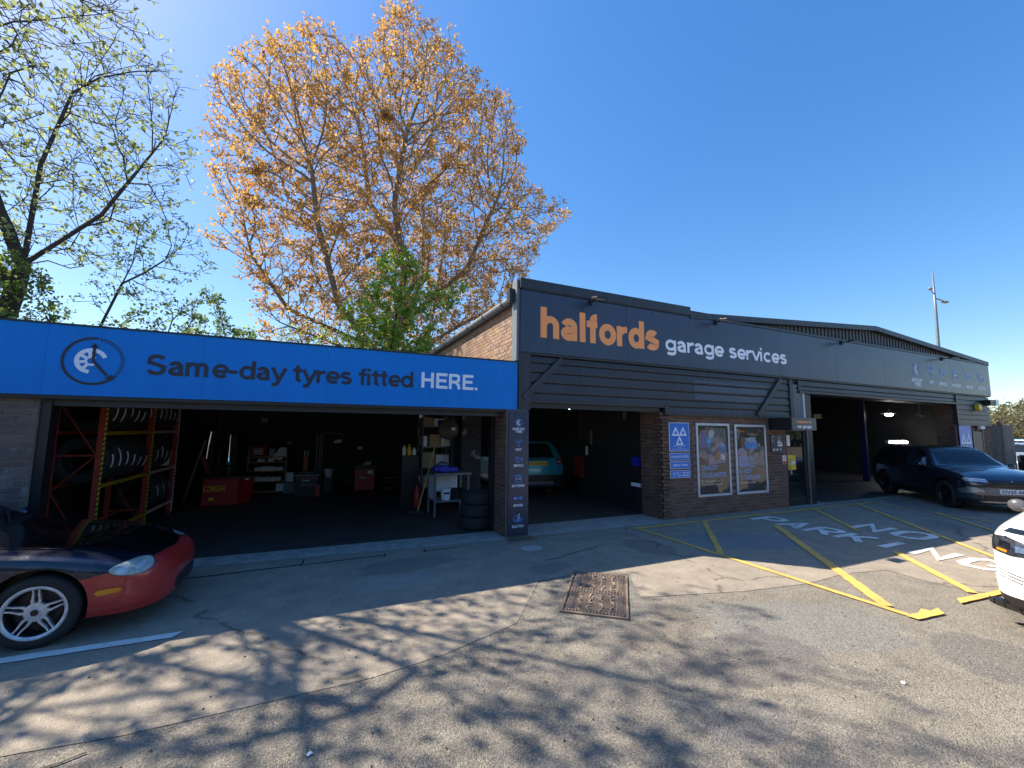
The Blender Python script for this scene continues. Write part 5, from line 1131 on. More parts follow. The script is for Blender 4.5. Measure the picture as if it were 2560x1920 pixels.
# ================================================================== WORKSHOP CONTENTS
def box_thing(name, label, cat, a, c, m, part='body', bev=.006, group=None):
    t = thing(name, label, cat, ((a[0]+c[0])/2, (a[1]+c[1])/2, a[2]), 0, group); MB().box(a, c).build(part, M[m], t, bev=bev); return t
def tape(t, p0, p1, w, col, par, seg=.07):
    """striped hazard tape wrapped round a bar"""
    MB().obox(p0, p1, w, w).build('beam', M[col[0]], t); p0 = Vector(p0); p1 = Vector(p1); L = (p1-p0).length; d = (p1-p0).normalized(); b = MB(); n = int(L/seg)
    side = d.cross(Vector((0, 0, 1))); side = Vector((0, 1, 0)) if side.length < .5 else side.normalized(); upv = side.cross(d)
    for i in range(n):
        c0 = p0+d*(i*seg); 
        for nn, uu in ((side, upv), (-side, upv), (upv, side), (-upv, side)):
            o = c0+nn*(w/2+.001); b.add([o-uu*w/2, o+d*seg*.5-uu*w/2, o+d*seg*.95+uu*w/2, o+d*seg*.45+uu*w/2], [(0, 1, 2, 3)])
    stuff(b.build('tape_stripes', M[col[1]], par or t))
t = thing('tyre_rack', 'tall red steel tyre rack with hazard-striped beams along the left wall of the bay', 'rack', (-3.1, 9.6, 0))
ys = (7.92, 9.8, 11.3)
for k, y in enumerate(ys):
    for x in (-3.36, -2.86): MB().box((x-.032, y-.03, 0), (x+.032, y+.03, 2.56 if k == 0 else 2.56)).build('post', M['red_rack'], t, bev=.004)
    zz = [.1, .93, 1.42, 2.15, 2.5]
    for i in range(len(zz)-1):
        a, c = (-3.33, -2.89) if i % 2 else (-2.89, -3.33); MB().obox((a, y, zz[i]), (c, y, zz[i+1]), .014, .022, up=(0, 1, 0)).build('brace', M['red_rack'], t)
    for z in (.35, 1.42, 2.15): MB().obox((-3.33, y, z), (-2.89, y, z), .02, .025).build('brace', M['red_rack'], t)
for k in range(2):
    for z in (.26, .98, 1.73):
        tape(t, (-2.85, ys[k]+.03, z), (-2.85, ys[k+1]-.03, z), .05, ('yellow', 'black') if k == 0 else ('white', 'red_tool'), None)
        MB().obox((-3.36, ys[k], z), (-3.36, ys[k+1], z), .04, .05).build('beam', M['red_rack'], t)
tape(t, (-2.81, 7.9, .05), (-2.81, 7.9, 2.5), .022, ('yellow', 'black'), None); tape(t, (-2.81, 9.8, .05), (-2.81, 9.8, 2.5), .022, ('yellow', 'black'), None); tape(t, (-2.81, 11.3, .05), (-2.81, 11.3, 2.5), .022, ('white', 'red_tool'), None)
# tyres (axis along y), each with a paper tread label
def tyre_mesh(r, w, rr): 
    m = MB().lathe(tyre_prof(r, w, rr)+[(rr-.012, -w*.4)], 44, ax=(0, 1, 0))
    for g_ in (-.3, -.1, .1, .3): pass
    return m.mesh('tyre', M['rubber'], True)
TM = {}
def tyre(label, loc, rot, r=.31, w=.2, rr=.2, lab=None, group=None):
    k = (r, w, rr)
    if k not in TM: TM[k] = tyre_mesh(*k)
    o = bpy.data.objects.new('tyre', TM[k]); COL.objects.link(o); o.location = loc; o.rotation_euler = rot; tag(o, label, 'tyre', group); WM[o.name] = Matrix.Identity(4)
    if lab:
        a0, a1, wd = lab; b = MB(); n = 10
        for i in range(n):
            q = []
            for a, y in ((a0+(a1-a0)*i/n, -wd), (a0+(a1-a0)*(i+1)/n, -wd), (a0+(a1-a0)*(i+1)/n, wd), (a0+(a1-a0)*i/n, wd)): q.append((math.cos(R(a))*(r+.003), y, math.sin(R(a))*(r+.003)))
            b.poly(q)
        l = b.build('tread_label', M['paper'], o, local=True)
    return o
ordn = ['first', 'second', 'third', 'fourth', 'fifth', 'sixth', 'seventh']
rr = random.Random(4)
for lev, z in (('top', 1.755), ('middle', 1.005)):
    for b_, (ya, n) in enumerate(((8.1, 6), (9.98, 5 if lev == 'top' else 4))):
        for i in range(n):
            a = rr.uniform(-35, -15); 
            tyre('%s tyre from front, %s level, red rack\'s %s bay, white tread label' % (ordn[i], lev, ('front', 'rear')[b_]), (-3.1, ya+i*.265, z+.335), (0, 0, rr.uniform(-.03, .03)), .335, .205, .2, (a, a+rr.uniform(25, 50), .026), 'tyres on the red rack')
for i in range(3): tyre('%s tyre from front, bottom level, red rack\'s rear bay' % ordn[i], (-3.05, 10.1+i*.3, .285+.31), (0, 0, .1*i), .31, .2, .2, (-10, 25, .03), 'tyres on the red rack')
box_thing('parts_box', 'small grey card box on the rear middle level of the red rack', 'box', (-3.1, 11.08, 1.02), (-2.9, 11.25, 1.22), 'paper')
for i, s_ in enumerate(('bottom tyre of the stack beside the brick pillar', 'middle tyre of the stack beside the brick pillar', 'top tyre of the stack beside the brick pillar, lying flat')):
    tyre(s_, (2.765+.012*(i-1), 7.68, .12+i*.222), (PI/2, 0, 0), .31, .222, .19, None, 'flat stack of tyres')
# tyre changer
t = thing('tyre_changer', 'red tyre changer with dark turntable, chrome ram and yellow maker lettering', 'machine', (-2.0, 12.3, 0))
MB().prism([(-2.45, 12.0, 0), (-1.75, 12.0, 0), (-1.5, 12.35, 0), (-1.5, 12.9, 0), (-2.45, 12.9, 0)], (0, 0, .62)).build('base', M['red_tool'], t, bev=.02); MB().box((-2.5, 11.95, .62), (-1.45, 12.95, .68)).build('top_tray', M['black'], t, bev=.01)
MB().lathe([(.02, 0), (.09, 0), (.09, .16), (.28, .17), (.28, .2), (.01, .2)], 24, (-2.0, 12.3, .68)).build('turntable', M['black'], t)
MB().box((-2.1, 12.75, .6), (-1.95, 12.95, 1.75)).build('column', M['black'], t, bev=.01); MB().obox((-2.02, 12.85, 1.68), (-2.02, 12.3, 1.62), .08, .08).build('swing_arm', M['black'], t)
MB().tube([(-2.02, 12.3, 1.65), (-2.02, 12.3, 1.15), (-2.02, 12.3, 1.0)], [.02, .02, .035], 10).build('ram', M['chrome'], t)
MB().tube([(-2.02, 12.3, 1.0), (-2.02, 12.3, .92)], [.04, .06], 10).build('tool_head', mat('blue_plastic_head', (.05, .3, .4), .3), t)
text('CORGHI', (-2.42, 11.995, .33), .14, M['yellow'], t, bold=.03, width=.42, depth=.004); MB().box((-2.3, 11.99, .12), (-2.2, 12.0, .19)).build('data_plate', M['yellow'], t); MB().box((-1.62, 12.1, .56), (-1.55, 12.2, .61)).build('switch', M['white'], t)
MB().lathe([(.05, 0), (.06, .01), (.05, .02), (.045, .01)], 16, (-1.85, 12.6, 1.22), (0, -1, 0)).build('pressure_gauge', M['steel'], t)
t = thing('bead_breaker_arm', 'chrome cylinder over a slanting red arm beside the red tyre changer', 'machine', (-2.55, 12.7, 0)); MB().tube([(-2.53, 12.7, 1.4), (-2.5, 12.7, 1.72)], .045, 12).build('cylinder', M['chrome'], t, smooth=True, auto=40); MB().tube([(-2.55, 12.7, 1.05), (-2.53, 12.7, 1.4)], .014, 8).build('rod', M['chrome'], t)
MB().obox((-2.62, 12.7, 1.08), (-2.4, 12.7, .5), .09, .09).build('arm', M['red_tool'], t); MB().obox((-2.95, 12.7, 0), (-2.6, 12.7, 1.5), .04, .04).build('stay', M['steel'], t); MB().box((-2.5, 12.75, 0), (-2.42, 12.85, 1.8)).build('post', M['black'], t)
# parts shelving at the back wall
t = thing('parts_shelving', 'shelf unit with wooden boards full of white boxes at the back of the bay', 'shelves', (-1.3, 13.6, 0))
for z in (.06, .34, .62, .86, 1.0): MB().box((-1.74, 13.45, z), (-.84, 13.85, z+.028)).build('shelf', M['wood_shelf'], t)
for x in (-1.76, -.84): MB().box((x-.015, 13.44, 0), (x+.015, 13.86, 1.22)).build('side', M['lead'], t)
k = 0
for z in (.368, .648):
    x = -1.6
    while x < -1.0:
        w = rr.uniform(.09, .2); w = min(w, -.9-x); k += 1
        box_thing('parts_box', 'white parts box, %s from the left on the %s board of the back shelves' % (ordn[min(6, k-1)], 'lower' if z < .5 else 'upper'), 'box', (x, 13.47, z), (x+w-.01, 13.75, z+rr.uniform(.09, .12)), 'paper', 'carton', .003, 'white parts boxes'); x += w
    k = 0
box_thing('paper_sheet', 'white sheet propped on the lowest board of the back shelves', 'paper', (-1.05, 13.44, .09), (-.86, 13.455, .29), 'paper')
box_thing('parts_box', 'small pale box left of centre under the top board of the shelves', 'box', (-1.55, 13.5, .888), (-1.38, 13.7, .96), 'paper'); box_thing('parts_box', 'small pale box right of centre under the top board of the shelves', 'box', (-1.3, 13.5, .888), (-1.15, 13.7, .97), 'paper')
t = thing('notice_board', 'dark red board with white printed sheet above the back shelves', 'board', (-1.5, 13.6, 1.03)); MB().box((-1.78, 13.6, 1.03), (-1.34, 13.64, 1.34)).build('board', mat('dark_red_board', (.16, .02, .015), .6), t)
for i in range(7): MB().box((-1.66, 13.592, 1.09+i*.025), (-1.42-.02*(i % 3), 13.6, 1.10+i*.025)).build('printed_line', M['paper'], t)
b = MB().prism([(-1.2, 13.5, .98), (-1.0, 13.5, .92), (-.84, 13.5, 1.05), (-.86, 13.5, 1.28), (-1.02, 13.5, 1.28)], (0, .02, 0)); tag(b.build('plan_sheet', M['paper']), 'large pale folded sheet leaning on the top right of the back shelves', 'paper')
b = MB().box((-1.28, 13.55, 1.03), (-1.14, 13.6, 1.24)); tag(b.build('clipboard', mat('pale_blue_card', (.3, .36, .6), .5)), 'small pale blue clipboard between the red board and the folded sheet', 'clipboard')
box_thing('wall_screen', 'small bluish screen high on the dark back wall', 'screen', (-1.66, 14.6, 1.98), (-1.48, 14.69, 2.12), 'lead')
box_thing('waste_bin', 'grey bin with pale front beside the back shelves', 'bin', (-.86, 13.4, 0), (-.58, 13.7, .3), 'lead', 'body', .01); box_thing('parts_drum', 'silvery drum standing on the grey bin beside the back shelves', 'drum', (-.84, 13.45, .302), (-.6, 13.7, .6), 'steel', 'drum', .03)
# black alignment cabinet, red jack, lift columns, red trolley
def maker(t, x, y, z, w): text('Hunter', (x, y, z), .06, M['white'], t, bold=.02, shear=.3, width=w, depth=.003)
t = thing('alignment_cabinet', 'low black cabinet with white script and small symbols in the bay centre', 'cabinet', (-.25, 12.6, 0)); MB().box((-.55, 12.6, .02), (.02, 12.95, .56)).build('cabinet', M['black'], t, bev=.01); MB().box((-.6, 12.55, .56), (.05, 13.0, .6)).build('worktop', M['lead'], t); MB().box((-.05, 12.58, 0), (.06, 12.6, .3)).build('red_side', M['red_tool'], t)
maker(t, -.4, 12.597, .42, .2); A = Art((-.4, 12.598, .32))
for i in range(4): A.line([(i*.1, 0), (i*.1+.03, .0), (i*.1+.03, .035)], .01)
A.build('symbols', M['white'], t); MB().box((-.5, 12.595, .5), (0, 12.6, .52)).build('red_trim', M['red_tool'], t); MB().tube([(-.5, 12.65, .64), (-.1, 12.65, .64)], .025, 8).build('bar', M['steel'], t)
t = thing('red_jack', 'slim red upright bottle jack standing on the back wall side of the cabinet', 'jack', (-.34, 13.2, .0)); MB().box((-.4, 13.15, .65), (-.28, 13.25, 1.06)).build('body', M['red_tool'], t, bev=.01); MB().box((-.37, 13.18, 0), (-.31, 13.22, .65)).build('stand', M['black'], t)
for x in (-.38, -.3): MB().box((x-.01, 13.18, 1.06), (x+.01, 13.2, 1.2)).build('fork', M['steel'], t)
t = thing('camera_tower', 'grey upright wheel-aligner tower with long curved arm in the bay centre', 'machine', (0, 13.3, 0))
for x in (-.08, .0, .06): MB().box((x-.012, 13.3, 0), (x+.012, 13.33, 1.66)).build('column', M['lead'], t)
MB().tube([(.05, 13.3, 1.68), (.4, 13.3, 1.68), (.55, 13.3, 1.66), (.62, 13.3, 1.6), (.75, 13.3, 1.58)], .02, 6).build('boom', M['lead'], t); MB().box((.36, 13.25, 1.4), (.48, 13.3, 1.48)).build('sensor', M['paper'], t); MB().box((-.1, 13.2, 0), (.1, 13.45, .06)).build('foot', M['black'], t)
t = thing('white_bucket', 'white plastic bucket hanging low beside the grey tower', 'bucket', (.26, 13.4, .43)); MB().lathe([(.001, 0), (.1, 0), (.125, .2), (.135, .2), (.135, .23), (.12, .23), (.1, .02)], 20, (.26, 13.4, .43)).build('pail', M['white'], t, smooth=True, auto=40); MB().box((.14, 13.28, .0), (.38, 13.52, .43)).build('stand', M['black'], t)
t = thing('tool_trolley', 'red tool trolley with black top and white script on its side', 'trolley', (1.2, 13.1, 0)); MB().box((.95, 12.95, .06), (1.5, 13.4, .66)).build('cabinet', M['red_tool'], t, bev=.01); MB().box((.93, 12.93, .66), (1.55, 13.42, .78)).build('top_tray', M['black'], t, bev=.01)
A = Art((1.17, 12.95, .42)); A.poly(ell(0, 0, .11, .035)); A.build('logo_oval', M['black'], t); maker(t, 1.08, 12.945, .40, .18); MB().box((1.3, 12.94, .53), (1.44, 12.95, .62)).build('label', M['paper'], t)
for x in (1.0, 1.45): MB().lathe([(.001, -.02), (.035, -.02), (.035, .02), (.001, .02)], 12, (x, 13.0, .035), (0, 1, 0)).build('castor', M['rubber'], t)
tag(MB().prism([(1.15, 12.95, .782), (1.35, 12.95, .782), (1.4, 13.1, .86), (1.25, 13.15, .86)], (0, 0, .006)).build('papers', M['paper']), 'loose white papers on top of the red tool trolley', 'papers')
t = thing('trolley_jack', 'low black trolley jack with long handle right of the red trolley', 'jack', (1.8, 12.8, 0)); MB().box((1.65, 12.6, .08), (2.0, 13.2, .2)).build('chassis', M['black'], t, bev=.02); MB().tube([(1.7, 12.8, .4), (2.1, 12.8, .42)], .012, 6).build('handle', M['steel'], t); MB().lathe([(.05, 0), (.06, .02), (.05, .04)], 14, (2.05, 12.6, .3), (0, -1, 0)).build('wheel', M['steel'], t)
# wall marks / sockets / signs at back
for i, (x, z, s_) in enumerate(((-.87, 1.36, 'small framed spanner sign on the dark back wall'), (.55, 1.42, 'small white switch box on the dark back wall'), (1.2, 1.2, 'small pale socket on the back wall above the red trolley'))):
    box_thing('wall_plate', s_, 'wall plate', (x-.08, 14.66, z-.05), (x+.08, 14.69, z+.05), 'lead' if i == 0 else 'paper')
# right side of the left bay: bench, bucket, shelving, broom, fan
t = thing('workbench', 'steel workbench with white side panels in front of the inner brick pier', 'workbench', (2.7, 9.1, 0))
MB().box((2.22, 8.8, .86), (3.04, 9.45, .91)).build('worktop', M['lead'], t, bev=.004); MB().box((2.25, 8.83, .3), (3.0, 9.42, .33)).build('shelf', M['lead'], t)
for x, y in ((2.25, 8.83), (2.98, 8.83), (2.25, 9.4), (2.98, 9.4)): MB().box((x-.02, y-.02, 0), (x+.02, y+.02, .86)).build('leg', M['lead'], t)
MB().box((2.245, 8.86, .34), (2.255, 9.38, .84)).build('side_panel', M['white'], t); MB().box((2.3, 9.38, .45), (2.9, 9.39, .84)).build('back_panel', M['paper'], t)
t = thing('white_paint_bucket', 'white bucket with dark label on the lower shelf of the workbench', 'bucket', (2.55, 8.98, .332)); MB().lathe([(.001, 0), (.095, 0), (.11, .22), (.118, .22), (.118, .24), (.1, .24), (.09, .02)], 22, (2.52, 8.98, .332)).build('pail', M['white'], t, smooth=True, auto=40); MB().box((2.46, 8.872, .46), (2.58, 8.88, .5)).build('label', M['charcoal'], t)
MB().lathe([(.001, 0), (.15, 0), (.17, .2), (.15, .2)], 20, (2.78, 9.15, .332)).build('basin', M['black'], None); tag(COL.objects[-1], 'dark round basin beside the white bucket on the workbench shelf', 'basin')
t = thing('vice', 'bright blue machine lying on top of the workbench', 'tool', (2.5, 9.0, .912)); MB().tube([(2.24, 8.95, .99), (2.4, 8.97, .99)], .06, 14).build('motor', M['blue_tool'], t, smooth=True, auto=40); MB().box((2.38, 8.9, .912), (2.55, 9.1, 1.06)).build('housing', M['blue_tool'], t, bev=.02); MB().box((2.55, 8.93, .93), (2.78, 9.05, 1.02)).build('block', M['blue_tool'], t, bev=.01); MB().tube([(2.3, 8.97, 1.05), (2.4, 9.0, 1.13), (2.55, 9.0, 1.1)], .02, 6).build('hose', M['black'], t)
t = thing('broom', 'broom with yellow handle leaning by the workbench', 'broom', (2.0, 9.25, 0)); MB().tube([(1.98, 9.2, .1), (2.42, 9.5, 1.55)], .014, 8).build('handle', mat('yellow_broom_pole', (.55, .42, .12), .5), t); MB().box((1.75, 9.15, .0), (2.12, 9.27, .1)).build('brush_head', M['black'], t, bev=.02)
t = thing('storage_shelving', 'dark metal shelving crowded with cartons behind the workbench', 'shelves', (2.5, 10.6, 0))
for x in (2.3, 3.05):
    for y in (10.4, 10.9): MB().box((x-.02, y-.02, 0), (x+.02, y+.02, 2.15)).build('upright', mat('blue_grey_upright', (.06, .09, .13), .5) if x == 2.3 and y == 10.4 else M['lead'], t)
for z in (.4, .88, 1.38, 1.88): MB().box((2.28, 10.38, z), (3.07, 10.92, z+.03)).build('shelf', M['lead'], t)
for i, (x0, x1, z0, z1, m_, s_) in enumerate(((2.3, 2.55, 1.91, 2.12, 'card', 'brown carton on the top shelf, left end'), (2.58, 2.86, 1.91, 2.1, 'paper', 'pale carton on the top shelf beside the round reel'), (2.3, 2.42, 1.41, 1.66, 'paper', 'narrow pale carton at the left of the second shelf'), (2.48, 2.75, 1.41, 1.7, 'card', 'larger wrapped carton on the second shelf'), (2.77, 3.0, 1.41, 1.62, 'paper', 'white wrapped carton at the right of the second shelf'), (2.32, 2.62, .91, 1.26, 'card', 'tan carton on the third shelf behind the broom'), (2.66, 2.98, .91, 1.2, 'paper', 'white carton on the third shelf right of the broom'), (2.35, 2.7, .43, .7, 'card', 'brown carton on the lowest shelf behind the bench'))):
    box_thing('carton', s_, 'carton', (x0, 10.42, z0), (x1, 10.8, z1), m_, 'box', .004, 'cartons on the dark shelving')
tag(MB().lathe([(.001, 0), (.2, 0), (.235, .03), (.24, .1), (.2, .13), (.001, .13)], 32, (2.66, 9.45, 1.84), (0, -1, 0)).build('hose_reel', mat('dark_olive_reel', (.045, .045, .035), .5), None, smooth=True, auto=40), 'round dark olive reel hanging before the dark shelving', 'reel')
MB().box((2.72, 9.31, 1.82), (2.8, 9.319, 1.88)).build('reel_label', M['paper'], COL.objects[-1]); tag(MB().box((2.45, 9.5, 1.93), (2.6, 9.55, 2.05)).build('blue_bracket', M['blue_tool']), 'small blue bracket behind the round reel', 'bracket')
t = thing('parts_washer', 'black floor cabinet with bottles on top left of the broom', 'cabinet', (2.0, 10.4, 0)); MB().box((1.8, 10.3, 0), (2.22, 10.8, 1.2)).build('cabinet', M['black'], t, bev=.02)
for i, (x, h, m_, s_) in enumerate(((1.86, .24, 'white', 'white oil bottle on the black cabinet, left one'), (1.98, .27, 'yellow', 'slim yellowish bottle on the black cabinet, middle one'), (2.1, .18, 'paper', 'short pale bottle on the black cabinet, right one'))):
    tag(MB().lathe([(.001, 0), (.045, 0), (.05, .02), (.05, h*.65), (.02, h*.82), (.018, h), (.001, h)], 14, (x, 10.4, 1.202)).build('bottle', M[m_], None, smooth=True, auto=40), s_, 'bottle', 'bottles on the black cabinet')
t = thing('red_extinguisher', 'red fire extinguisher on the floor behind the broom', 'extinguisher', (2.12, 10.0, 0)); MB().lathe([(.001, 0), (.07, 0), (.08, .03), (.08, .4), (.03, .48), (.025, .53), (.001, .53)], 16, (2.12, 10.0, 0.01)).build('cylinder', M['red_tool'], t, smooth=True, auto=40); MB().tube([(2.12, 10, .52), (2.2, 10, .5), (2.22, 10, .25)], .012, 6).build('hose', M['black'], t)
# middle bay
box_thing('electrical_box', 'small pale box high on the dark wall of the middle bay', 'box', (6.84, 8.3, 2.12), (6.895, 8.38, 2.32), 'lead')
t = thing('blue_towel_dispenser', 'blue plastic dispenser on the jamb of the middle bay', 'dispenser', (6.58, 7.6, 1.02)); MB().prism([(6.895, 7.7, 1.0), (6.7, 7.7, 1.04), (6.66, 7.7, 1.22), (6.895, 7.7, 1.26)], (0, .22, 0)).build('case', M['blue_tool'], t, bev=.01)
t = thing('grey_bin', 'grey pedal bin with white liner inside the right jamb of the middle bay', 'bin', (6.7, 7.35, 0)); MB().prism([(6.66, 7.6, 0), (6.88, 7.6, 0), (6.89, 7.6, .6), (6.64, 7.6, .6)], (0, .3, 0)).build('body', M['dark_paint'], t, bev=.01); MB().prism([(6.63, 7.58, .58), (6.72, 7.58, .56), (6.78, 7.58, .64), (6.64, 7.58, .66)], (0, .3, 0)).build('liner', M['paper'], t)
t = thing('hanging_overalls', 'dark red overalls hanging on the wall past the teal car', 'overalls', (6.85, 9.3, .5)); b = MB(); b.prism([(6.86, 10.15, .5), (6.86, 10.3, .5), (6.86, 10.34, .85), (6.86, 10.42, .52), (6.86, 10.55, .54), (6.86, 10.6, 1.02), (6.86, 10.45, 1.12), (6.86, 10.25, 1.12), (6.86, 10.1, 1.0)], (-.05, 0, 0)); b.build('cloth', mat('dark_red_cloth', (.22, .03, .025), .85, var=.4, vs_=8), t)
box_thing('light_switch', 'slim pale switch plate on the dark wall of the middle bay', 'switch', (6.86, 9.98, 1.15), (6.895, 10.06, 1.4), 'paper'); box_thing('wall_tube', 'slim grey tube lamp on the wall of the middle bay', 'tube lamp', (6.85, 9.75, 1.45), (6.895, 9.81, 1.85), 'lead')
t = thing('ceiling_lamp', 'small lit lamp just under the lintel of the middle bay', 'lamp', (4.9, 7.6, 2.4)); MB().ball((4.98, 7.9, 2.33), .05, sc=(1.6, 1, .5)).build('bulb', M['lamp_white'], t); MB().box((4.9, 7.85, 2.36), (5.06, 7.95, 2.42)).build('fitting', M['frame_alu'], t)
# inspection light seen between pier and pillar
t = thing('work_light', 'small lit work lamp seen between the inner pier and the brick pillar', 'lamp', (4.3, 10.4, 2.0)); MB().ball((4.35, 9.9, 2.02), .03).build('bulb', M['lamp_white'], t); MB().tube([(4.35, 9.9, 2.05), (4.35, 9.9, 2.9)], .008, 5).build('cord', M['black'], t)
# right bay
t = thing('high_bay_lamp', 'lit round lamp hanging in the right-hand bay', 'lamp', (20.8, 9.0, 2.6)); MB().ball((20.6, 9.0, 2.6), .12, sc=(1.6, 1, .6)).build('bulb', M['lamp_white'], t); MB().tube([(20.6, 9, 2.65), (20.6, 9, 4.1)], .012, 5).build('cord', M['black'], t); MB().lathe([(.24, 0), (.05, .12)], 16, (20.6, 9, 2.63)).build('reflector', M['steel'], t)
t = thing('tube_light', 'warm lit tube light low behind the dark SUV in the right-hand bay', 'tube lamp', (21.3, 9.0, 1.5)); MB().tube([(20.6, 9.0, 1.5), (21.8, 9.0, 1.5)], .04, 8).build('tube', M['lamp_on'], t); MB().box((20.5, 9.05, 1.45), (21.9, 9.15, 1.58)).build('fitting', M['frame_alu'], t); MB().box((21.1, 9.15, 0), (21.2, 9.25, 1.5)).build('stand', M['black'], t)
t = thing('pendant_horn', 'grey cone hanging from the ceiling near the right end of the right-hand bay', 'lamp', (22, 8.5, 2.9)); MB().lathe([(.17, 0), (.05, .16), (.03, .2)], 14, (21.8, 8.5, 2.55)).build('cone', M['lead'], t); MB().tube([(21.8, 8.5, 2.7), (21.8, 8.5, 4.1)], .02, 6).build('stem', M['lead'], t)
t = thing('vehicle_lift', 'blue two-post lift column behind the dark SUV', 'lift', (19, 9.4, 0))
for x, y in ((19.3, 9.3), (16.6, 13.5)): MB().box((x-.07, y-.1, 0), (x+.07, y+.1, 3.4)).build('column', M['lift_blue'], t, bev=.01)
MB().obox((19.3, 9.3, 3.35), (16.6, 13.5, 3.35), .12, .12).build('cross_beam', M['lift_blue'], t)
box_thing('exit_sign', 'small glowing sign high at the back of the right-hand bay', 'sign', (19.2, 11.0, 2.45), (19.75, 11.05, 2.65), 'card'); MB().tube([(19.5, 11.02, 2.65), (19.5, 11.02, 4.1)], .01, 4).build('hanger', M['black'], thing('sign_hanger', 'thin rod holding the small glowing sign in the right-hand bay', 'rod', (19.5, 11, 2.7)))
box_thing('parts_crate', 'large grey crate on the floor deep in the right-hand bay', 'crate', (16.3, 10.0, 0), (17.3, 10.6, .5), 'lead', 'crate', .01); box_thing('parts_carton', 'pale carton standing on the large grey crate', 'carton', (16.75, 10.1, .503), (17.3, 10.5, .75), 'paper'); box_thing('parts_carton', 'topmost pale carton on the stack in the right-hand bay', 'carton', (16.9, 10.1, .753), (17.3, 10.5, 1.02), 'paper')
box_thing('oil_drum_shelf', 'pale container just inside the right-hand bay behind the steel column', 'container', (12.7, 8.4, .2), (12.9, 8.7, .75), 'paper')
t = thing('tool_board', 'dim tool board with hanging tools on the back wall of the right-hand bay', 'tool board', (22, 13, 1.5)); MB().box((19.5, 13.0, 1.45), (21.6, 13.05, 2.1)).build('board', M['dark_paint'], t)
for i in range(12): MB().box((19.65+i*.16, 12.97, 1.6+.05*(i % 3)), (19.69+i*.16, 13.0, 1.85)).build('tool', M['steel'], t)
# litter on the ground
for x, y, s_ in ((4.035, 1.807, 'tiny white scrap of litter on the tarmac at the lower right'), (.032, 2.808, 'crumpled white scrap of litter on the tarmac at bottom centre')):
    tag(MB().add([(x, y, .006), (x+.02, y+.004, .014), (x+.012, y+.02, .018), (x-.01, y+.012, .008), (x+.03, y+.012, .006), (x+.006, y+.03, .01)], [(0, 1, 2), (0, 2, 3), (1, 4, 2), (2, 5, 3)]).build('paper_scrap', M['paper']), s_, 'litter')
b = MB(); rg = np.random.default_rng(3)
for i in range(700):
    x, y = rg.uniform(-1.5, 9), rg.uniform(1.0, 6.5); s = rg.uniform(.003, .009); z = .006
    b.add([(x-s, y-s, z), (x+s, y-s*.6, z), (x+s*.6, y+s, z), (x-s, y+s*.7, z), (x, y, z+s*1.1)], [(0, 1, 4), (1, 2, 4), (2, 3, 4), (3, 0, 4)])
stuff(tag(b.build('loose_grit', mat('loose_grit_stone', (.12, .105, .09), .9, var=.5, vs_=30, world_co=True)), 'scattered loose grit and pebbles on the yard surface', 'grit'))
# ================================================================== FENCE, POLES, TREES, BACKGROUND
t = thing('wooden_fence', 'weathered tall wooden plank fence and gate beyond the right end of the garage', 'fence', (25, 7.2, 0))
pm = MB().box((-.095, -.013, 0), (.095, .013, 2.25)).mesh('plank', M['wood'])
pf = [(22.95, 7.6, 0), (24.4, 7.6, 0), (24.6, 6.9, 0), (27.6, 6.9, 0)]
rr = random.Random(2)
for (a, c) in ((Vector((22.75, 8.3, 0)), Vector((24.6, 8.3, 0))), (Vector((23.72, 7.5, 0)), Vector((24.05, 7.0, 0))), (Vector((24.07, 6.98, 0)), Vector((25.05, 7.0, 0)))):
    L = (c-a).length; n = round(L/.188); d = (c-a).normalized(); an = math.atan2(d.y, d.x)
    for i in range(n):
        p = a+d*(i+.5)*L/n; o = bpy.data.objects.new('plank', pm); link(o, t); o.location = (p.x+rr.uniform(-.004, .004), p.y+rr.uniform(-.01, .01), rr.uniform(-.05, .02)); o.rotation_euler = (0, rr.uniform(-.006, .006), an)
    for z in (.4, 1.9): MB().obox(a+Vector((0, .04, z)), c+Vector((0, .04, z)), .05, .09).build('rail', M['wood'], t)
    MB().box((a.x-.06, a.y+.02, 0), (a.x+.06, a.y+.14, 2.35)).build('post', M['wood'], t)
MB().obox((23.9, 7.3, .5), (22.7, 7.3, 1.9), .08, .06).build('diagonal_stay', M['wood'], t)
t = thing('wheeled_bin', 'dark wheeled bin standing at the foot of the wooden fence', 'bin', (25.4, 6.7, 0)); MB().prism([(25.2, 6.5, 0), (25.7, 6.5, 0), (25.75, 6.5, 1.0), (25.15, 6.5, 1.0)], (0, .5, 0)).build('bin_body', M['black'], t, bev=.02); MB().box((25.13, 6.45, 1.0), (25.77, 7.02, 1.06)).build('lid', M['lead'], t, bev=.02)
# lamp columns
t = thing('lamp_column', 'tall slender leaning grey lamp column with twin arms rising behind the garage roof', 'lamp post', (42, 15, 0))
MB().tube([(41.9, 15, 0), (42.0, 15, 7), (42.25, 15, 11), (42.35, 15, 14.2)], [.14, .12, .09, .05], 10).build('column', M['lead'], t, smooth=True)
MB().obox((42.28, 15, 12.2), (43.6, 15, 12.15), .07, .07).build('arm', M['lead'], t); MB().obox((42.28, 15, 12.5), (41.75, 15, 12.8), .05, .05).build('arm', M['lead'], t)
MB().box((43.5, 14.85, 12.05), (44.2, 15.15, 12.16)).build('lantern', M['lead'], t, bev=.03); MB().box((41.5, 14.9, 12.78), (41.85, 15.1, 12.9)).build('lantern', M['lead'], t, bev=.03)
t = thing('distant_lamp_post', 'distant small lamp post above the hedge beyond the fence', 'lamp post', (69.6, 20, 0)); MB().tube([(69.6, 20, 0), (69.6, 20, 5.1)], .07, 8).build('column', M['lead'], t); MB().ball((69.6, 20, 5.15), .2, sc=(1, 1, .5)).build('lantern', M['frame_alu'], t)
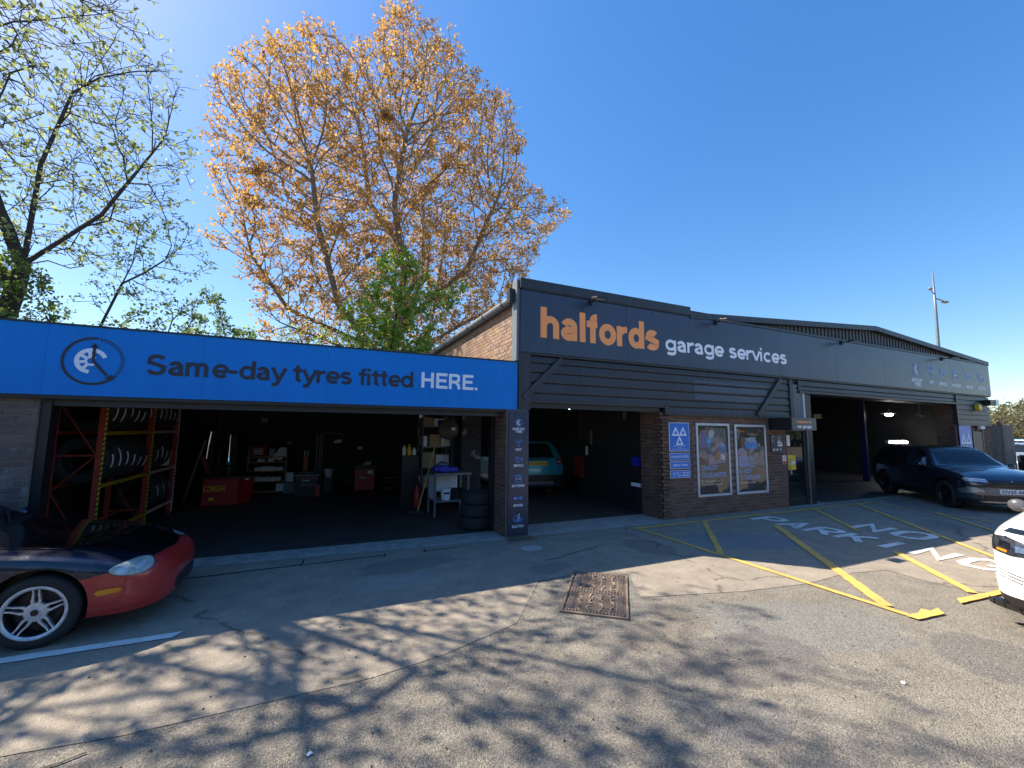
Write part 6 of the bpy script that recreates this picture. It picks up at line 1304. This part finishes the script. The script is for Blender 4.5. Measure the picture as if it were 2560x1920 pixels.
# wire from the building corner
t = tag(MB().tube([(22.6+i*2.2, 6.9+i*.9, 4.15-.25*math.sin(PI*i/14)-.0*i) for i in range(15)], .012, 4).build('overhead_cable', M['black']), 'thin overhead cable running right from the building corner', 'cable')
# low wall beyond the yard
t = thing('low_yard_wall', 'low pale wall running along the far car park', 'wall', (60, 24, 0)); MB().box((34, 24, 0), (110, 24.3, 1.0)).build('wall_body', M['concrete_lt'], t); MB().box((34, 23.95, 1.0), (110, 24.35, 1.08)).build('coping', M['concrete_lt'], t)

def envelope(poly, y0, ry, n, seed, core=None, power=2.0):
    """random points in a crown whose outline in the XZ plane is poly"""
    r = np.random.default_rng(seed); P = np.array(poly); lo, hi = P.min(0), P.max(0); out = []
    c = P.mean(0)
    while len(out) < n:
        q = r.uniform(lo, hi); ins = False; j = len(P)-1
        for i in range(len(P)):
            if (P[i][1] > q[1]) != (P[j][1] > q[1]) and q[0] < (P[j][0]-P[i][0])*(q[1]-P[i][1])/(P[j][1]-P[i][1])+P[i][0]: ins = not ins
            j = i
        if not ins: continue
        dmin = 1e9
        for i in range(len(P)):
            a, b = P[i-1], P[i]; ab = b-a; t = np.clip(np.dot(q-a, ab)/np.dot(ab, ab), 0, 1); dmin = min(dmin, np.linalg.norm(q-a-ab*t))
        s = min(1, dmin/(.45*min(hi-lo))); ymax = ry*math.sqrt(max(0, 1-(1-s)**power))
        y = r.uniform(-1, 1)*ymax
        out.append((q[0], y0+y, q[1]))
    return np.array(out)
def colonize(starts, att, step=.35, infl=4, kill=.6, trop=(0, 0, .25), iters=260, seed=1, wob=.12, maxn=9000):
    r = np.random.default_rng(seed); pos = [np.array(s[0], float) for s in starts]; par = [s[1] for s in starts]; A = att.copy(); trop = np.array(trop)
    near = np.full(len(A), 1e9); ni = np.zeros(len(A), int)
    def upd(a, b):
        nonlocal near, ni
        P = np.array(pos[a:b]); 
        d = np.linalg.norm(A[:, None, :]-P[None], axis=2); k = d.argmin(1); m = d[np.arange(len(A)), k]; w = m < near; near = np.where(w, m, near); ni = np.where(w, k+a, ni)
    upd(0, len(pos)); last = {}
    for it in range(iters):
        keep = near > kill; A = A[keep]; near = near[keep]; ni = ni[keep]
        if len(A) == 0 or len(pos) > maxn: break
        act = near < infl
        if not act.any(): act = near <= near.min()+.5
        n0 = len(pos); vec = A[act]-np.array(pos)[ni[act]]; vec /= np.linalg.norm(vec, axis=1)[:, None]; ids = ni[act]
        u, inv = np.unique(ids, return_inverse=True); S = np.zeros((len(u), 3)); np.add.at(S, inv, vec)
        for k, i in enumerate(u):
            d = S[k]; d = d/(np.linalg.norm(d)+1e-9)+trop+r.normal(size=3)*wob
            if par[i] >= 0:
                pd = pos[i]-pos[par[i]]; pd = pd/(np.linalg.norm(pd)+1e-9); d = d+pd*.7
            d /= np.linalg.norm(d)+1e-9; q = pos[i]+d*step
            key = (i, tuple(np.round(d, 1)))
            if key in last: continue
            last[key] = 1; pos.append(q); par.append(int(i))
        if len(pos) == n0: break
        upd(n0, len(pos))
    return np.array(pos), np.array(par)
def tree(name, label, base, pos, par, bark, leaf, r_tip=.012, expn=2.3, leaf_size=.11, per=5, spread=.28, leaf_r=.03, twig=1, seed=0, rmax=None, droop=0, group=None, tipw=None, scale_r=1.0, clump=None, sides=6, hmin=0, topr=None):
    t = thing(name, label, 'tree', base, 0, group); n = len(pos); rg = np.random.default_rng(seed)
    rad = np.zeros(n); kids = [[] for _ in range(n)]
    for i in range(n):
        if par[i] >= 0: kids[par[i]].append(i)
    for i in range(n-1, -1, -1):
        rad[i] = r_tip if not kids[i] else sum(rad[k]**expn for k in kids[i])**(1/expn)
    rad *= scale_r
    if rmax: rad = np.minimum(rad, rmax*(1 if not topr else np.where(pos[:, 2] < 6.2, 1, topr)))
    done = np.zeros(n, bool); wood = MB(); fine = MB()
    order = [i for i in range(n) if par[i] < 0]
    stack = [(i, None) for i in order]
    while stack:
        i, fr = stack.pop(); ch = [fr] if fr is not None else []; cur = i; ch.append(cur)
        while kids[cur]:
            k = max(kids[cur], key=lambda q: rad[q])
            for o in kids[cur]:
                if o != k: stack.append((o, cur))
            cur = k; ch.append(cur)
        if len(ch) > 1:
            rs = [rad[q] for q in ch]
            if fr is not None: rs[0] = rs[1]*1.1
            big = rs[0] > .045
            if not big and len(ch) > 4: keep = list(range(0, len(ch), 2)); keep = keep if keep[-1] == len(ch)-1 else keep+[len(ch)-1]; ch = [ch[q] for q in keep]; rs = [rs[q] for q in keep]
            if hmin and pos[ch[0]][2] < hmin and rs[0] < .02: continue
            (wood if big else fine).tube([pos[q] for q in ch], rs, 8 if rs[0] > .12 else (5 if big else 3), cap=False)
    # twigs and leaves
    V = []; F = []; A = []; tips = [i for i in range(n) if rad[i] < leaf_r]
    for i in tips:
        c = rg.uniform(0, 1)
        for k in range(twig):
            d = rg.normal(size=3); d[2] = abs(d[2])*.8-droop; d /= np.linalg.norm(d); e = pos[i]+d*spread*rg.uniform(.6, 1.3)
            fine.tube([pos[i], (pos[i]+e)/2+rg.normal(size=3)*.03, e], [.007, .006, .004], 3, cap=False)
            hsh = math.sin(round(pos[i][0]/.9)*12.9898+round(pos[i][1]/.9)*78.233+round(pos[i][2]/.9)*37.719)*43758.5453; m = rg.poisson(per*(.35+1.3*(hsh-math.floor(hsh))))
            for _ in range(m):
                p = pos[i]+(e-pos[i])*rg.uniform(.25, 1.1)+rg.normal(size=3)*(clump or .07)
                s = leaf_size*rg.uniform(.6, 1.25); u = rg.normal(size=3); u /= np.linalg.norm(u); w = np.cross(u, rg.normal(size=3)); w /= np.linalg.norm(w); nn = np.cross(u, w); o = len(V)
                V += [p-u*s*.5, p+w*s*.36+nn*s*.1, p+u*s*.5, p-w*s*.36+nn*s*.1]; F += [(o, o+1, o+2), (o, o+2, o+3)]
                a = min(1, max(0, c*.5+rg.uniform(0, .5))); A += [a, a]
    wood.build('trunk', bark, t, smooth=True); stuff(fine.build('branches', bark, t))
    me = bpy.data.meshes.new('leaves'); me.vertices.add(len(V)); me.vertices.foreach_set('co', np.array(V, dtype=np.float32).ravel())
    me.loops.add(len(F)*3); me.loops.foreach_set('vertex_index', np.array(F, dtype=np.int32).ravel()); me.polygons.add(len(F)); me.polygons.foreach_set('loop_start', np.arange(0, len(F)*3, 3, dtype=np.int32)); me.update(calc_edges=True)
    at = me.attributes.new('rnd', 'FLOAT', 'FACE'); at.data.foreach_set('value', np.array(A, dtype=np.float32)); me.materials.append(leaf)
    o = bpy.data.objects.new('crown', me); link(o, t); stuff(o); return t
def chain(pts, step=.4):
    """node list along a polyline"""
    out = []
    for a, b in zip(pts, pts[1:]):
        a = np.array(a, float); b = np.array(b, float); n = max(1, int(np.linalg.norm(b-a)/step))
        for i in range(n): out.append(a+(b-a)*i/n)
    out.append(np.array(pts[-1], float)); return out
def skeleton(limbs, step=.4):
    """limbs: list of (parent_index_limb or -1, pts) -> starts"""
    st = []; ends = []
    for pl, pts in limbs:
        ch = chain(pts, step); ids = []
        for k, p in enumerate(ch):
            if k == 0 and pl >= 0:
                d = [np.linalg.norm(st[j][0]-p) for j in ends[pl]]; j = ends[pl][int(np.argmin(d))]; ids.append(j); continue
            st.append((p, ids[-1] if ids else -1)); ids.append(len(st)-1)
        ends.append(ids)
    return st
L_OR = leaf_mat('copper_leaves', [(0, (.31, .14, .07)), (.3, (.5, .27, .09)), (.6, (.62, .38, .11)), (.85, (.7, .49, .15)), (1, (.54, .27, .12))], .5)
L_YG = leaf_mat('pale_spring_leaves', [(0, (.16, .2, .06)), (.5, (.32, .38, .13)), (1, (.55, .58, .28))], .55)
L_GR = leaf_mat('fresh_green_leaves', [(0, (.14, .24, .03)), (.5, (.3, .44, .06)), (1, (.52, .62, .14))], .55)
L_DG = leaf_mat('hawthorn_leaves', [(0, (.09, .14, .03)), (.5, (.2, .29, .06)), (1, (.4, .48, .13))], .55)
L_OL = leaf_mat('olive_willow_leaves', [(0, (.07, .065, .025)), (.5, (.13, .12, .045)), (1, (.2, .19, .075))], .3)

# big copper tree behind the low building
PO = [(-4.9, 13.2), (-5.2, 15.4), (-4.6, 16.8), (-3.2, 18.3), (-1.9, 19.9), (-.6, 20.1), (-.2, 19.2), (.8, 20.2), (1.9, 22.0), (2.6, 23.3), (3.4, 22.3), (4.2, 22.0), (5.6, 21.6), (6.1, 20.2), (8.4, 19.6), (9.2, 17.6), (9.6, 15.6), (9.2, 14.9), (10.6, 14.3), (12.4, 14.2), (11.6, 12.8), (10.2, 11.3), (9.9, 9.6), (8.2, 7.6), (6.5, 5.4), (3, 4.6), (-1.0, 4.9), (-2.6, 5.6), (-2.9, 7.6), (-4.2, 9.0), (-4.9, 9.4), (-3.6, 10.5), (-4.9, 11.6)]
att = envelope(PO, 20, 4.6, 7500, 11)
lim = [(-1, [(3.0, 20, 0), (3.0, 20, 3.2), (2.9, 20.1, 5.6), (3.3, 20, 9.5)]), (0, [(2.9, 20.1, 4.5), (.4, 19.4, 7.2), (-.6, 19, 10.5), (-1.0, 18.8, 13)]), (0, [(2.95, 20, 5.2), (-1.6, 20.4, 7.0), (-3.0, 20.4, 9.0)]), (0, [(3.0, 20, 4.4), (.6, 19.6, 5.4), (-1.8, 19.6, 6.2)]), (0, [(3.0, 20, 5.6), (4.3, 20.6, 9.5), (4.2, 20.6, 13.5)]), (0, [(3.0, 20, 6.6), (6.2, 19.4, 9.8), (7.6, 19.2, 13.5)]), (0, [(3.1, 20, 5.0), (6.6, 20.5, 7.4), (8.8, 20.5, 8.8)]), (0, [(3.3, 20, 9.0), (2.6, 19.6, 12.5), (3.0, 19.6, 16)]), (3, [(4.3, 20.6, 9.5), (1.6, 21, 13), (1.2, 21, 15.5)]), (-1, [(4.7, 21.5, 0), (4.6, 21.5, 5), (5.2, 21.6, 8.5), (5.6, 21.5, 12)])]
pos, par = colonize(skeleton(lim, .4), att, .34, 3.0, .42, (0, 0, .42), 220, 3, .1, 14000)
M['bark_pale'] = mat('pale_grey_bark', (.2, .175, .15), .9, var=.3, vs_=5, world_co=True)
tree('copper_tree', 'tall broad tree with copper-orange leaves behind the low tyre bay', (3, 20, 0), pos, par, M['bark_pale'], L_OR, r_tip=.013, expn=2.45, leaf_size=.14, per=6, spread=.32, leaf_r=.022, twig=2, seed=5, rmax=.28, clump=.09)
# big pale-leaved tree on the left, whose bare limbs shade the yard
PL = [(-13.5, 6), (-14.5, 10), (-13, 15), (-10.5, 16.5), (-8.2, 15.2), (-6.0, 13.4), (-4.5, 12.6), (-3.9, 10.6), (-3.5, 8.8), (-3.6, 7.2), (-4.8, 5.6), (-7, 4.8), (-10, 4.8)]
att = envelope(PL, 12, 4.6, 8200, 21, power=2.4); att = att[(att[:, 2] < 11.3) | (np.arange(len(att)) % 5 < 1)]
att = np.vstack([att, [(-3.4, 12, 10.3), (-3.9, 12, 10.1), (-3.3, 12, 8.9), (-3.8, 12, 8.6), (-3.25, 12, 7.5), (-4.3, 12, 11.7), (-4.6, 12, 11.0)]])
lim = [(-1, [(-7.2, 13, 0), (-6.6, 12.8, 3), (-6.1, 12.4, 5.3)]), (0, [(-6.1, 12.4, 5.3), (-6.0, 12.3, 7.6), (-5.6, 12.2, 9.4)]), (0, [(-6.1, 12.4, 5.2), (-6.7, 11.8, 7.5), (-7.6, 11.2, 11.5)]), (0, [(-6.1, 12.4, 5.3), (-5.0, 12.6, 6.8), (-4.2, 12.6, 8.6)]), (0, [(-6.2, 12.4, 4.9), (-8.8, 11.6, 7.4), (-10.8, 11, 10.5)]), (2, [(-6.9, 11.7, 8.5), (-6.2, 11.0, 11.5), (-6.0, 10.8, 14)]), (2, [(-7.4, 11.3, 10.5), (-9, 10.2, 13.5)]),
       (2, [(-6.95, 11.5, 9.0), (-6.95, 11.05, 11.2), (-7.47, 10.78, 11.3), (-8.21, 10.69, 11.2), (-8.98, 11.12, 11.2), (-9.42, 11.44, 11.2)]), (4, [(-8.8, 11.6, 7.6), (-7.96, 11.33, 12.1), (-8.58, 11.78, 12.3), (-9.12, 12.15, 12.3), (-10.08, 12.3, 12.3)]), (2, [(-7.3, 11.3, 10.4), (-9.2, 13.7, 12.6), (-10.08, 13.65, 13.4), (-10.89, 13.5, 13.5), (-11.35, 13.7, 13.6)])]
pos, par = colonize(skeleton(lim, .4), att, .34, 2.6, .4, (.02, -.02, .12), 220, 9, .22, 13000)
tree('spring_tree', 'large dark-limbed tree with sparse pale new leaves at the upper left', (-7.2, 13, 0), pos, par, M['bark_dark'], L_YG, r_tip=.008, expn=2.3, leaf_size=.11, per=2.4, spread=.32, leaf_r=.013, twig=2, seed=6, rmax=.21, topr=.36, clump=.07)
# slim sapling in front of it
PS = [(-5.3, 4.4), (-4.6, 5.6), (-4.3, 6.6), (-3.6, 7.0), (-2.9, 6.5), (-2.6, 5.9), (-3.2, 5.2), (-3.9, 4.6)]
att = envelope(PS, 12.2, .9, 330, 4); pos, par = colonize(skeleton([(-1, [(-4.9, 12.2, 0), (-4.7, 12.2, 3.8), (-4.2, 12.2, 5.6)]), (0, [(-4.35, 12.2, 5.0), (-3.6, 12.2, 5.8)])], .25), att, .2, 1.4, .3, (0, 0, .1), 120, 4, .18, 1600)
tree('slim_tree', 'slim leaning young tree with small green leaves above the blue sign', (-4.9, 12.2, 0), pos, par, M['bark_dark'], L_DG, r_tip=.007, leaf_size=.07, per=4, spread=.18, leaf_r=.011, twig=2, seed=8, rmax=.07, clump=.05)
def bush(name, label, poly, y, ry, n, leaf, seed, stems, ls=.085, per=9, lr=.014, step=.2, kill=.27, spread=.16, bark='bark_dark', twig=2, rt=.007, maxn=2600, clump=.06):
    att = envelope(poly, y, ry, n, seed); pos, par = colonize(skeleton([(-1, s) for s in stems], step), att, step, 1.6, kill, (0, 0, .12), 120, seed, .18, maxn)
    return tree(name, label, (stems[0][0][0], y, 0), pos, par, M[bark], leaf, r_tip=rt, leaf_size=ls, per=per, spread=spread, leaf_r=lr, twig=twig, seed=seed, rmax=.09, clump=clump)
bush('hawthorn_bush', 'dense dark green bush under the big tree at the left edge, above the blue sign', [(-8.6, 3.0), (-8.4, 5.0), (-7.2, 5.6), (-6.2, 5.35), (-5.4, 5.0), (-4.9, 4.4), (-5.0, 3.4), (-5.6, 2.9)], 11.6, 1.0, 750, L_DG, 31, [[(-6.6, 11.6, 0), (-6.5, 11.6, 3.4)], [(-7.8, 11.6, 0), (-7.6, 11.6, 3.6)]])
bush('hawthorn_bush', 'low green bush above the left half of the blue sign by the slim trunk', [(-5.2, 3.2), (-4.6, 4.2), (-4.0, 4.5), (-3.3, 4.9), (-2.7, 5.2), (-2.3, 4.8), (-1.9, 4.2), (-1.3, 3.9), (-1.2, 3.2)], 12.4, .8, 620, L_DG, 32, [[(-3.6, 12.4, 0), (-3.5, 12.4, 3.4)], [(-2.2, 12.4, 0), (-2.3, 12.4, 3.3)], [(-4.6, 12.4, 0), (-4.6, 12.4, 3.4)]])
bush('hawthorn_bush', 'straggly yellow-green shrub at the left foot of the copper tree', [(-1.9, 3.6), (-1.2, 5.0), (-.4, 5.2), (.8, 5.0), (1.6, 4.2), (1.6, 3.4)], 14.6, .8, 420, L_GR, 33, [[(-.6, 14.6, 0), (-.5, 14.6, 3.7)], [(.9, 14.6, 0), (.9, 14.6, 3.7)]], per=3.5)
bush('green_tree', 'bright green young tree in front of the copper tree trunk', [(.7, 4.0), (.3, 5.7), (.5, 6.4), (1.1, 6.9), (1.5, 7.8), (2.2, 8.5), (2.9, 8.3), (3.6, 7.4), (4.6, 7.5), (4.9, 6.8), (3.9, 6.0), (3.7, 4.6), (3.4, 3.8)], 15.5, 1.3, 900, L_GR, 34, [[(2.1, 15.5, 0), (2.15, 15.5, 4.5), (2.3, 15.5, 6)], [(2.9, 15.5, 0), (2.8, 15.5, 4.6)]], ls=.13, per=9, lr=.02, step=.25, kill=.33, spread=.24)
# beyond the fence
bush('willow_bush', 'olive-green twiggy tree beyond the wooden fence at the right edge', [(55, 1.0), (55.5, 2.8), (57, 3.6), (59, 4.3), (63, 5.0), (68, 5.4), (71, 4), (70, 1)], 17, 2.2, 1200, L_OL, 41, [[(58, 17, 0), (58.2, 17, 1.6)], [(62, 17, 0), (62.2, 17, 2)], [(67, 17, 0), (67, 17, 2)]], ls=.2, per=5, lr=.05, step=.5, kill=.55, spread=.5, rt=.02, bark='bark_grey', clump=.2)
# hillside and far wood
hb = MB(); n = 60; rg = np.random.default_rng(2)
for i in range(n+1):
    x = 60+i*12; h = 9+3*math.sin(i*.35)+1.5*math.sin(i*1.1)
    for j, (dy, k) in enumerate(((0, 0), (25, .45), (60, .85), (110, 1.0), (170, .9))): hb.v.append((x, 58+dy+i*1.5, -1+h*k+rg.uniform(-.3, .3)))
for i in range(n):
    for j in range(4): hb.f.append((i*5+j, (i+1)*5+j, (i+1)*5+j+1, i*5+j+1))
struct(hb.build('hillside', mat('dry_scrub_hillside', (.16, .15, .07), .95, var=.4, vs_=.15, world_co=True, bmp=.6, bs=.8), None, smooth=True))
V = []; F = []; A = []; rg = np.random.default_rng(8)
for k in range(230):
    x = rg.uniform(170, 460); y = x/rg.uniform(3.0, 4.6); s = rg.uniform(2.4, 4.6); zc = 2.0+rg.uniform(0, 3)+(y-50)*.05; c = rg.uniform(0, 1)
    for _ in range(110):
        d = rg.normal(size=3); d /= np.linalg.norm(d); p = np.array((x, y, zc))+d*s*np.array((1, 1, .85))*rg.uniform(.7, 1); w = rg.normal(size=3); w /= np.linalg.norm(w); u = np.cross(w, d); u /= np.linalg.norm(u)+1e-6; w = np.cross(u, d); q = rg.uniform(.35, .8); o = len(V)
        V += [p-u*q, p+w*q, p+u*q, p-w*q]; F += [(o, o+1, o+2, o+3)]; A.append(c*.6+rg.uniform(0, .4))
me = bpy.data.meshes.new('far_wood'); me.from_pydata(V, [], F); at = me.attributes.new('rnd', 'FLOAT', 'FACE'); at.data.foreach_set('value', A); me.materials.append(L_OL)
o = bpy.data.objects.new('far_wood', me); COL.objects.link(o); stuff(o); tag(o, 'far olive-brown wood on the hillside beyond the car park', 'wood')

# tree line added out of view to block low sky; shows in the poster glass
V = []; F = []; A = []; rg = np.random.default_rng(18)
for k in range(15000):
    x = rg.uniform(-45, 75); h = 5.6+1.6*math.sin(x*.23)+.8*math.sin(x*.71); z = rg.uniform(0, 1)**.8*h; y = -19-rg.uniform(0, 3.5)-z*.12; p = np.array((x, y, z)); w = rg.normal(size=3); w /= np.linalg.norm(w); u = np.cross(w, rg.normal(size=3)); u /= np.linalg.norm(u); q = rg.uniform(.3, .75); o = len(V)
    V += [p-u*q, p+w*q, p+u*q, p-w*q]; F += [(o, o+1, o+2, o+3)]; A.append(rg.uniform(0, 1))
me = bpy.data.meshes.new('added_tree_line'); me.from_pydata([tuple(v) for v in V], [], F); at = me.attributes.new('rnd', 'FLOAT', 'FACE'); at.data.foreach_set('value', A); me.materials.append(leaf_mat('hedge_leaves', [(0, (.04, .06, .02)), (1, (.1, .14, .04))], .25))
o = bpy.data.objects.new('added_tree_line', me); COL.objects.link(o); stuff(o); tag(o, 'dark tree line added out of view to block low sky, reflected in the signs and poster glass', 'trees')
flush_texts()
